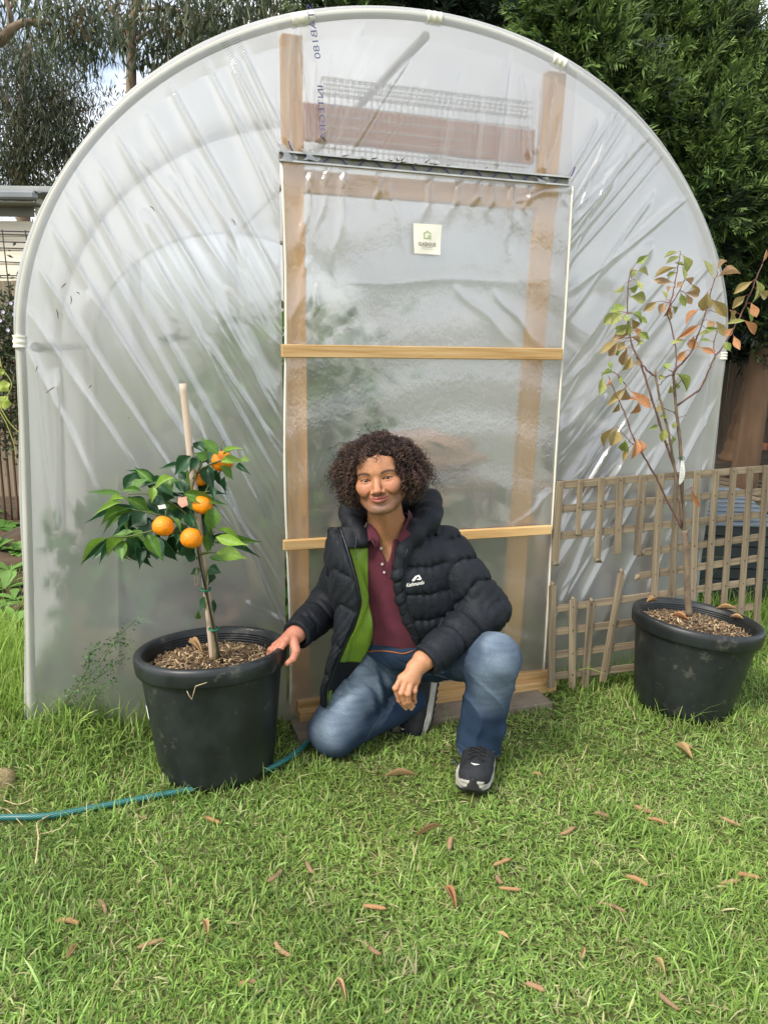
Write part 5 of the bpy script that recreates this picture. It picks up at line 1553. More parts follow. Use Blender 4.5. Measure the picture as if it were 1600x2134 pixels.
# shrub with small flowers against the fence
sh = empty('flowering_shrub', V(-2.85, 5.7, 0))
tag(sh, 'dark shrub with tiny mauve flowers against the paling fence', 'shrub')
gg = np.random.default_rng(46)
mb = MB(); mf = MB()
M['shrub_leaf'] = mk('shrub_leaf', (1, 1, 1), (.75, .75, .75), scale=9, rough=0.6, attr=True, transl=.2)
M['flower'] = mk('mauve_petal', rgb('b9b0d8'), rgb('cfc8e4'), rough=.6)
for (x, y, n) in ((0, 660, 300), (25, 700, 400), (0, 740, 400), (30, 800, 420), (10, 860, 380), (-30, 720, 300), (30, 900, 200), (-40, 850, 300), (15, 640, 120)):
    c = at(x, y, 5.72)
    p = c + gg.normal(0, 1, (n, 3)) * [.11, .10, .13]
    d = gg.normal(0, 1, (n, 3)) + [0, -.2, .3]; d /= np.linalg.norm(d, axis=1)[:, None]
    w = np.cross(d, gg.normal(0, 1, (n, 3))); w = w / np.linalg.norm(w, axis=1)[:, None] * .010
    v, f, c_ = blades(p, d, w, gg.uniform(.03, .06, n), np.array(rgb('3d4a2c')) * gg.uniform(.6, 1.5, (n, 1)))
    mb.add(v, f, c_)
mb.build('foliage', M['shrub_leaf'], sh, smooth=False)
for k in range(5):
    tube_obj('stem', spline(np.array([V(-2.95 + .05 * k, 5.75, 0), at(-20 + 14 * k, 850, 5.75), at(-10 + 10 * k, 680, 5.74)]), 12), np.linspace(.012, .004, 12), M['con_bark'], sh, 6)
for (x, y) in ((24, 632), (2, 668), (18, 688), (8, 650), (30, 655)):
    c = at(x, y, 5.55)
    for a in np.linspace(0, 2 * np.pi, 6)[:-1]:
        d = V(math.cos(a), -.3, math.sin(a)) * .014; s = V(-math.sin(a), 0, math.cos(a)) * .006
        mf.add(np.array([c, c + d * .6 + s, c + d, c + d * .6 - s]), [[0, 1, 2, 3]])
fl = mf.build('flowers', M['flower'], sh, col=False, smooth=False)
# vine with pale lobed leaves
vine = empty('climbing_vine', V(-1.9, 3.9, 0))
tag(vine, 'thin yellow green vine with lobed leaves at the picture edge', 'vine')
M['vine'] = mk('vine_stem', rgb('9aa04a'), rgb('b0b060'), rough=.6)
M['vine_leaf'] = mk('vine_leaf', rgb('9db04a'), rgb('b5c260'), scale=12, rough=.55, transl=.35)
YV = 3.6
for p in ([(-40, 760), (5, 772), (25, 800), (15, 825), (0, 840)], [(-20, 840), (5, 865), (25, 910), (34, 945), (32, 958)], [(0, 845), (20, 880), (45, 905), (60, 915)], [(5, 770), (-10, 700), (-30, 640)]):
    tube_obj('stem', spline(np.array([at(x, y, YV) for x, y in p]), 18), np.linspace(.0028, .0014, 18), M['vine'], vine, 5)
def lobed(c, r, a0, me=None):
    n = 15
    a = np.linspace(0, 2 * np.pi, n + 1)[:-1]
    rr_ = r * (0.62 + 0.38 * np.abs(np.cos(a * 2.5)))
    v = np.stack([c[0] + rr_ * np.cos(a + a0), c[1] + .01 * np.sin(a * 3), c[2] + rr_ * np.sin(a + a0)], -1)
    obj('leaf', np.vstack([v, c + V(0, -.006, 0)]), np.array([[i, (i + 1) % n, n] for i in range(n)]), M['vine_leaf'], vine, smooth=False)
lobed(at(10, 805, YV), .030, .3); lobed(at(10, 838, YV), .034, 1.0); lobed(at(2, 775, YV), .02, 2.0)

# sprawling legume against the greenhouse corner
lg = empty('sprawling_weed', gnd(130, 1500))
tag(lg, 'sprawling wispy green weed against the greenhouse corner by the pot', 'weed')
M['legume'] = mk('legume_leaf', (1, 1, 1), (.8, .8, .8), scale=30, rough=.6, attr=True, transl=.3)
gg = np.random.default_rng(48)
mb = MB()
stems = [[(110, 1500), (160, 1440), (205, 1390), (245, 1330), (285, 1292)], [(110, 1500), (150, 1450), (215, 1405), (262, 1370)], [(105, 1500), (120, 1440), (140, 1420)], [(110, 1500), (170, 1460), (240, 1420)], [(100, 1500), (80, 1470), (75, 1440)], [(120, 1500), (190, 1470), (200, 1440)], [(110, 1500), (180, 1400), (190, 1360), (240, 1340), (268, 1345)]]
for si, st in enumerate(stems):
    Y0 = 2.43 + .04 * (si % 3)
    q = spline(np.array([at(x, y, Y0 - .012 * i) for i, (x, y) in enumerate(st)]), 26)
    tube_obj('stem', q, np.linspace(.0022, .0009, 26), M['twig_green'], lg, 5)
    for p in q[3:]:
        for k in range(7 if si != 0 else 6):
            c = p + gg.normal(0, .011, 3)
            d = nrm(gg.normal(0, 1, 3) + V(0, -.3, .3)); s = nrm(np.cross(d, gg.normal(0, 1, 3)))
            L_ = gg.uniform(.007, .015)
            mb.add(np.array([c, c + d * L_ * .5 + s * L_ * .32, c + d * L_, c + d * L_ * .5 - s * L_ * .32]), [[0, 1, 2, 3]], np.array(rgb('5c7c4a')) * gg.uniform(.65, 1.35))
lf = mb.build('leaflets', M['legume'], lg, smooth=False)
lf['kind'] = 'stuff'

# ------------------------------------------------------------------ inside the greenhouse
M['bed_timber'] = wood_mat('bed_sleeper', rgb('7a6348'), rgb('957a5a'), rgb('a58c6c'), rough=.85)
def inside_plant(name, label, x, off, h, r, n, tone, seed, leafw=.035, flower=None):
    gg = np.random.default_rng(seed)
    b = gp(x, 0, off)
    e = empty(name, b)
    tag(e, label, 'plant')
    for k in range(4):
        tube_obj('stem', spline(np.array([b, b + V(gg.normal(0, r * .3), gg.normal(0, r * .3), h * .5), b + V(gg.normal(0, r * .5), gg.normal(0, r * .5), h * .9)]), 10), np.linspace(.008, .003, 10), M['twig_green'], e, 5)
    p = b + gg.normal(0, 1, (n, 3)) * [r * .5, r * .5, 0] + np.stack([0 * np.arange(n), 0 * np.arange(n), h * gg.beta(2.2, 1.6, n)], -1)
    d = gg.normal(0, 1, (n, 3)) + [0, -.3, .2]; d /= np.linalg.norm(d, axis=1)[:, None]
    w = np.cross(d, gg.normal(0, 1, (n, 3))); w = w / np.linalg.norm(w, axis=1)[:, None] * leafw
    v, f, c = blades(p, d, w, gg.uniform(.06, .13, n), np.array(rgb(tone)) * gg.uniform(.6, 1.4, (n, 1)))
    obj('foliage', v, f, M['shrub_leaf'], e, col=c, smooth=False)
    if flower:
        m_ = 60
        p = b + gg.normal(0, 1, (m_, 3)) * [r * .35, r * .35, h * .16] + [0, 0, h * .75]
        d = gg.normal(0, 1, (m_, 3)); d /= np.linalg.norm(d, axis=1)[:, None]
        w = np.cross(d, gg.normal(0, 1, (m_, 3))); w = w / np.linalg.norm(w, axis=1)[:, None] * .02
        v, f, c = blades(p, d, w, gg.uniform(.04, .07, m_), np.array(rgb(flower)) * gg.uniform(.7, 1.2, (m_, 1)))
        obj('blossom', v, f, M['shrub_leaf'], e, col=c, smooth=False)
inside_plant('tomato_plant', 'blurred green plant inside, behind the upper door pane', 0.72, 0.75, 1.55, .38, 650, '4f7a34', 61)
inside_plant('leafy_plant', 'blurred green plant inside behind the corner left of the citrus pot', -0.05, 0.55, .78, .26, 520, '4a7a3c', 62)
inside_plant('leafy_plant', 'blurred olive plant inside behind the citrus tree', 0.28, 1.1, .75, .30, 420, '6d7040', 63)
inside_plant('flowering_plant', 'blurred pink flowering plant inside beside the man', 1.33, 0.32, .72, .20, 260, '5f6f48', 64, flower='a86a92')
inside_plant('leafy_plant', 'blurred tall green plant deep inside by the rear sheet', 0.95, 3.6, 1.7, .5, 700, '557a3a', 65)
for k, (xa, xb, oa, lab) in enumerate(((-0.25, 0.35, 0.4, 'timber raised bed inside along the hoop by the citrus'), (1.15, 2.2, 1.0, 'timber raised bed inside behind the lattice'))):
    e = empty('raised_bed', gp((xa + xb) / 2, 0, oa + 1.4)); tag(e, lab, 'raised bed')
    A, B, C, D = gp(xa, .15, oa), gp(xb, .15, oa), gp(xb, .15, oa + 3), gp(xa, .15, oa + 3)
    for p0, p1, fc in ((A, B, -GN), (B, C, GT), (C, D, GN), (D, A, -GT)):
        for zz4 in (-.07, .07):
            board('sleeper', p0 + ZU * zz4, p1 + ZU * zz4, .135, .045, fc, M['bed_timber'], e)
    obj('bed_soil', np.array([A, B, C, D]) + V(0, 0, .08), np.array([[0, 1, 2, 3]]), M['soil'], e)
M['pink_cloth'] = mk('faded_tarp', rgb('a3806c'), rgb('b8967f'), scale=4, rough=.8)
M['grey_tarp'] = mk('grey_tarp', rgb('55575c'), rgb('6b6d72'), scale=5, rough=.7)
def lump(name, label, cat, c, r, mat, seed, fold=6):
    gg = np.random.default_rng(seed)
    th, ph = np.meshgrid(np.linspace(0, 2 * np.pi, 37)[:-1], np.linspace(0.02, math.pi - .02, 18))
    rr_ = 1 + .10 * np.sin(fold * th + 3 * np.sin(ph * 3)) * np.sin(ph) + .08 * np.sin(ph * 9 + th)
    v = np.stack([r[0] * rr_ * np.sin(ph) * np.cos(th), r[1] * rr_ * np.sin(ph) * np.sin(th), r[2] * rr_ * np.cos(ph)], -1).reshape(-1, 3) + c
    i = np.arange(17)[:, None] * 36; j = np.arange(36)[None]; k = (j + 1) % 36
    o = obj(name, v, np.stack([i + j, i + 36 + j, i + 36 + k, i + k], -1).reshape(-1, 4), mat)
    tag(o, label, cat)
lump('folded_tarp', 'dark grey folded tarp inside behind the lattice top', 'tarp', gp(1.86, .93, .32), V(.17, .12, .13), M['grey_tarp'], 1)
lump('grey_cushion', 'small grey bundle inside above the folded tarp', 'bundle', gp(1.98, 1.12, .32), V(.05, .05, .05), M['grey_tarp'], 2, 3)
lump('faded_sack', 'blurred pinkish brown sack inside behind the man', 'sack', gp(1.20, .90, .62), V(.30, .15, .11), M['pink_cloth'], 3, 4)
st = empty('potting_shelf', gp(1.9, 0, .35)); tag(st, 'low shelf inside holding the grey tarp', 'shelf')
board('shelf_board', gp(1.66, .78, .32), gp(2.2, .78, .32), .30, .025, ZU, M['bed_timber'], st)
for x, o in ((1.69, .2), (2.17, .2), (1.69, .44), (2.17, .44)):
    board('leg', gp(x, .0, o), gp(x, .77, o), .04, .04, -GN, M['bed_timber'], st)
sb = empty('sack_bench', gp(1.2, 0, .9)); tag(sb, 'low bench inside carrying the pinkish sack', 'bench')
board('bench_board', gp(.92, .76, .62), gp(1.56, .76, .62), .28, .03, ZU, M['bed_timber'], sb)
for x, o in ((.95, .52), (1.53, .52), (.95, .72), (1.53, .72)):
    board('leg', gp(x, 0, o), gp(x, .75, o), .04, .04, -GN, M['bed_timber'], sb)

# ------------------------------------------------------------------ implicit surfaces
from mathutils.bvhtree import BVHTree
F32 = np.float32
def smin(a, b, k):
    h = np.clip(0.5 + 0.5 * (b - a) / k, 0, 1)
    return b + (a - b) * h - k * h * (1 - h)
def smax(a, b, k): return -smin(-a, -b, k)
def sph(P, c, r): return np.linalg.norm(P - np.asarray(c, F32), axis=1) - r
def cap(P, a, b, ra, rb):
    a, b = np.asarray(a, F32), np.asarray(b, F32)
    d = b - a
    t = np.clip(((P - a) @ d) / (d @ d), 0, 1)
    return np.linalg.norm(P - a - t[:, None] * d, axis=1) - (ra + (rb - ra) * t)
def ell(P, c, r, R=None):
    q = P - np.asarray(c, F32)
    if R is not None: q = q @ np.asarray(R, F32)
    r = np.asarray(r, F32)
    k0 = np.linalg.norm(q / r, axis=1)
    k1 = np.linalg.norm(q / r ** 2, axis=1)
    return k0 * (k0 - 1) / np.maximum(k1, 1e-6)
def chain(P, pts, rads, k=0.0):
    d = None
    for i in range(len(pts) - 1):
        c = cap(P, pts[i], pts[i + 1], rads[i], rads[i + 1])
        d = c if d is None else (smin(d, c, k) if k else np.minimum(d, c))
    return d
_nd = np.random.default_rng(99).normal(0, 1, (40, 3)); _nd /= np.linalg.norm(_nd, axis=1)[:, None]
_np = np.random.default_rng(98).uniform(0, 6.28, 40)
def noise3(P, freq, n=7, seed=0):
    s = np.zeros(len(P), F32)
    for i in range(n):
        j = (i + seed * 7) % 40
        s += np.sin((P @ _nd[j].astype(F32)) * (freq * (0.7 + 0.13 * i)) + _np[j] + 1.3 * np.sin((P @ _nd[(j + 11) % 40].astype(F32)) * freq * 0.6))
    return s / n

def iso_mesh(fn, lo, hi, h, cf=4, margin=2.4, project=1):
    lo, hi = np.asarray(lo, float), np.asarray(hi, float)
    nc = np.ceil((hi - lo) / (h * cf)).astype(int) + 1
    ax = [lo[i] + np.arange(nc[i]) * h * cf for i in range(3)]
    G = np.stack(np.meshgrid(*ax, indexing='ij'), -1).reshape(-1, 3).astype(F32)
    Fc = fn(G).reshape(nc)
    F = np.repeat(np.repeat(np.repeat(Fc, cf, 0), cf, 1), cf, 2).astype(F32)
    nf = np.array(F.shape)
    act = np.argwhere(np.abs(F) < h * cf * margin)
    # coarse sample sits at the block's low corner: shift half a block is inside the margin
    F[act[:, 0], act[:, 1], act[:, 2]] = fn((lo + act * h).astype(F32))
    S = F < 0
    c = np.zeros(nf - 1, np.int8)
    cor = [(i, j, k) for i in (0, 1) for j in (0, 1) for k in (0, 1)]
    for (i, j, k) in cor: c += S[i:nf[0] - 1 + i, j:nf[1] - 1 + j, k:nf[2] - 1 + k]
    cells = np.argwhere((c > 0) & (c < 8))
    vals = {q: F[cells[:, 0] + q[0], cells[:, 1] + q[1], cells[:, 2] + q[2]] for q in cor}
    acc = np.zeros((len(cells), 3)); cnt = np.zeros(len(cells))
    for q in cor:
        for axis in range(3):
            if q[axis] == 1: continue
            p = list(q); p[axis] = 1; p = tuple(p)
            a, b = vals[q], vals[p]
            m = (a < 0) != (b < 0)
            t = np.where(m, a / np.where(m, a - b, 1), 0)
            e = np.array(q, float)[None].repeat(len(cells), 0); e[:, axis] = t
            acc += e * m[:, None]; cnt += m
    V_ = lo + (cells + acc / cnt[:, None]) * h
    idx = -np.ones(nf - 1, np.int64)
    idx[cells[:, 0], cells[:, 1], cells[:, 2]] = np.arange(len(cells))
    quads = []
    for axis in range(3):
        o = [1, 1, 1]; 
        sl0 = [slice(1, nf[i] - 1) for i in range(3)]; sl1 = list(sl0)
        sl0[axis] = slice(0, nf[axis] - 1); sl1[axis] = slice(1, nf[axis])
        s0, s1 = S[tuple(sl0)], S[tuple(sl1)]
        E = np.argwhere(s0 != s1)
        if not len(E): continue
        fl = s0[E[:, 0], E[:, 1], E[:, 2]]
        b = E + 1; b[:, axis] -= 1
        u, v = [(1, 2), (2, 0), (0, 1)][axis]
        def cid(du, dv):
            k = b.copy(); k[:, u] += du; k[:, v] += dv
            return idx[k[:, 0], k[:, 1], k[:, 2]]
        q4 = np.stack([cid(-1, -1), cid(0, -1), cid(0, 0), cid(-1, 0)], -1)
        q4[~fl] = q4[~fl][:, ::-1]
        quads.append(q4)
    Q = np.vstack(quads)
    Q = Q[(Q >= 0).all(1)]
    for _ in range(project):
        P = V_.astype(F32); e = F32(h * 0.5)
        f0 = fn(P)
        gr = np.stack([fn(P + e * np.eye(3, dtype=F32)[i]) - fn(P - e * np.eye(3, dtype=F32)[i]) for i in range(3)], -1) / (2 * e)
        g2_ = np.maximum((gr ** 2).sum(1), 0.2)
        st = np.clip(f0 / g2_, -h * 0.6, h * 0.6)
        V_ = V_ - gr * st[:, None]
    return V_, Q
def bvh(v, q): return BVHTree.FromPolygons([tuple(x) for x in v], [tuple(int(i) for i in f) for f in q])

# ------------------------------------------------------------------ the man: skeleton
def A3(*a): return at(*a).astype(F32)
HIP_R, HIP_L = V(0.015, 2.57, 0.325), V(0.185, 2.57, 0.325)
KNE_R, ANK_R = A3(697, 1522, 2.42), A3(862, 1452, 2.63)
KNE_L, ANK_L = A3(1032, 1372, 2.29), A3(992, 1557, 2.365)
SHO_L, ELB_L, WRI_L = V(0.205, 2.49, 0.715), A3(1014, 1272, 2.43), A3(888, 1376, 2.265)
SHO_R, ELB_R, WRI_R = V(-0.085, 2.49, 0.715), A3(690, 1256, 2.585), A3(619, 1322, 2.385)
NECK = A3(806, 1105, 2.455)
HC = A3(791, 996, 2.365)
def headframe(roll, pitch, yaw):
    cr, sr = math.cos(roll), math.sin(roll)
    Rr = np.array([[cr, 0, -sr], [0, 1, 0], [sr, 0, cr]])
    cp_, sp_ = math.cos(pitch), math.sin(pitch)
    Rp = np.array([[1, 0, 0], [0, cp_, sp_], [0, -sp_, cp_]])      # face tips up for pitch > 0
    cy_, sy_ = math.cos(yaw), math.sin(yaw)
    Ry = np.array([[cy_, -sy_, 0], [sy_, cy_, 0], [0, 0, 1]])
    return Ry @ Rr @ Rp
HR = headframe(R_(9.5), R_(6.0), R_(-5.0))
HS3 = np.array([1.0, 1.0, 0.885])
def to_head(P): return ((P - HC) @ HR.astype(F32)) / HS3.astype(F32)
def from_head(p): return (np.asarray(p) * HS3) @ HR.T + HC

EYE = (0.0335, -0.0735, 0.000)
def lens(x, z, side):
    """eye opening in the lid, >0 inside"""
    u = (x * side - EYE[0]) / 0.0168
    top = 0.0060 * (1 - np.clip(u, -1, 1) ** 2) + 0.0003 * u
    bot = -0.0045 * (1 - np.clip(u, -1, 1) ** 2) + 0.0004 * u
    zz = z - EYE[2] - 0.0006 * u
    return np.minimum(top - zz, zz - bot) * (np.abs(u) < 1) - 1.0 * (np.abs(u) >= 1) * 0.002
def head_sdf(p):
    x, y, z = p[:, 0], p[:, 1], p[:, 2]
    ax = np.abs(x)
    q = np.stack([ax, y, z], -1)
    d = ell(q, (0, 0.012, 0.034), (0.0755, 0.096, 0.092))
    d = smin(d, ell(q, (0, -0.022, -0.028), (0.0625, 0.066, 0.080)), 0.03)
    d = smin(d, cap(q, (0.054, 0.000, -0.060), (0.021, -0.064, -0.099), 0.023, 0.020), 0.028)     # jaw
    d = smin(d, ell(q, (0, -0.071, -0.103), (0.026, 0.018, 0.017)), 0.018)                       # chin
    d = smin(d, ell(q, (0.042, -0.062, -0.022), (0.025, 0.022, 0.022)), 0.030)                   # cheek bones
    d = smin(d, ell(q, (0.037, -0.073, -0.040), (0.017, 0.014, 0.016)), 0.018)                   # smiling cheeks
    d = smin(d, cap(q, (0.008, -0.084, 0.022), (0.046, -0.074, 0.021), 0.012, 0.009), 0.018)     # brow
    d = smin(d, ell(q, (0.0, -0.060, 0.055), (0.056, 0.034, 0.040)), 0.03)                       # forehead
    d = smax(d, -ell(q, (0.034, -0.104, -0.001), (0.017, 0.018, 0.0125)), 0.012)                 # sockets
    d = smin(d, sph(q, EYE, 0.0152), 0.0045)                                                     # lids
    # nose
    d = smin(d, cap(q, (0, -0.082, 0.012), (0, -0.106, -0.034), 0.0085, 0.0105), 0.010)
    d = smin(d, ell(q, (0, -0.1085, -0.0385), (0.0125, 0.0115, 0.0095)), 0.006)
    d = smin(d, ell(q, (0.0160, -0.0950, -0.0425), (0.0085, 0.0108, 0.0078)), 0.0055)
    d = smax(d, -ell(q, (0.0075, -0.1035, -0.0495), (0.0042, 0.0060, 0.0034)), 0.002)
    # mouth mound, lips
    d = smin(d, ell(q, (0, -0.074, -0.066), (0.030, 0.020, 0.020)), 0.012)
    zc_ = -0.0665 + 7.0 * ax ** 2                                    # smile line
    yl = -0.0945 + 15.0 * ax ** 2
    q2 = np.stack([ax, y - yl, z - zc_], -1)
    wl_ = np.clip(1 - (ax / 0.0305) ** 2, 0, 1)
    up_l = np.sqrt((q2[:, 1]) ** 2 + (q2[:, 2] - 0.0042 * wl_) ** 2) - 0.0060 * np.sqrt(wl_ + 1e-4)
    lo_l = np.sqrt((q2[:, 1] + 0.0005) ** 2 + (q2[:, 2] + 0.0058 * wl_) ** 2) - 0.0072 * np.sqrt(wl_ + 1e-4)
    d = np.where(ax < 0.034, smin(d, np.minimum(up_l, lo_l) + (ax > 0.033) * 0.01, 0.004), d)
    gr = np.sqrt((q2[:, 1] + 0.0045) ** 2 + q2[:, 2] ** 2) - 0.0016
    d = np.where(ax < 0.037, smax(d, -gr, 0.0022), d)
    # folds beside the mouth
    fold = cap(q, (0.022, -0.094, -0.040), (0.043, -0.076, -0.064), 0.0030, 0.0032)
    d = smax(d, -fold, 0.007)
    # eye opening
    side = np.sign(x)
    op = np.where((y < -0.078) & (ax > 0.014) & (ax < 0.053), lens(x, z, side), -0.01)
    ball = np.linalg.norm(q - np.array(EYE, F32), axis=1)
    carve = np.maximum(-op, 0.0131 - ball)           # negative inside the slit, outside the eyeball
    d = smax(d, -carve, 0.0008)
    # ears
    ear = ell(q, (0.079, 0.012, -0.012), (0.010, 0.020, 0.032))
    d = smin(d, smax(ear, -ell(q, (0.088, 0.006, -0.008), (0.007, 0.012, 0.020)), 0.004), 0.006)
    return d

def neck_sdf(P):
    nb_ = from_head((0, 0.018, -0.075)).astype(F32)
    d = cap(P, nb_, NECK, 0.054, 0.060)
    a0, a1 = from_head((0.0, -0.036, -0.118)).astype(F32), NECK + np.array([0.0, -0.052, -0.012], F32)
    return smin(d, cap(P, a0, a1, 0.010, 0.008), 0.03)
CHEST = V(0.055, 2.485, 0.600)
def torso_core(P, g=0.0):
    d = ell(P, CHEST, (0.150 + g, 0.104 + g, 0.200 + g))
    d = smin(d, ell(P, V(0.085, 2.515, 0.430), (0.150 + g, 0.108 + g, 0.160 + g)), 0.08)
    d = smin(d, cap(P, V(-0.055, 2.488, 0.715), V(0.175, 2.49, 0.715), 0.058 + g, 0.058 + g), 0.06)
    d = smin(d, cap(P, NECK, NECK + V(0.012, 0.02, -0.08), 0.062 + g, 0.075 + g), 0.05)
    return d
def upper_sdf(P):
    d = smin(head_sdf(to_head(P)), neck_sdf(P), 0.016)
    return smin(d, torso_core(P), 0.03)

# hands -----------------------------------------------------------------
def finger(P, pts, r0, r1):
    n = len(pts)
    rr_ = np.linspace(r0, r1, n)
    return chain(P, [np.asarray(p, F32) for p in pts], list(rr_), 0.003)
YHL = 2.235
HLF = [[A3(836, 1413, 2.232), A3(824, 1434, 2.212), A3(832, 1459, 2.222), A3(846, 1475, 2.240)],
       [A3(846, 1418, 2.222), A3(836, 1444, 2.198), A3(843, 1464, 2.208), A3(857, 1476, 2.228)],
       [A3(857, 1421, 2.222), A3(850, 1446, 2.196), A3(852, 1461, 2.206), A3(860, 1471, 2.224)],
       [A3(867, 1420, 2.234), A3(863, 1440, 2.216), A3(862, 1453, 2.226), A3(864, 1462, 2.242)]]
def hand_l(P):
    w = A3(880, 1376, 2.262)
    d = cap(P, WRI_L, w, 0.029, 0.028)
    d = smin(d, cap(P, w, A3(864, 1402, 2.246), 0.027, 0.024), 0.02)
    for k, f in enumerate(HLF):
        d = smin(d, cap(P, A3(872 - 4 * k, 1390, 2.252), f[0], 0.017, 0.0125), 0.014)     # metacarpals
    for k, f in enumerate(HLF):
        d = smin(d, finger(P, f, 0.0100 - .0006 * (k == 3), 0.0074), 0.0030)
        d = smin(d, sph(P, f[1], 0.0098), 0.003)
    th = [A3(858, 1398, 2.275), A3(836, 1418, 2.285), A3(834, 1440, 2.275), A3(840, 1458, 2.265)]
    d = smin(d, finger(P, th, 0.014, 0.0085), 0.006)
    return d + 0.0004 * noise3(P, 260, 5)
RIMC = V(-0.540, 2.325, 0.0)
HRK = [A3(598, 1333, 2.335), A3(588, 1337, 2.345), A3(580, 1342, 2.362), A3(574, 1346, 2.382)]
HRF = [[HRK[0], A3(585, 1352, 2.325), A3(580, 1366, 2.338), A3(578, 1376, 2.352)],
       [HRK[1], A3(574, 1354, 2.338), A3(568, 1367, 2.352), A3(567, 1377, 2.364)],
       [HRK[2], A3(567, 1354, 2.358), A3(562, 1366, 2.370), A3(562, 1375, 2.380)],
       [HRK[3], A3(564, 1354, 2.380), A3(561, 1363, 2.392), A3(561, 1371, 2.400)]]
def hand_r(P):
    w = A3(616, 1322, 2.382)
    d = cap(P, WRI_R + np.array([0.02, 0.02, 0.01], F32), w, 0.029, 0.028)
    for k, f in enumerate(HRF):
        d = smin(d, cap(P, w, f[0], 0.023, 0.0135), 0.014)
    for k, f in enumerate(HRF):
        d = smin(d, finger(P, f, 0.0108 - .0008 * (k == 3), 0.0078), 0.004)
        d = smin(d, sph(P, f[1], 0.0100), 0.003)
    th = [A3(612, 1335, 2.345), A3(617, 1356, 2.318), A3(611, 1373, 2.306), A3(598, 1383, 2.300)]
    d = smin(d, finger(P, th, 0.0165, 0.0088), 0.008)
    return d + 0.0004 * noise3(P, 260, 5)

man = empty('person', (0.1, 2.4, 0.0))
tag(man, 'person in dark puffer jacket, maroon shirt and jeans, kneeling and gripping the pot', 'person')

def skin_mat():
    m = mk('skin', (1, 1, 1), (0.84, 0.80, 0.79), scale=160, rough=0.50, attr=True, bump=0.12, bscale=620, sss=0.07, spec=0.4)
    return m
M['skin'] = skin_mat()
SK = np.array(rgb('b9835f')); SK_D = np.array(rgb('8a5a3e')); SK_R = np.array(rgb('b8705a'))
def gau(d2, s): return np.exp(-d2 / (2 * s * s))
def skin_col(Vw):
    p = to_head(Vw.astype(F32))
    x, y, z = p.T
    ax = np.abs(x)
    c = np.tile(SK, (len(p), 1)) * (1 + 0.05 * noise3(p, 60, 6))[:, None]
    face = (y < 0.02) & (z > -0.16) & (np.linalg.norm(p, axis=1) < 0.16)
    def mixc(c, w, col): return c * (1 - w[:, None]) + np.asarray(col) * w[:, None]
    # warmth on cheeks and nose
    w = 0.35 * gau((ax - 0.042) ** 2 + (z + 0.03) ** 2, 0.016) + 0.30 * gau(ax ** 2 + (z + 0.037) ** 2, 0.010)
    c = mixc(c, np.clip(w, 0, 1) * face, SK_R)
    # stubble
    jaw = np.clip((-0.062 - z + 1.3 * np.clip(ax - 0.034, 0, 1)) / 0.026, 0, 1) * (y < 0.0)
    side = gau((ax - 0.060) ** 2 + (np.clip(z + 0.06, 0, 1)) ** 2, 0.016) * (z < -0.005) * (y < 0.01)
    mous = gau((z + 0.0545 - 3.0 * ax ** 2) ** 2, 0.0042) * (ax < 0.034) * (y < -0.07)
    st = np.clip(np.maximum(np.maximum(jaw * 0.8, side * 0.8), mous * 0.62), 0, 1) * face * np.clip((z + 0.128) / 0.012, 0, 1)
    sp = np.random.default_rng(4).uniform(0.45, 1.0, len(p))
    c = mixc(c, st * sp * 0.92, rgb('332824'))
    grey = gau(ax ** 2 + (z + 0.108) ** 2, 0.018) * face
    c = mixc(c, grey * 0.5 * (np.random.default_rng(5).uniform(0, 1, len(p)) > 0.6), rgb('8d857c'))
    # lips
    zc_ = -0.0665 + 7.0 * ax ** 2
    wl_ = np.clip(1 - (ax / 0.030) ** 2, 0, 1)
    lip = np.clip(1.25 - np.abs(z - zc_ + 0.0012) / (0.0088 * np.sqrt(wl_) + 1e-5), 0, 1) * (wl_ > 0) * (y < -0.074)
    c = mixc(c, np.clip(lip * 2.2, 0, 1) * face * 0.85, rgb('a85c54'))
    line = gau((z - zc_) ** 2, 0.0012) * (ax < 0.037) * (y < -0.07)
    c = mixc(c, line * face * 0.85, rgb('4a2420'))
    # brows
    zb = 0.0205 + 0.0045 * np.clip(1 - ((ax - 0.040) / 0.020) ** 2, -1, 1) - 0.10 * np.clip(ax - 0.046, 0, 1)
    br = gau((z - zb) ** 2, 0.0033) * (1 / (1 + np.exp(-(ax - 0.0165) / 0.0015))) * (1 / (1 + np.exp((ax - 0.0575) / 0.0018))) * (y < -0.05)
    c = mixc(c, np.clip(br * 1.1, 0, 0.88) * face, rgb('2c211c'))
    # lash line and lid crease
    for s in (-1, 1):
        l = lens(x, z, s)
        m = (np.abs(x * s - EYE[0]) < 0.0165) & (np.abs(z - EYE[2]) < 0.012) & (y < -0.07) & face
        c = mixc(c, m * gau((l + 0.0004) ** 2, 0.0007) * np.where(z > EYE[2], 0.9, 0.25), rgb('1d1310'))
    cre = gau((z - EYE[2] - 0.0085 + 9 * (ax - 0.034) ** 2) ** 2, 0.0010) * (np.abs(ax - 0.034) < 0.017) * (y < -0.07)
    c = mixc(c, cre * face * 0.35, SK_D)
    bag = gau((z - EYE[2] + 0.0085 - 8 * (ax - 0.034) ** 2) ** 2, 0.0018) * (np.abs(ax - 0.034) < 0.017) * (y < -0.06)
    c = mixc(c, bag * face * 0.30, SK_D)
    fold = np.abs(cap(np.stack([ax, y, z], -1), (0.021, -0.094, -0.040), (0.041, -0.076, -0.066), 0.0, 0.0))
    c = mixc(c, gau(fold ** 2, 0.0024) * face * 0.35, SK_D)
    return np.clip(c, 0.005, 1)

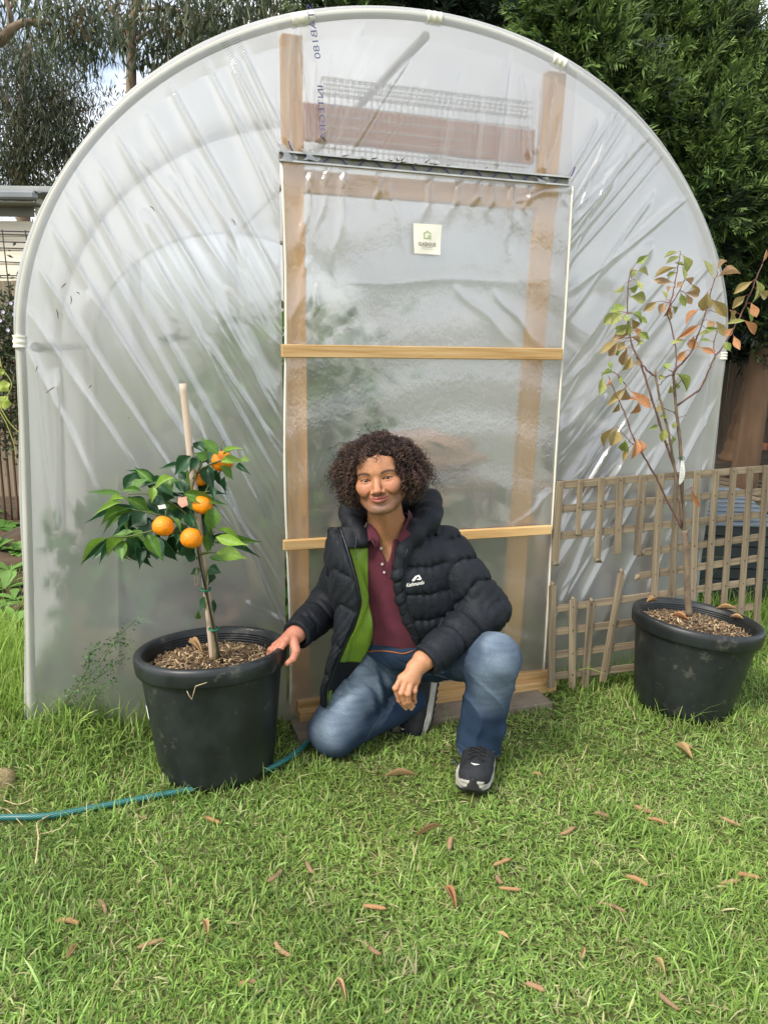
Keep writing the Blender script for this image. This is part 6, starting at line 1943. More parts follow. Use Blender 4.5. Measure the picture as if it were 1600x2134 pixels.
# head, neck and chest; then hands and the limbs under the clothes, one body mesh
bv, bq, bc, nb_ = [], [], [], 0
def body_add(v, q, c):
    global nb_
    bv.append(v); bq.append(q + nb_); bc.append(c); nb_ += len(v)
hlo = from_head((0, 0, 0)) - V(0.115, 0.125, 0.15); hhi = from_head((0, 0, 0)) + V(0.115, 0.13, 0.145)
v, q = iso_mesh(upper_sdf, hlo, hhi, 0.0017)
body_add(v, q, skin_col(v))
def low_body(P):
    d = torso_core(P, -0.004)
    d = smin(d, cap(P, HIP_R, HIP_L, .09, .09), .05)
    for a, b, ra, rb in ((HIP_R, KNE_R, .075, .055), (KNE_R, ANK_R, .05, .035), (HIP_L, KNE_L, .075, .055), (KNE_L, ANK_L, .05, .035), (SHO_L, ELB_L, .045, .038), (ELB_L, WRI_L, .036, .028), (SHO_R, ELB_R, .045, .038), (ELB_R, WRI_R, .036, .028)):
        d = smin(d, cap(P, a, b, ra, rb), .03)
    return smin(d, neck_sdf(P), 0.02)
v, q = iso_mesh(low_body, (-0.36, 2.15, -0.02), (0.50, 2.80, 0.86), 0.009)
body_add(v, q, np.tile(SK, (len(v), 1)))
v, q = iso_mesh(hand_l, A3(858, 1425, 2.24) - 0.10, A3(858, 1425, 2.24) + 0.10, 0.0016)
hc = np.tile(np.array(rgb('c08a66')), (len(v), 1)) * (1 + .05 * noise3(v.astype(F32), 90, 5))[:, None]
for f in HLF:
    for kn in (f[0], f[1], f[2]):
        w = gau(((v - kn) ** 2).sum(1), .006)[:, None] * .35
        hc = hc * (1 - w) + SK_R * .85 * w
    w = gau(((v - (f[3] + V(0, -.006, -.002))) ** 2).sum(1), .0040)[:, None]
    hc = hc * (1 - w * .8) + np.array(rgb('d9b3a0')) * w * .8
body_add(v, q, hc)
v, q = iso_mesh(hand_r, A3(593, 1350, 2.35) - 0.095, A3(593, 1350, 2.35) + 0.095, 0.0016)
hc = np.tile(np.array(rgb('bd7f66')), (len(v), 1)) * (1 + .05 * noise3(v.astype(F32), 90, 5))[:, None]
for f in HRF:
    for kn in (f[0], f[1]):
        w = gau(((v - kn) ** 2).sum(1), .007)[:, None] * .4
        hc = hc * (1 - w) + np.array(rgb('b0604e')) * w
body_add(v, q, hc)
obj('body', np.vstack(bv), np.vstack(bq), M['skin'], man, col=np.vstack(bc))

# eyes
def eye_mat():
    m, N, L, P, O = new_mat('eye')
    a = N.new('ShaderNodeAttribute'); a.attribute_name = 'Col'
    L.new(a.outputs['Color'], P.inputs['Base Color'])
    P.inputs['Roughness'].default_value = 0.06
    P.inputs['Specular IOR Level'].default_value = 0.4
    return m
M['eye'] = eye_mat()
for s in (-1, 1):
    c = V(EYE[0] * s, EYE[1], EYE[2])
    th = np.linspace(0, math.pi, 40); ph = np.linspace(0, 2 * np.pi, 37)[:-1]
    T, Pp = np.meshgrid(th, ph, indexing='ij')
    gaze = nrm(HR.T @ nrm(CAM - from_head(c)))
    e1 = nrm(np.cross(gaze, V(0, 0, 1))); e2 = np.cross(gaze, e1)
    dirs = np.cos(T)[..., None] * gaze + np.sin(T)[..., None] * (np.cos(Pp)[..., None] * e1 + np.sin(Pp)[..., None] * e2)
    r = 0.0129 + 0.0007 * np.exp(-(T / 0.42) ** 2)
    vv_ = from_head((c + dirs * r[..., None]).reshape(-1, 3))
    cc = np.where((T < 0.24)[..., None], np.array([.004, .003, .003]), np.where((T < 0.50)[..., None], np.array(rgb('2e1a10')), np.array(rgb('ddd6ce')))).reshape(-1, 3)
    i = np.arange(39)[:, None] * 36; j = np.arange(36)[None]; k = (j + 1) % 36
    obj('eye', vv_, np.stack([i + j, i + 36 + j, i + 36 + k, i + k], -1).reshape(-1, 4), M['eye'], man, col=cc)

# ------------------------------------------------------------------ hair
M['hair'] = mk('dark_curly_hair', (1, 1, 1), (.8, .8, .8), scale=30, rough=0.42, attr=True, spec=0.5)
def hairline(p):
    """>0 where hair grows (head space)"""
    x, y, z = p.T
    ax = np.abs(x)
    zf = 0.070 + 0.006 * np.cos(x * 90) - 14.0 * np.clip(ax - 0.02, 0, 1) ** 2
    front = z - np.where(y < -0.03, zf, -0.2)
    sidef = (ax - 0.058)
    return np.where(y < -0.028, np.maximum(front, np.where(z < 0.05, sidef - 0.006, -1)), 1.0) * np.where((z < -0.075), -1, 1)
def hair_core(P):
    p = to_head(P)
    x, y, z = p.T
    ax = np.abs(x)
    q = np.stack([ax, y, z], -1)
    d = ell(q, (0, 0.022, 0.050), (0.092, 0.108, 0.104))
    d = smin(d, ell(q, (0.090, 0.016, -0.002), (0.044, 0.060, 0.068)), 0.03)
    d = smin(d, ell(q, (0.076, 0.020, 0.064), (0.048, 0.068, 0.058)), 0.03)
    d = smin(d, ell(q, (0.0, 0.075, -0.02), (0.085, 0.045, 0.085)), 0.03)
    # hair rooted down to the hairline on the forehead
    zf_ = 0.084 - 9.0 * np.clip(ax - .012, 0, 1) ** 2 + .004 * np.sin(x * 150)
    d = smin(d, smax(head_sdf(p) - .0075, np.maximum(zf_ - z, y + .02), .004), .010)
    # keep the face clear
    face = ell(q, (0, -0.110, -0.026), (0.0645, 0.110, 0.081)) + .004 * noise3(p, 130, 5)
    d = smax(d, -np.where(z > zf_, face + .03, face), 0.008)
    return d + 0.006 * noise3(p, 95, 8) + 0.003 * noise3(p, 210, 6, 3)
v, q = iso_mesh(hair_core, from_head((0, 0, 0)) - 0.175, from_head((0, 0, 0)) + 0.175, 0.0045, project=0)
M['hair_base'] = mk('hair_shade', (0.011, 0.008, 0.007), (0.016, 0.011, 0.009), scale=90, rough=1.0, spec=0.0)
obj('hair_base', v, q, M['hair_base'], man)
mbh = MB()
gg = np.random.default_rng(77)
# curls rooted over the whole mass of hair
tri = v[q]
fn_ = np.cross(tri[:, 1] - tri[:, 0], tri[:, 3] - tri[:, 0])
ar = np.linalg.norm(fn_, axis=1); fn_ = fn_ / np.maximum(ar, 1e-12)[:, None]
cen_h = to_head(tri.mean(1).astype(F32)); nrm_h = fn_ @ HR
if (nrm_h * (cen_h - np.array([0, .02, .03]))).sum(1).mean() < 0: nrm_h = -nrm_h
wt = ar * np.where(cen_h[:, 1] > 0.06, 0.25, 1.0) * (cen_h[:, 2] > -0.085)
pick = gg.choice(len(tri), 5200, p=wt / wt.sum())
for i_ in pick:
    root = cen_h[i_] - nrm_h[i_] * 0.006
    nn = nrm_h[i_]
    top = root[2] > 0.10
    fz = gg.uniform() < 0.42                      # fine frizz
    L_ = gg.gamma(6.0, 0.0098) * (0.75 if top else 1.0) * (0.9 if fz else 1.0)
    n = 36
    t = np.linspace(0, 1, n)[:, None]
    rf_ = root[None].astype(F32)
    tuft = np.array([noise3(rf_, 70, 4, 1)[0], noise3(rf_, 70, 4, 2)[0], noise3(rf_, 70, 4, 3)[0]])
    L_ *= 0.75 + 0.9 * max(0.0, float(noise3(rf_, 55, 4, 4)[0])) * 1.6
    if fz: L_ *= gg.uniform(1.0, 1.4)
    if root[2] < 0.0: L_ = min(L_, gg.uniform(.035, .060))
    dirn = nrm(nn * 0.8 + tuft * 0.9 + gg.normal(0, .30, 3) + V(0, 0, 0.1))
    path = root + dirn * L_ * (t * 0.75 - 0.30 * t ** 2) + V(0, 0, -1) * (0.30 if top else 0.55) * L_ * t ** 1.6
    rc = gg.uniform(0.0028, 0.0085)
    turns = L_ / gg.uniform(0.017, 0.034)
    a = t[:, 0] * turns * 2 * math.pi + gg.uniform(0, 6.28)
    tg = np.gradient(path, axis=0); tg /= np.linalg.norm(tg, axis=1)[:, None]
    e1 = np.cross(tg, gg.normal(0, 1, 3)); e1 /= np.linalg.norm(e1, axis=1)[:, None]
    e2 = np.cross(tg, e1)
    amp = rc * np.interp(t[:, 0], [0, .2, 1], [.3, 1, .8])
    path = path + (e1 * np.cos(a)[:, None] + e2 * np.sin(a)[:, None]) * amp[:, None]
    fe = ((np.abs(path[:, 0]) / 0.0625) ** 2 + ((path[:, 2] + 0.024) / 0.078) ** 2 < 1) & (path[:, 1] < -0.02)
    if fe.mean() > 0.05: continue
    if root[1] < -.02 and (head_sdf(path.astype(F32)) < -.0015)[6:].mean() > .08: continue
    if ((np.abs(path[:, 0]) < .062) & (path[:, 1] < .04) & (path[:, 2] < -.075)).any(): continue
    if path[:, 2].min() < -.108: continue
    tone = np.array(rgb('2a1d18')) if gg.uniform() < 0.55 else np.array(rgb('6a4f42'))
    rad = (gg.uniform(0.0003, 0.0006) if fz else gg.uniform(0.0005, 0.0011)) * np.interp(t[:, 0], [0, .1, .8, 1], [.8, 1, .9, .35])
    add_tube(mbh, from_head(path), rad, 3, tone * gg.uniform(.5, 1.35))
# a few longer locks that hang lower at the sides
for k in range(130):
    sx = -1 if gg.uniform() < .6 else 1
    root = V(sx * gg.uniform(.085, .125), gg.uniform(-.03, .06), gg.uniform(-.03, .02))
    L_ = gg.uniform(.04, .062); n = 36; t = np.linspace(0, 1, n)[:, None]
    path = root + V(sx * .25, -.1, 0) * L_ * np.sin(t * 2) + V(0, 0, -1) * L_ * t
    a = t[:, 0] * L_ / gg.uniform(.016, .024) * 6.28 + gg.uniform(0, 6.28)
    path = path + np.stack([np.cos(a), np.sin(a), 0 * a], -1) * gg.uniform(.004, .008)
    add_tube(mbh, from_head(path), gg.uniform(.0008, .0016) * np.linspace(1, .5, n), 4, np.array(rgb('3a2a23')) * gg.uniform(.5, 1.3))
# flyaway curls
for (pts) in ([(-.03, -.06, .10), (-.05, -.07, .128), (-.09, -.07, .135), (-.125, -.06, .122), (-.135, -.06, .128)], [(0, -.02, .12), (.0, -.02, .15), (-.012, -.02, .17), (-.008, -.02, .19), (-.022, -.02, .20)], [(.01, -.02, .12), (.02, -.02, .15), (.018, -.02, .17), (.028, -.02, .185), (.022, -.02, .2)],
              [(-.02, -.03, .12), (-.03, -.03, .145), (-.038, -.03, .16), (-.03, -.03, .175)], [(-.12, 0, .03), (-.14, 0, .02), (-.145, -.01, -.01), (-.155, -.01, -.03)], [(-.1, 0, .06), (-.125, 0, .085), (-.14, 0, .08)]):
    p = spline(np.array(pts), 90)
    a = np.linspace(0, 26, 90)
    p = p + np.stack([np.cos(a), 0 * a, np.sin(a)], -1) * 0.004
    for k in range(3):
        add_tube(mbh, from_head(p + gg.normal(0, .0035, 3)), np.linspace(.0009, .0003, 90), 3, np.array(rgb('2a1d18')))
hair = mbh.build('hair', M['hair'], man)

# ------------------------------------------------------------------ clothes
def cloth_mat(name, c1, c2, scale, rough, bump, bscale, attr=False, sheen=0.0, spec=0.3):
    return mk(name, c1, c2, scale=scale, rough=rough, bump=bump, bscale=bscale, attr=attr, sheen=sheen, spec=spec)
M['shirt'] = cloth_mat('maroon_jersey', rgb('4a1a27'), rgb('5e2634'), 18, 0.85, 0.15, 500, sheen=.15)
M['puffer'] = cloth_mat('puffer_nylon', rgb('15181c'), rgb('20242a'), 7, 0.64, 0.28, 75, spec=0.24)
M['lining'] = cloth_mat('green_lining', rgb('5a7a1e'), rgb('7e9e34'), 9, 0.5, 0.55, 16, spec=.4)
M['denim'] = mk('denim', (1, 1, 1), (0.62, 0.66, 0.72), scale=320, detail=2, rough=0.85, attr=True, bump=0.25, bscale=700, spec=.2)
M['stitch'] = mk('pale_thread', rgb('5f6b7a'), rgb('78838f'), rough=.8)
M['zip'] = mk('zip_black', rgb('0c0d10'), rgb('16181c'), rough=.35)
M['belt'] = mk('tan_belt', rgb('8a4f22'), rgb('a2622f'), scale=14, rough=.5)

# shirt --------------------------------------------------------------
VZ0, VZ1 = float(A3(800, 1178, 2.37)[2]), float(A3(800, 1085, 2.37)[2])
def v_half(z):
    return np.interp(z, [VZ0 - 0.002, VZ0 + 0.03, VZ1 - .02, VZ1 + 0.06], [0.0, 0.012, 0.034, 0.075])
VXB, VXT = float(A3(806, 1178, 2.37)[0]), float(A3(803, 1085, 2.37)[0])
def v_mid(z): return np.interp(z, [VZ0, VZ1], [VXB, VXT])
WZ = float(A3(830, 1360, 2.38)[2])
def shirt_sdf(P):
    d = torso_core(P, 0.010)
    x, y, z = P.T
    d = d + 0.0030 * np.sin((x * 0.8 + z * 0.5) * 60 + 3 * np.sin(z * 14)) * np.clip((0.56 - z) / .2, 0, 1) + 0.0012 * noise3(P, 60, 6)
    cut = np.maximum(np.abs(x - v_mid(z)) - v_half(z), y - 2.46)
    cut = np.maximum(cut, VZ0 - z)
    d = smax(d, -cut, 0.004)
    d = np.maximum(d, -(torso_core(P, 0.002)))                                   # a shell
    topz = 0.775
    d = smax(d, z - topz, 0.008)
    hem = WZ + 0.012 * np.sin(x * 30 + 1.0) - 0.02 * (x - 0.08)
    return smax(d, hem - z, 0.006)
v, q = iso_mesh(shirt_sdf, (-0.17, 2.33, 0.28), (0.28, 2.66, 0.82), 0.0036)
shirt = obj('shirt', v, q, M['shirt'], man)
BSH = bvh(v, q)
def on(B, px, py, lift=0.0, fallback=2.36):
    d = Vector(ray(px, py)); 
    loc, nor, idx, dist = B.ray_cast(Vector(CAM), d.normalized())
    if loc is None: return at(px, py, fallback), V(0, -1, 0)
    nor = np.array(nor)
    if nor @ np.array(d) > 0: nor = -nor
    return np.array(loc) + nor * lift, nor
# collar: two folded flaps, and the placket
def sheet(name, rows, mat, parent, th=0.0, nu=16, nv=10, puff=None):
    """rows: list of lists of 3D points (same length); smooth sheet through them, optional thickness"""
    R0 = [spline(np.array(r), nv) for r in rows]
    G = np.stack([spline(np.array([r[j] for r in R0]), nu) for j in range(nv)], 1)
    if th:
        du = np.gradient(G, axis=0); dv_ = np.gradient(G, axis=1)
        n = np.cross(du, dv_); n /= np.maximum(np.linalg.norm(n, axis=2), 1e-9)[..., None]
        if n[:, :, 1].mean() > 0: n = -n
        k = np.ones((nu, nv)) if puff is None else puff(np.linspace(0, 1, nu)[:, None], np.linspace(0, 1, nv)[None])
        ed = np.minimum(np.minimum(np.arange(nu), nu - 1 - np.arange(nu))[:, None] / 1.5, np.minimum(np.arange(nv), nv - 1 - np.arange(nv))[None] / 1.5)
        k = k * np.clip(ed, 0.25, 1)
        A_, B_ = G + n * (th * 0.5 * k)[..., None], G - n * (th * 0.5)
        v_ = np.vstack([A_.reshape(-1, 3), B_.reshape(-1, 3)])
        f = grid_faces(nu, nv); f2 = grid_faces(nu, nv, nu * nv)[:, ::-1]
        per = np.concatenate([np.arange(nv), nv - 1 + nv * np.arange(1, nu), nv * (nu - 1) + np.arange(nv - 2, -1, -1), nv * np.arange(nu - 2, 0, -1)])
        p2 = np.roll(per, -1)
        f3_ = np.stack([p2, per, per + nu * nv, p2 + nu * nv], -1)
        return obj(name, v_, np.vstack([f, f2, f3_]), mat, parent)
    return obj(name, G.reshape(-1, 3), grid_faces(nu, nv), mat, parent)
sheet('collar', [[A3(768, 1078, 2.44), A3(776, 1090, 2.395), A3(791, 1124, 2.365)], [A3(764, 1092, 2.425), A3(770, 1112, 2.375), A3(783, 1140, 2.352)], [A3(760, 1108, 2.41), A3(764, 1128, 2.365), A3(778, 1117, 2.352)]], M['shirt'], shirt, 0.004)
sheet('collar', [[A3(851, 1062, 2.47), A3(848, 1082, 2.41), A3(827, 1126, 2.368)], [A3(857, 1070, 2.45), A3(855, 1098, 2.385), A3(836, 1128, 2.354)], [A3(861, 1082, 2.44), A3(860, 1108, 2.372), A3(850, 1118, 2.358)]], M['shirt'], shirt, 0.004)
M['button'] = mk('shell_button', rgb('a89a90'), rgb('cfc4bc'), scale=60, rough=.3)
for (x, y, r, br) in ((788, 1115, .0048, 0), (793, 1143, .0052, 1), (797, 1175, .0046, 0), (801, 1192, .0042, 0)):
    p, nn = on(BSH, x, y, 0.003)
    e1 = nrm(np.cross(nn, ZU)); e2 = np.cross(nn, e1)
    a = np.linspace(0, 2 * np.pi, 15)[:-1]
    ring = lambda rr_, l: p + nn * l + rr_ * (np.cos(a)[:, None] * e1 + np.sin(a)[:, None] * e2)
    vv_ = np.vstack([ring(r, 0), ring(r, .0016), ring(r * .75, .0022), ring(r * .6, .0014), p[None] + nn * .0014])
    f = np.vstack([np.stack([i * 14 + np.arange(14), i * 14 + (np.arange(14) + 1) % 14, (i + 1) * 14 + (np.arange(14) + 1) % 14, (i + 1) * 14 + np.arange(14)], -1) for i in range(3)])
    f3_ = np.stack([42 + np.arange(14), 42 + (np.arange(14) + 1) % 14, np.full(14, 56)], -1)
    obj('button', vv_, [f, f3_], M['button'], shirt)
def seam_px(name, B, pts, rad, mat, parent, lift=0.0015, n=40, fb=2.36):
    q_ = spline(np.array(pts, float), n)
    P = np.array([on(B, x, y, lift, fb)[0] for x, y in q_])
    # drop outliers that fell through to what lies behind
    return tube_obj(name, P, rad, mat, parent, 6)
seam_px('placket', BSH, [(786, 1108), (788, 1150), (798, 1185), (806, 1202)], 0.0014, M['shirt'], shirt, .001)
seam_px('placket', BSH, [(806, 1202), (814, 1200), (816, 1150)], 0.0014, M['shirt'], shirt, .001)

# jeans ---------------------------------------------------------------
def jeans_sdf(P):
    x, y, z = P.T
    wv = 0.0058 * noise3(P * np.array([1, 1, 1.4], F32), 34, 7) + 0.0016 * noise3(P, 85, 6, 2)
    d = smin(cap(P, HIP_R, HIP_L, .105, .105), ell(P, V(.10, 2.60, .36), (.155, .105, .10)), .04)
    d = smin(d, ell(P, V(.085, 2.512, WZ - .015), (.166, .124, .10)), .04)
    tr = chain(P, [HIP_R, KNE_R], [.102, .086])
    sr_ = chain(P, [KNE_R, ANK_R], [.084, .066])
    tl = chain(P, [HIP_L, KNE_L], [.102, .077])
    a2 = ANK_L + np.array([.0, -.006, -0.010], F32)
    sl_ = chain(P, [KNE_L, a2], [.075, .074])
    # cloth gathers behind the bent knees, and pulls across the thighs
    kl = np.linalg.norm(P - KNE_L, axis=1); kr = np.linalg.norm(P - KNE_R, axis=1)
    tl = tl + .0030 * np.sin((P - KNE_L) @ np.array([60, 40, 55], F32)) * np.exp(-(kl / .16) ** 2)
    fl_ = (1 - np.abs(np.sin((P - KNE_L) @ np.array([34, 12, 17], F32) + 1.1 * np.sin(z * 19)))) ** 2
    sl_ = sl_ - .0085 * fl_ * np.clip((kl - .06) / .1, 0, 1) - .003 * np.sin(z * 55 + 30 * x) * np.exp(-((P[:, 2] - .15) / .06) ** 2)
    dr = HIP_R - KNE_R; dr = dr / np.linalg.norm(dr)
    s_ = (P - KNE_R) @ dr.astype(F32)
    tr = tr + .0060 * np.sin(s_ * 62 + 28 * (x + y) + 1.5 * np.sin(x * 50)) * np.clip((s_ - .05) / .2, 0, 1)
    d = smin(d, smin(tr, sr_, .022), .035)
    d = smin(d, smin(tl, sl_, .024), .035)
    # sharp creases fanning from the crotch and behind the knees
    cr_ = np.abs(np.sin((P - V(.10, 2.45, .30).astype(F32)) @ np.array([34, 10, 62], F32) + 1.6 * np.sin(x * 26)))
    d = d + .0050 * (1 - cr_) ** 3 * np.exp(-((z - .27) / .10) ** 2) * (y < 2.56) * np.clip((.24 - x) / .05, 0, 1)
    d = d + wv
    top = WZ + .028 - 0.02 * (x - .08)
    d = np.where((x < .30) & (y > 2.36), smax(d, z - top, .006), d)
    # open the legs at the hems
    axl = (ANK_L - KNE_L); axl = axl / np.linalg.norm(axl)
    end = (P - ANK_L) @ axl + .004 + 0.006 * np.sin(x * 40)
    d = smax(d, np.where(kl < .42, end, -1), .003)
    inn = chain(P, [KNE_L, ANK_L + axl * .04], [.060, .064])
    d = np.where(end > -.05, smax(d, -inn, .002), d)
    axr = (ANK_R - KNE_R); axr = axr / np.linalg.norm(axr)
    endr = (P - ANK_R) @ axr - .005
    d = np.where(kr < .45, smax(d, np.where((z < .28) & (x > -.02) & (y > 2.5), endr, -1), .003), d)
    return smax(d, 0.004 - z, .004)
v, q = iso_mesh(jeans_sdf, (-0.30, 2.16, -0.01), (0.48, 2.78, 0.54), 0.0042)
P = v.astype(F32)
DK, MD, LT = np.array(rgb('25344a')), np.array(rgb('3c5068')), np.array(rgb('94a2ae'))
base = np.clip(0.35 + .35 * noise3(P, 30, 6) + .15 * noise3(P, 80, 6, 3), 0, 1)[:, None]
jc = DK * (1 - base) + MD * base
# worn, faded thighs and knees
def along(P, a, b):
    d = b - a; t = ((P - a) @ d) / (d @ d)
    return t, np.linalg.norm(P - a - np.clip(t, 0, 1)[:, None] * d, axis=1)
vn = np.zeros_like(v)
fnm = np.cross(v[q[:, 2]] - v[q[:, 0]], v[q[:, 3]] - v[q[:, 1]])
for i_ in range(4): np.add.at(vn, q[:, i_], fnm)
vn /= np.maximum(np.linalg.norm(vn, axis=1), 1e-12)[:, None]
def fade(a, b, axis_dir, t0, t1, s):
    t, dist = along(P, a, b)
    side = np.clip(vn @ nrm(axis_dir), 0, 1) ** 1.5
    return side * np.clip((t - t0) / .25, 0, 1) * np.clip((t1 - t) / .25, 0, 1) * (dist < .13) * s
w = fade(HIP_R, KNE_R, V(-.45, -.8, .45), .05, 1.35, 1.0) * 0.9
w = np.maximum(w, fade(HIP_L, KNE_L, V(.2, -.5, .85), .45, 1.35, .9))
w = np.maximum(w, fade(KNE_L, ANK_L, V(.1, -1, .2), -.4, .5, .65))
w = np.clip(w * (0.85 + .35 * noise3(P, 45, 6, 1) + .30 * noise3(P * np.array([.4, 1, 1.6], F32), 140, 6, 4)), 0, 1)[:, None] * .92
jc = jc * (1 - w) + LT * w
axl = nrm(ANK_L - KNE_L)
hemd = (P - ANK_L) @ axl + .004 + 0.006 * np.sin(P[:, 0] * 40)
hm = ((hemd > -.016) & (np.linalg.norm(P - ANK_L, axis=1) < .13))
jc[hm] = jc[hm] * .6 + LT * .28 * (0.6 + .4 * np.sign(np.sin(np.arctan2(P[hm, 1] - ANK_L[1], P[hm, 0] - ANK_L[0]) * 28)))[:, None]
jeans = obj('jeans', v, q, M['denim'], man, col=np.clip(jc, .003, 1))
BJ = bvh(v, q)
def stitch_px(pts, n=26, dash=0.6, fb=2.4):
    q_ = spline(np.array(pts, float), n * 2)
    mb_ = MB()
    P_ = [on(BJ, x, y, .0012, fb)[0] for x, y in q_]
    for k in range(0, 2 * n - 1, 2):
        if np.linalg.norm(P_[k + 1] - P_[k]) < .03: add_tube(mb_, np.array([P_[k], P_[k + 1]]), .0007, 4)
    return mb_
def stitches(name, lines):
    mb_ = MB()
    for l in lines:
        m_ = stitch_px(l)
        for vv_, f4_, cc_ in zip(m_.v, m_.f4, m_.c):
            pass
        off_ = mb_.n
        mb_.v += m_.v; mb_.c += m_.c
        mb_.f4 += [f + off_ for f in m_.f4]; mb_.f3 += [f + off_ for f in m_.f3]
        mb_.n += m_.n
    o = mb_.build(name, M['stitch'], jeans, col=False)
    o['kind'] = 'stuff'
stitches('seam_stitching', [[(757, 1558), (770, 1527), (795, 1490), (822, 1458)], [(948, 1418), (900, 1405), (872, 1415)], [(985, 1385), (990, 1420), (998, 1470)], [(952, 1548), (975, 1562), (1005, 1568), (1030, 1566)], [(985, 1380), (955, 1390), (920, 1402)]])
# waistband glimpse and belt
seam_px('waistband', BJ, [(764, 1358), (790, 1356), (815, 1358), (840, 1362), (862, 1356)], .0024, M['belt'], jeans, .001, 24, 2.40)
# jacket ---------------------------------------------------------------
XLp = [(758, 1060), (752, 1110), (748, 1180), (748, 1240), (752, 1300), (750, 1345), (740, 1420)]
XRp = [(860, 1040), (846, 1090), (826, 1140), (820, 1180), (824, 1220), (840, 1275), (866, 1335), (880, 1380)]
_xl = np.array([A3(x, y, 2.37) for x, y in XLp]); _xr = np.array([A3(x, y, 2.37) for x, y in XRp])
def xl(z): return np.interp(z, _xl[::-1, 2], _xl[::-1, 0])
def xr(z): return np.interp(z, _xr[::-1, 2], _xr[::-1, 0])
def puffs(s, sp, depth):
    """quilting: flattened baffles between sharply stitched seams"""
    u = np.abs(((s / sp) % 1.0) - 0.5) * 2          # 1 on the seam
    return depth * (np.clip(1 - u ** 3.2, 0, 1) ** 0.55 - 0.8)
def gather(s, sp, across, amp):
    """small puckers that run off the seams"""
    u = np.abs(((s / sp) % 1.0) - 0.5) * 2
    return amp * np.clip((u - .25) / .75, 0, 1) ** 1.5 * np.sin(across)
def arm(P, S, E, W, rs, sp, ph):
    d1 = E - S; L1 = np.linalg.norm(d1); d2 = W - E; L2 = np.linalg.norm(d2)
    t1 = np.clip(((P - S) @ d1) / (d1 @ d1), 0, 1); t2 = np.clip(((P - E) @ d2) / (d2 @ d2), 0, 1)
    a = np.linalg.norm(P - S - t1[:, None] * d1, axis=1) - (rs[0] + (rs[1] - rs[0]) * t1)
    b = np.linalg.norm(P - E - t2[:, None] * d2, axis=1) - (rs[1] + (rs[2] - rs[1]) * t2)
    k1 = ((P - S) @ d1) / L1; k2 = ((P - E) @ d2) / L2 + L1
    cx_ = 0.012 * np.sin((P @ np.array([31, 17, 23], F32)))
    wob = P @ np.array([150, 120, 90], F32) + 2.2 * np.sin(P @ np.array([40, -33, 52], F32))
    a = a - puffs(k1 + ph + cx_, sp, .013) - gather(k1 + ph + cx_, sp, wob, .0026)
    b = b - (puffs(k2 + ph + cx_, sp, .011) + gather(k2 + ph + cx_, sp, wob, .0026)) * np.clip((1.03 - t2) / .25, 0.25, 1)
    # creases at the crook
    ce = np.exp(-(np.linalg.norm(P - E, axis=1) / .085) ** 2)
    a = a + .0035 * ce * np.sin(k1 * 150 + P[:, 0] * 60); b = b + .0035 * ce * np.sin(k2 * 150 + P[:, 1] * 60)
    return smin(a, b, .018)
HOOD = [A3(752, 1128, 2.375), A3(735, 1092, 2.425), A3(738, 1068, 2.50), A3(772, 1050, 2.575), A3(840, 1040, 2.585), A3(892, 1052, 2.535), A3(893, 1080, 2.455), A3(862, 1112, 2.395), A3(838, 1150, 2.368), A3(829, 1200, 2.352)]
HOODR = [.025, .036, .046, .050, .055, .050, .043, .036, .026, .018]
def jacket_sdf(P):
    x, y, z = P.T
    g_ = 0.036
    d = ell(P, CHEST + V(.01, .0, 0), (.150 + g_, .104 + g_, .200 + g_))
    d = smin(d, ell(P, V(.095, 2.515, .440), (.158 + g_, .106 + g_, .150 + g_)), .07)
    d = smin(d, cap(P, V(-.075, 2.49, .705), V(.20, 2.492, .705), .070, .072), .05)
    xm = 0.150
    s = z - 0.30 * np.abs(x - xm) + .010 * np.sin(x * 30)
    d = d - (puffs(s + .03, .088, .013) + gather(s + .03, .088, x * 190 + z * 60 + 2 * np.sin(x * 45), .0026)) * np.clip((z - .25) / .1, 0, 1)
    d = smin(d, arm(P, SHO_L.astype(F32), ELB_L, WRI_L, (.080, .076, .053), .088, .02), .010)
    d = smin(d, arm(P, SHO_R.astype(F32), ELB_R, WRI_R, (.078, .072, .051), .084, .05), .010)
    # open front
    cut = np.maximum(np.maximum(xl(z) - x, x - xr(z)), y - 2.47)
    d = smax(d, -cut, .010)
    d = smax(d, .012 - torso_core(P, .0), .004)                       # hollow over the shirt
    d = smax(d, -neck_sdf(P) + .016, .006)
    # hood lying round the neck
    hd_ = chain(P, HOOD, HOODR, .012)
    tt = (P - HOOD[4])
    hd_ = hd_ - .004 * np.sin(np.arctan2(tt[:, 1] + .12, tt[:, 0]) * 9 + z * 30)
    d = smin(d, smax(hd_, -sph(to_head(P), (0, 0, 0), .098), .01), .012)
    # front band on the wearer's left
    bd = chain(P, [np.asarray(p, F32) for p in (A3(834, 1150, 2.362), A3(828, 1200, 2.350), A3(836, 1250, 2.356), A3(852, 1296, 2.366), A3(872, 1338, 2.385))], [.017, .018, .018, .018, .016], .01)
    bd = bd - puffs(z + .02 * np.sin(x * 50), .044, .006)
    d = smin(d, bd, .006)
    wr_ = .0020 * noise3(P, 70, 7) + .0014 * noise3(P * np.array([1, 1, .45], F32), 150, 6, 2)
    d = d + wr_
    hem = .31 + .10 * np.clip((.06 - x) / .1, 0, 1) * 0
    d = smax(d, hem - z, .012)
    # cuffs
    for E, W, r in ((ELB_L, WRI_L, .036), (ELB_R, WRI_R, .035)):
        ax_ = (W - E) / np.linalg.norm(W - E)
        near = np.linalg.norm(P - W, axis=1) < .12
        en = (P - W) @ ax_.astype(F32)
        d = np.where(near, smax(d, en - .004, .004), d)
        d = np.where(near & (en > -.05), smax(d, -(cap(P, W - ax_.astype(F32) * .06, W + ax_.astype(F32) * .05, r, r)), .003), d)
    return d
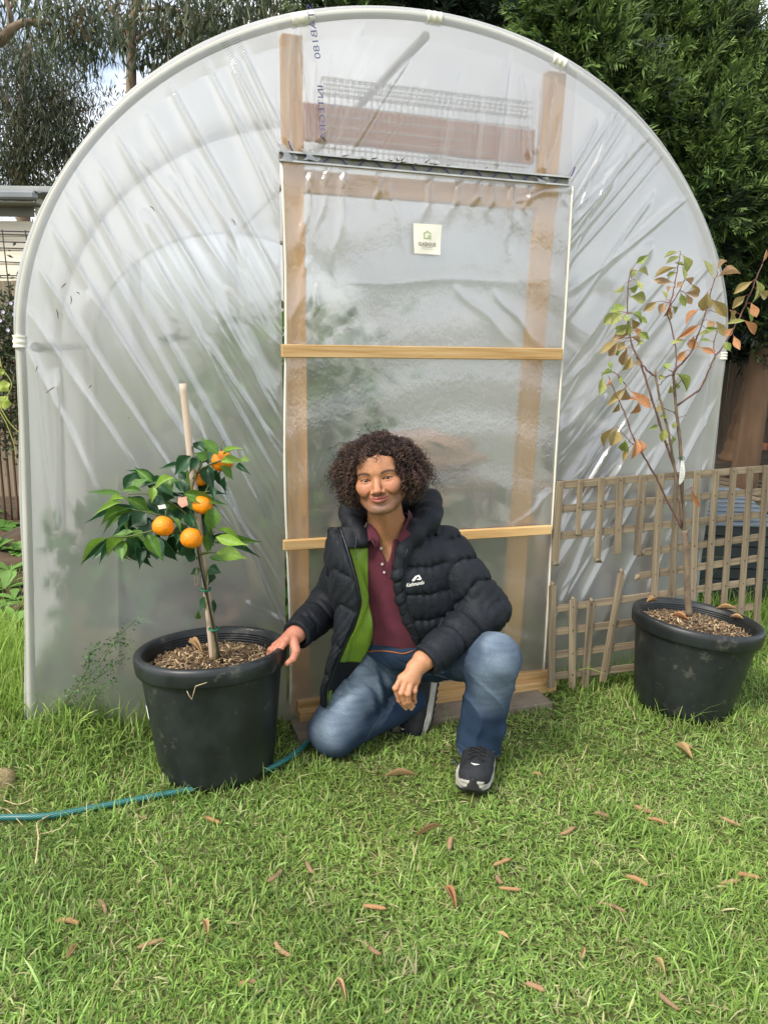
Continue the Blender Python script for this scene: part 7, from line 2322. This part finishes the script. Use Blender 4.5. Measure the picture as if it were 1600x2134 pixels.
v, q = iso_mesh(jacket_sdf, (-0.36, 2.15, 0.28), (0.50, 2.78, 0.95), 0.0038)
jacket = obj('jacket', v, q, M['puffer'], man)
BJK = bvh(v, q)
# open panel on the wearer's right with its green lining
FL = [(1098, 690, 708, 757, 2.455, 2.395, 2.42), (1142, 684, 723, 764, 2.450, 2.345, 2.40), (1185, 684, 735, 764, 2.445, 2.315, 2.395), (1231, 690, 746, 765, 2.440, 2.305, 2.395), (1262, 698, 749, 767, 2.430, 2.305, 2.395), (1308, 703, 736, 774, 2.420, 2.320, 2.40),
      (1345, 698, 718, 768, 2.420, 2.335, 2.42), (1380, 690, 703, 748, 2.425, 2.350, 2.44), (1410, 684, 692, 724, 2.430, 2.360, 2.45), (1437, 679, 682, 704, 2.435, 2.375, 2.455), (1472, 676, 680, 688, 2.44, 2.390, 2.46)]
rows = [[A3(a, y, Ya), A3(a * .62 + b * .38 - 3, y + 2, Ya * .45 + Yb * .55 - .012), A3(b, y, Yb)] for y, a, b, c, Ya, Yb, Yc in FL]
def pf(u, vv_):
    s_ = u * 5.2 - 0.55 * np.abs(vv_ - .5)
    q_ = np.abs(((s_ % 1.0) - .5) * 2)
    return 0.30 + 1.25 * np.clip(1 - q_ ** 3.2, 0, 1) ** .55 + .30 * q_ ** 2 * np.sin(vv_ * 34 + u * 60 + 3 * np.sin(u * 25)) + .12 * np.sin(u * 90 + vv_ * 20)
sheet('front_panel', rows, M['puffer'], jacket, 0.020, 150, 34, pf)
rowl = [[A3(b - 1, y, Yb + .006), A3(b * .6 + c * .4, y, Yb * .5 + Yc * .5 + .012), A3(c + 3, y, Yc)] for y, a, b, c, Ya, Yb, Yc in FL[1:]]
rl = [[p + V(.0, .006 * math.sin(i * 2.1), 0) if j == 1 else p for j, p in enumerate(r)] for i, r in enumerate(rowl)]
def lpf(u, vv_): return 1 + 2.6 * np.sin(vv_ * 9 + 7 * u + 2 * np.sin(u * 11)) * np.clip(u * 3, .3, 1)
sheet('lining', rl[:7], M['lining'], jacket, 0.005, 80, 24, lpf)
sheet('hem_facing', rl[6:], M['puffer'], jacket, 0.004, 30, 12)
sheet('lining', [[p + V(0.004, -.004, 0) for p in r] for r in [[rl[8][0], rl[8][1] * .5 + rl[8][0] * .5, rl[8][1]], [rl[9][0], rl[9][1] * .5 + rl[9][0] * .5, rl[9][1]]]], M['lining'], jacket, .003, 10, 6)
sheet('inner_facing', [[A3(708, 1098, 2.392), A3(735, 1096, 2.385), A3(757, 1098, 2.40)], [A3(716, 1120, 2.366), A3(738, 1122, 2.366), A3(760, 1122, 2.39)], [A3(724, 1142, 2.342), A3(744, 1140, 2.358), A3(756, 1124, 2.385)]], M['puffer'], jacket, .003)
tube_obj('zip', spline(np.array([A3(b, y, Yb - .004) for y, a, b, c, Ya, Yb, Yc in FL]), 60), .0030, M['zip'], jacket, 6)
q_ = [(842, 1140), (832, 1175), (828, 1210), (836, 1250), (850, 1292), (868, 1332)]
seam_px('zip', BJK, [(x + 8, y) for x, y in q_], .0016, M['zip'], jacket, .0005, 40, 2.34)
# inside pocket edge, draw cord
M['cord'] = mk('grey_cord', rgb('2a2b2c'), rgb('3a3b3c'), rough=.6)
tube_obj('draw_cord', spline(np.array([A3(742, 1118, 2.345), A3(741, 1140, 2.332), A3(742, 1160, 2.325), A3(742, 1166, 2.322)]), 16), [.0012] * 13 + [.0016, .0028, .0030], M['cord'], jacket, 6)
# embroidered mark on the chest
M['logo'] = mk('white_embroidery', rgb('e4e2d8'), rgb('f0eee6'), scale=60, rough=.7)
v2, f2 = text_geo('Kathmandu', bold=True) if 'text_geo' in globals() else (None, None)
if v2 is not None:
    v2 = v2 - v2.min(0); v2 = v2 / v2.max(0)
    pts, fs, n_ = [], [], 0
    def lg(u, w):                        # u,w in the mark's own frame -> photo pixel
        o_, ex_, ey_ = np.array([846.5, 1223.5]), np.array([36.0, -6.3]), np.array([1.8, -10.0])
        return o_ + u * ex_ + w * ey_
    for (u, w) in v2:
        px, py = lg(u, w * .82)
        pts.append(on(BJK, px, py, .0016, 2.36)[0])
    fs.append(f2); n_ = len(v2)
    mt = [(.28, 1.18), (.46, 2.05), (.50, 1.85), (.58, 2.12), (.78, 1.15)]
    def stroke3(a, b, w):
        global n_
        a, b = np.array(a), np.array(b); d = b - a; d_ = d / np.hypot(d[0] * 3.6, d[1]); nn = np.array([-d_[1], d_[0] * 12]) * w
        for p in (a - nn, b - nn, b + nn, a + nn):
            pts.append(on(BJK, *lg(*p), .0018, 2.36)[0])
        fs.append(np.array([[0, 1, 2], [0, 2, 3]]) + n_); n_ += 4
    for a, b in zip(mt[:-1], mt[1:]): stroke3(a, b, .045)
    stroke3((.28, 1.18), (.40, 1.15), .04); stroke3((.40, 1.15), (.50, 1.85), .03); stroke3((.54, 1.3), (.78, 1.15), .04)
    obj('chest_mark', np.array(pts), np.vstack(fs), M['logo'], jacket, smooth=False)

# shoes -----------------------------------------------------------------
M['shoe'] = mk('black_mesh_upper', rgb('14161a'), rgb('24272c'), scale=40, rough=.75, bump=.4, bscale=500)
M['sole_w'] = mk('white_midsole', rgb('8f8c82'), rgb('bdbab0'), scale=18, rough=.6)
M['sole_b'] = mk('rubber_outsole', rgb('1a1a1b'), rgb('2c2b2a'), scale=20, rough=.7)
M['lace'] = mk('black_lace', rgb('0c0c0e'), rgb('18181a'), rough=.8)
# shoe space: toe towards -y, up z, x across; heel at y=+.135, toe at y=-.145
def sole_outline(y):
    return np.interp(y, [-.150, -.140, -.115, -.07, -.02, .04, .09, .125, .140], [.012, .030, .044, .051, .047, .041, .040, .034, .010])
def sole_sdf(p, z0, z1, grow=0.0):
    x, y, z = p.T
    rock = .020 * np.clip((-.085 - y) / .065, 0, 1) ** 2 + .012 * np.clip((y - .10) / .04, 0, 1) ** 2
    w = sole_outline(y) + grow
    dx = np.abs(x - .004 * np.sin(y * 14)) - w
    dy = np.maximum(-.148 - grow - y, y - .138 - grow)
    zz = z - rock
    dz = np.maximum(z0 - zz, zz - z1)
    return smax(smax(dx, dy, .012), dz, .006)
def upper_shoe(p):
    x, y, z = p.T
    h = np.interp(y, [-.15, -.12, -.08, -.03, .01, .05, .14], [.055, .070, .082, .098, .118, .140, .130])
    d = chain(p, [np.array(c, F32) for c in ((0, -.098, .046), (0, -.06, .046), (0, -.01, .050), (0, .08, .064))], [.037, .042, .041, .040], .02)
    d = smin(d, chain(p, [np.array(c, F32) for c in ((0, .03, .062), (0, .080, .100), (0, .092, .140))], [.032, .038, .040], .02), .03)
    d = smin(d, ell(p, (0, -.105, .048), (.041, .038, .030)), .02)
    d = smax(d, -ell(p, (0, .075, .185), (.034, .045, .06)), .006)
    return smax(d, .030 - z, .006)
def bumper(p):
    x, y, z = p.T
    d = sole_sdf(p, .006, .046, .003)
    return smax(smax(d, np.abs(x) - .026 + np.clip((z - .02), 0, 1) * .5, .006), y + .112, .008)
def make_shoe(o, toe, up, label_parts):
    """o: middle of the sole on the ground; toe direction, up direction"""
    ey_ = -nrm(toe); ez_ = nrm(np.asarray(up) - ey_ * (np.asarray(up) @ ey_)); ex_ = np.cross(ey_, ez_)
    Rm = np.stack([ex_, ey_, ez_], 1) * 1.17
    W_ = lambda p: p @ Rm.T + np.asarray(o)
    v, q = iso_mesh(upper_shoe, (-.07, -.17, .0), (.07, .16, .21), .0032)
    s_ = obj('shoe', W_(v), q, M['shoe'], man)
    B = bvh(v, q)
    v, q = iso_mesh(lambda p: sole_sdf(p, .012, .036) - .0014 * np.sin(np.clip(p[:, 2] - .02, 0, .03) * 520), (-.07, -.17, -.01), (.07, .16, .08), .0032)
    obj('midsole', W_(v), q, M['sole_w'], s_)
    v, q = iso_mesh(lambda p: sole_sdf(p, .002, .0165, -.002) + .002 * np.clip(np.sin(p[:, 1] * 300), -.5, .5), (-.07, -.17, -.01), (.07, .16, .06), .0036)
    obj('outsole', W_(v), q, M['sole_b'], s_)
    v, q = iso_mesh(bumper, (-.07, -.18, -.01), (.07, -.09, .08), .0028)
    obj('toe_bumper', W_(v), q, M['sole_b'], s_)
    def top(x, y, l=.002):
        loc, nor, i, dd = B.ray_cast(Vector((x, y, .3)), Vector((0, -.25 if y < .03 else -.6, -1)).normalized())
        return np.array(loc) + np.array(nor) * l if loc is not None else np.array([x, y, .1])
    for k, y in enumerate((-.035, -.020, -.005, .010, .025)):
        for s in (-1, 1):
            P_ = np.array([top(s * .022, y), top(s * .010, y + .004, .004), top(-s * .010, y + .012, .004), top(-s * .022, y + .016)])
            tube_obj('lace', W_(spline(P_, 10)), .0021, M['lace'], s_, 5)
    # small white wing mark on the toe
    a = np.array([[-.012, -.056], [.0, -.064], [.013, -.057], [.0, -.060]])
    pts = np.array([top(x, y, .0022) for x, y in a])
    obj('wing_mark', W_(pts), np.array([[0, 1, 3, 3], [3, 1, 2, 2]])[:, :3], M['logo'], s_, smooth=False)
    return s_
tg_ = gnd(984, 1668); hg_ = gnd(1003, 1575)
dirL = nrm(tg_ - hg_)
make_shoe(tg_ - dirL * .168 + V(0, 0, .006), dirL, ZU, 0)
toeR, heelR = A3(870, 1532, 2.61), A3(897, 1385, 2.69)
dR = nrm(toeR - heelR)
make_shoe((toeR + heelR) / 2 + V(.020, .012, .018), dR, V(-.80, -.58, .05), 1)
# sock glimpses
M['sock'] = mk('dark_sock', rgb('121316'), rgb('1c1d21'), rough=.9)
tube_obj('sock', np.array([ANK_L + V(0, .01, .05), ANK_L + V(.0, .02, -.02)]), [.042, .044], M['sock'], man, 14)
tube_obj('sock', np.array([ANK_R + V(-.03, -.02, .0), ANK_R + V(.03, .03, .02)]), [.042, .042], M['sock'], man, 14)

# ------------------------------------------------------------------ lawn
M['grass'] = mk('grass_blade', (1, 1, 1), (.85, .85, .85), scale=40, rough=0.6, attr=True, transl=0.42, spec=.25)
gr = np.random.default_rng(123)
def n2(x, y, f, s=0):
    return (np.sin(x * f * 1.3 + 1.7 * np.sin(y * f + s)) * np.cos(y * f * 1.1 + 1.3 * np.sin(x * f * .8 + s)) + .6 * np.sin(x * f * 2.7 + y * f * 2.1 + s)) / 1.6
def scatter(x0, x1, y0, y1, dens):
    n = int((x1 - x0) * (y1 - y0) * dens)
    return np.stack([gr.uniform(x0, x1, n), gr.uniform(y0, y1, n)], -1)
pts = np.vstack([scatter(-1.1, 1.1, 1.15, 1.75, 27000), scatter(-1.5, 1.5, 1.75, 2.35, 22000), scatter(-2.0, 2.0, 2.35, 3.35, 14000), scatter(-2.7, -1.0, 3.35, 4.3, 4500), scatter(1.2, 3.4, 3.35, 4.6, 5500), scatter(1.8, 4.0, 4.6, 5.8, 2500)])
x, y = pts.T
gd = x * GN[0] + y * GN[1]           # depth relative to the greenhouse front
gt = x * GT[0] + y * GT[1]
inside = (gd > GD - 0.01) & (gt > float(x_left(0.1)) - .01) & (gt < float(x_right(0.1)) + .01)
pav = (gd > GD - .22) & (gd < GD) & (gt > .48) & (gt < 1.51)
keep = ~inside
keep &= ~(pav & (gr.uniform(0, 1, len(x)) > .22))
keep &= ((x - POT_L[0]) ** 2 + (y - POT_L[1]) ** 2 > .182 ** 2) & ((x - POT_R[0]) ** 2 + (y - POT_R[1]) ** 2 > .182 ** 2)
kn = KNE_R
keep &= ((x - kn[0]) ** 2 + (y - kn[1]) ** 2 > .060 ** 2)
tgs = tg_; hgs = tg_ - dirL * .30
tt_ = np.clip(((x - tgs[0]) * (hgs - tgs)[0] + (y - tgs[1]) * (hgs - tgs)[1]) / .09, 0, 1)
keep &= ((x - tgs[0] - tt_ * (hgs - tgs)[0]) ** 2 + (y - tgs[1] - tt_ * (hgs - tgs)[1]) ** 2 > .045 ** 2)
bare = np.exp(-(((x + .36) / .10) ** 2 + ((y - 2.22) / .06) ** 2)) + .7 * np.exp(-(((x + .62) / .08) ** 2 + ((y - 2.06) / .03) ** 2)) + .8 * np.exp(-(((x - .02) / .14) ** 2 + ((y - 2.62) / .07) ** 2))
keep &= gr.uniform(0, 1, len(x)) > bare * .85
keep &= gr.uniform(-.9, 1, len(x)) < (0.75 + .6 * n2(x, y, 9)) + .2
keep &= ~((x < -1.75) & (y > 3.5) & (gr.uniform(0, 1, len(x)) > .6))
x, y, gd, gt = x[keep], y[keep], gd[keep], gt[keep]
n = len(x)
edge = np.exp(-np.clip(GD - gd, 0, 9) / .10) * ((gt < .44) | (gt > 1.62))
dl = np.sqrt((x - POT_L[0]) ** 2 + (y - POT_L[1]) ** 2); dr_ = np.sqrt((x - POT_R[0]) ** 2 + (y - POT_R[1]) ** 2)
tall = np.clip(np.maximum(np.maximum(edge, .55 * np.exp(-np.clip(dl - .18, 0, 9) / .05)), .6 * np.exp(-np.clip(dr_ - .18, 0, 9) / .05)), 0, 1)
tall = np.maximum(tall, .5 * np.clip((-x - .80) / .4, 0, 1) * np.clip((y - 2.0) / .4, 0, 1))
tall = np.maximum(tall, .75 * np.clip((-x - 1.2) / .3, 0, 1) * (y > 2.6))
L = gr.gamma(7, .0043, n) * (1 + .45 * n2(x, y, 6, 2)) * (1 + tall * gr.uniform(.6, 3.4, n))
hose_d = np.full(n, 9.0)
for p in q_hose[::12]: hose_d = np.minimum(hose_d, (x - p[0]) ** 2 + (y - p[1]) ** 2)
L *= np.where(np.sqrt(hose_d) < .022, .55, 1)
az = gr.uniform(0, 2 * np.pi, n)
lean = np.where(gr.uniform(0, 1, n) < .55, gr.uniform(.8, 1.6, n), gr.uniform(.2, .9, n)) * (1 - .45 * tall)
hd = np.stack([np.cos(az), np.sin(az)], -1)
wd = gr.uniform(.0011, .0025, n) * np.interp(y, [1.2, 2.5, 5], [1, 1.05, 1.5])
ts = np.array([0, .35, .7, 1.0]); ws = np.array([.75, 1.0, .75, .05])
V_ = np.zeros((n, 4, 2, 3), np.float32)
sd = np.stack([-hd[:, 1], hd[:, 0]], -1)
twist = gr.normal(0, .35, n)
for i, t in enumerate(ts):
    ang = lean * (0.45 + .75 * t)
    rr = L * t
    hx_ = rr * np.sin(ang); hz_ = rr * np.cos(ang)
    c = np.stack([x + hd[:, 0] * hx_, y + hd[:, 1] * hx_, np.maximum(gz(x, y) - .002 + hz_, .003 + .004 * t)], -1)
    off = np.stack([sd[:, 0], sd[:, 1], twist], -1) * (wd * ws[i])[:, None]
    V_[:, i, 0] = c - off; V_[:, i, 1] = c + off
base = np.arange(n)[:, None] * 8
F_ = np.concatenate([base + np.array([[0, 1, 3, 2]]) + 2 * k for k in range(3)], 0)
pal = np.array([rgb('8ba552'), rgb('a0bb64'), rgb('728f4c'), rgb('b2c880'), rgb('97b45e'), rgb('c8bf92'), rgb('a8a86e')])
pr = np.array([.25, .22, .18, .10, .16, .055, .035])
ci = gr.choice(7, n, p=pr)
patch = np.clip(.5 + .5 * n2(x, y, 4.2, 5), 0, 1)
C = pal[ci] * gr.uniform(.72, 1.22, n)[:, None]
dryp = gr.uniform(0, 1, n) < .22 * np.clip(n2(x, y, 7.5, 9), 0, 1)
C[dryp] = pal[5] * gr.uniform(.7, 1.1, dryp.sum())[:, None]
C = C * (.84 + .30 * patch)[:, None]
p2 = np.clip(.5 + .6 * n2(x, y, 2.6, 3), 0, 1)[:, None]
C = C * (1 - .30 * p2) + C * np.array([1.18, 1.02, .82]) * .30 * p2
yel = np.clip((tall - .25), 0, 1)[:, None]
C = C * (1 - .5 * yel) + np.array(rgb('9bb545')) * .5 * yel
C = C * np.array([.97, 1.05, .98])
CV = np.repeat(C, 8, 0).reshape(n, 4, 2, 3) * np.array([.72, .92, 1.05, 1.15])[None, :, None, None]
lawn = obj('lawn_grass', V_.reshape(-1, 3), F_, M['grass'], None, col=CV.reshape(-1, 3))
tag(lawn, 'green couch grass lawn with straw coloured blades', 'lawn', kind='stuff')

# thatch: dead stems lying flat between the blades
n = 4500
x, y = gr.uniform(-1.6, 1.6, n), gr.uniform(1.2, 2.75, n)
gd = x * GN[0] + y * GN[1]
k = (gd < GD - .03) & ((x - POT_L[0]) ** 2 + (y - POT_L[1]) ** 2 > .19 ** 2)
x, y = x[k], y[k]; n = len(x)
az = gr.uniform(0, 6.28, n); L = gr.uniform(.015, .055, n)
d = np.stack([np.cos(az), np.sin(az), gr.normal(0, .15, n)], -1)
v, f, c = blades(np.stack([x, y, gz(x, y) + gr.uniform(.003, .018, n)], -1), d, np.stack([-d[:, 1], d[:, 0], 0 * az], -1) * gr.uniform(.0006, .0013, n)[:, None], L, np.array(rgb('a3946a')) * gr.uniform(.45, 1.15, (n, 1)))
th = obj('thatch', v, f, M['grass'], None, col=c, smooth=False)
tag(th, 'dead straw stems lying flat in the lawn', 'thatch', kind='stuff')

# ------------------------------------------------------------------ litter on the lawn
M['catkins'] = [mk('rust_catkin', rgb(a_), rgb(b_), scale=60, rough=.95, bump=.6, bscale=400) for a_, b_ in (('a07a54', 'cda882'), ('ad7c52', 'd2a678'), ('8c6d50', 'b89a76'))]
def catkin_mesh(seed):
    g_ = np.random.default_rng(seed)
    n = 26
    t = np.linspace(0, 1, n)
    p = np.stack([t - .5, .10 * np.sin(t * math.pi) * g_.uniform(-1.6, 1.6), 0 * t], -1)
    r = .115 * np.interp(t, [0, .1, .5, .9, 1], [.25, .85, 1, .8, .2]) * (1 + .22 * (np.arange(n) % 2) + g_.normal(0, .06, n))
    v, f4, f3 = tube(p, r, 8)
    v += g_.normal(0, .008, v.shape)
    return mesh('catkin', v, [f4, f3], M['catkins'][seed % 3], smooth=False)
CK = [catkin_mesh(s) for s in range(9)]
LIT = '''288 1975 342 1958;760 1887 802 1893;556 1838 588 1812;1166 1738 1196 1722;1296 1822 1356 1850;1252 1882 1306 1902;1500 1842 1542 1834;1532 1820 1584 1830;1368 2066 1412 2102;1098 2050 1132 2064;1042 1850 1082 1854;756 1962 792 1988;1322 1678 1364 1692;1350 1706 1388 1716
1240 1694 1268 1702;1500 1702 1544 1722;100 1616 126 1608;296 1608 318 1614;322 1612 334 1600;426 1702 458 1714;284 1698 306 1704;576 1964 604 1990;112 1920 168 1926;208 1876 220 1902;496 2052 532 2044;1112 1610 1128 1614;640 1796 652 1818;936 1770 942 1742;1030 1802 1062 1790;1036 1826 1046 1840;1440 1558 1418 1548'''
for k, s in enumerate(LIT.replace('\n', ';').split(';')):
    a, b, c, d = map(float, s.split())
    A, B = gnd(a, b, .014), gnd(c, d, .014)
    L_ = np.linalg.norm(B - A)
    ex = nrm(B - A); ez = nrm(V(0, -.2, 1) - ex * (V(0, -.2, 1) @ ex)); ey = np.cross(ez, ex)
    o = link('fallen_catkin', CK[k % 9])
    sc_ = min(L_ * 1.15, .060); wsc = .048 * (.8 + .4 * ((k * 7) % 5) / 5)
    o.matrix_basis = frame_mat((A + B) / 2, ex * max(sc_, .030), ey * wsc, ez * wsc)
    tag(o, 'small rust brown catkin fallen on the lawn', 'catkin', 'catkins scattered over the lawn')
DL = [(926, 1848, 952, 1892, 2, .016, 'rust coloured pointed leaf on the lawn below the flat shoe'), (860, 1746, 925, 1716, 1, .010, 'long pinkish tan dry leaf on the lawn nearest the flat shoe'), (700, 2040, 722, 2084, 1, .012, 'tan leaf near the bottom edge, below the middle of the lawn'), (138, 2000, 164, 1962, 1, .014, 'bleached curled leaf on the lawn at lower left'), (0, 1588, 32, 1584, 0, .012, 'brown strip of leaf at the picture edge above the ball'),
      (426, 1918, 434, 1946, 0, .016, 'small upright brown leaf on the lawn below the citrus pot'), (800, 1618, 872, 1612, 1, .014, 'dry leaf lying between the knee and the flat shoe'), (1404, 1552, 1444, 1578, 1, .020, 'pale leaf on the lawn below the plum pot'), (1362, 1996, 1386, 2026, 1, .012, 'tan leaf on the lawn at lower right'), (1036, 1945, 1062, 1955, 1, .010, 'bleached scrap of leaf right of centre on the lawn'), (1208, 2000, 1216, 1970, 1, .010, 'upright pale leaf tip in the lawn at lower right of centre'), (1470, 1450, 1440, 1462, 2, .012, 'rusty leaf in the grass at the foot of the plum pot')]
for x0_, y0_, x1_, y1_, kd, w_, lab in DL:
    A, B = gnd(x0_, y0_, .024), gnd(x1_, y1_, .030)
    o = place_leaf('fallen_leaf', DRY[kd * 2 + (int(x0_) % 2)], A, B, w_, V(.2, -.5, 1), None)
    tag(o, lab, 'leaf', 'dry leaves on the lawn')
M['straw'] = mk('dry_runner', rgb('b09a72'), rgb('cdbb94'), scale=40, rough=.9)
RUN = [[(75, 1800), (80, 1760), (82, 1740), (100, 1735), (130, 1725)], [(82, 1750), (78, 1715), (90, 1706), (60, 1688)], [(90, 1706), (120, 1692), (150, 1690), (148, 1705)], [(0, 1683), (20, 1690), (48, 1720)], [(10, 1668), (40, 1676), (75, 1662)], [(8, 1585), (18, 1550), (35, 1525), (62, 1500)], [(35, 1527), (65, 1540), (110, 1538)], [(30, 1530), (48, 1545), (60, 1538)], [(85, 1540), (140, 1548), (190, 1550), (240, 1538)], [(130, 1722), (165, 1695), (200, 1672)], [(1212, 1580), (1222, 1555), (1216, 1548)]]
for k, r_ in enumerate(RUN):
    P = np.array([gnd(x_, y_, .030 + .012 * math.sin(i * 2 + k)) for i, (x_, y_) in enumerate(r_)])
    o = tube_obj('dry_grass_runner', spline(P, 16), np.linspace(.0021, .0009, 16), M['straw'], None, 5)
    tag(o, 'pale dry grass runner lying over the lawn' if k < 10 else 'pale forked straw on the lawn left of the plum pot', 'dry stem', 'dry runners on the lawn' if k < 10 else None)
# straw stuck to the pot
P = np.array([at(432, 1422, 2.075), at(408, 1430, 2.07), at(405, 1440, 2.07), at(400, 1458, 2.07), at(394, 1449, 2.07), at(390, 1440, 2.07)])
o = tube_obj('bent_straw', P, .0011, M['straw'], None, 5)
tag(o, 'bent straw clinging under the rim of the citrus pot', 'straw')
# ball and stone at the left edge
M['ball'] = mk('muddy_ball', rgb('8a7a55'), rgb('a09068'), scale=40, rough=.95, bump=.8, bscale=200)
def blob(name, label, cat, c, r, mat, sq, seed):
    th, ph = np.meshgrid(np.linspace(0, 2 * np.pi, 25)[:-1], np.linspace(0.01, math.pi - .01, 16))
    k_ = 1 + .03 * np.sin(th * 3 + seed) * np.sin(ph * 2) + .02 * np.sin(th * 7 + ph * 5)
    v = np.stack([r * k_ * np.sin(ph) * np.cos(th), r * k_ * np.sin(ph) * np.sin(th), r * sq * k_ * np.cos(ph)], -1).reshape(-1, 3) + c
    i = np.arange(15)[:, None] * 24; j = np.arange(24)[None]; kk = (j + 1) % 24
    o = obj(name, v, np.stack([i + j, i + 24 + j, i + 24 + kk, i + kk], -1).reshape(-1, 4), mat)
    tag(o, label, cat)
gb = gnd(2, 1662)
blob('old_ball', 'muddy tan ball on the lawn at the left edge', 'ball', gb + V(-.003, .03, .040), .039, M['ball'], 1.0, 1)
blob('small_stone', 'small tan stone in front of the muddy ball', 'stone', gnd(0, 1672) + V(0, 0, .012), .019, M['ball'], .7, 2)
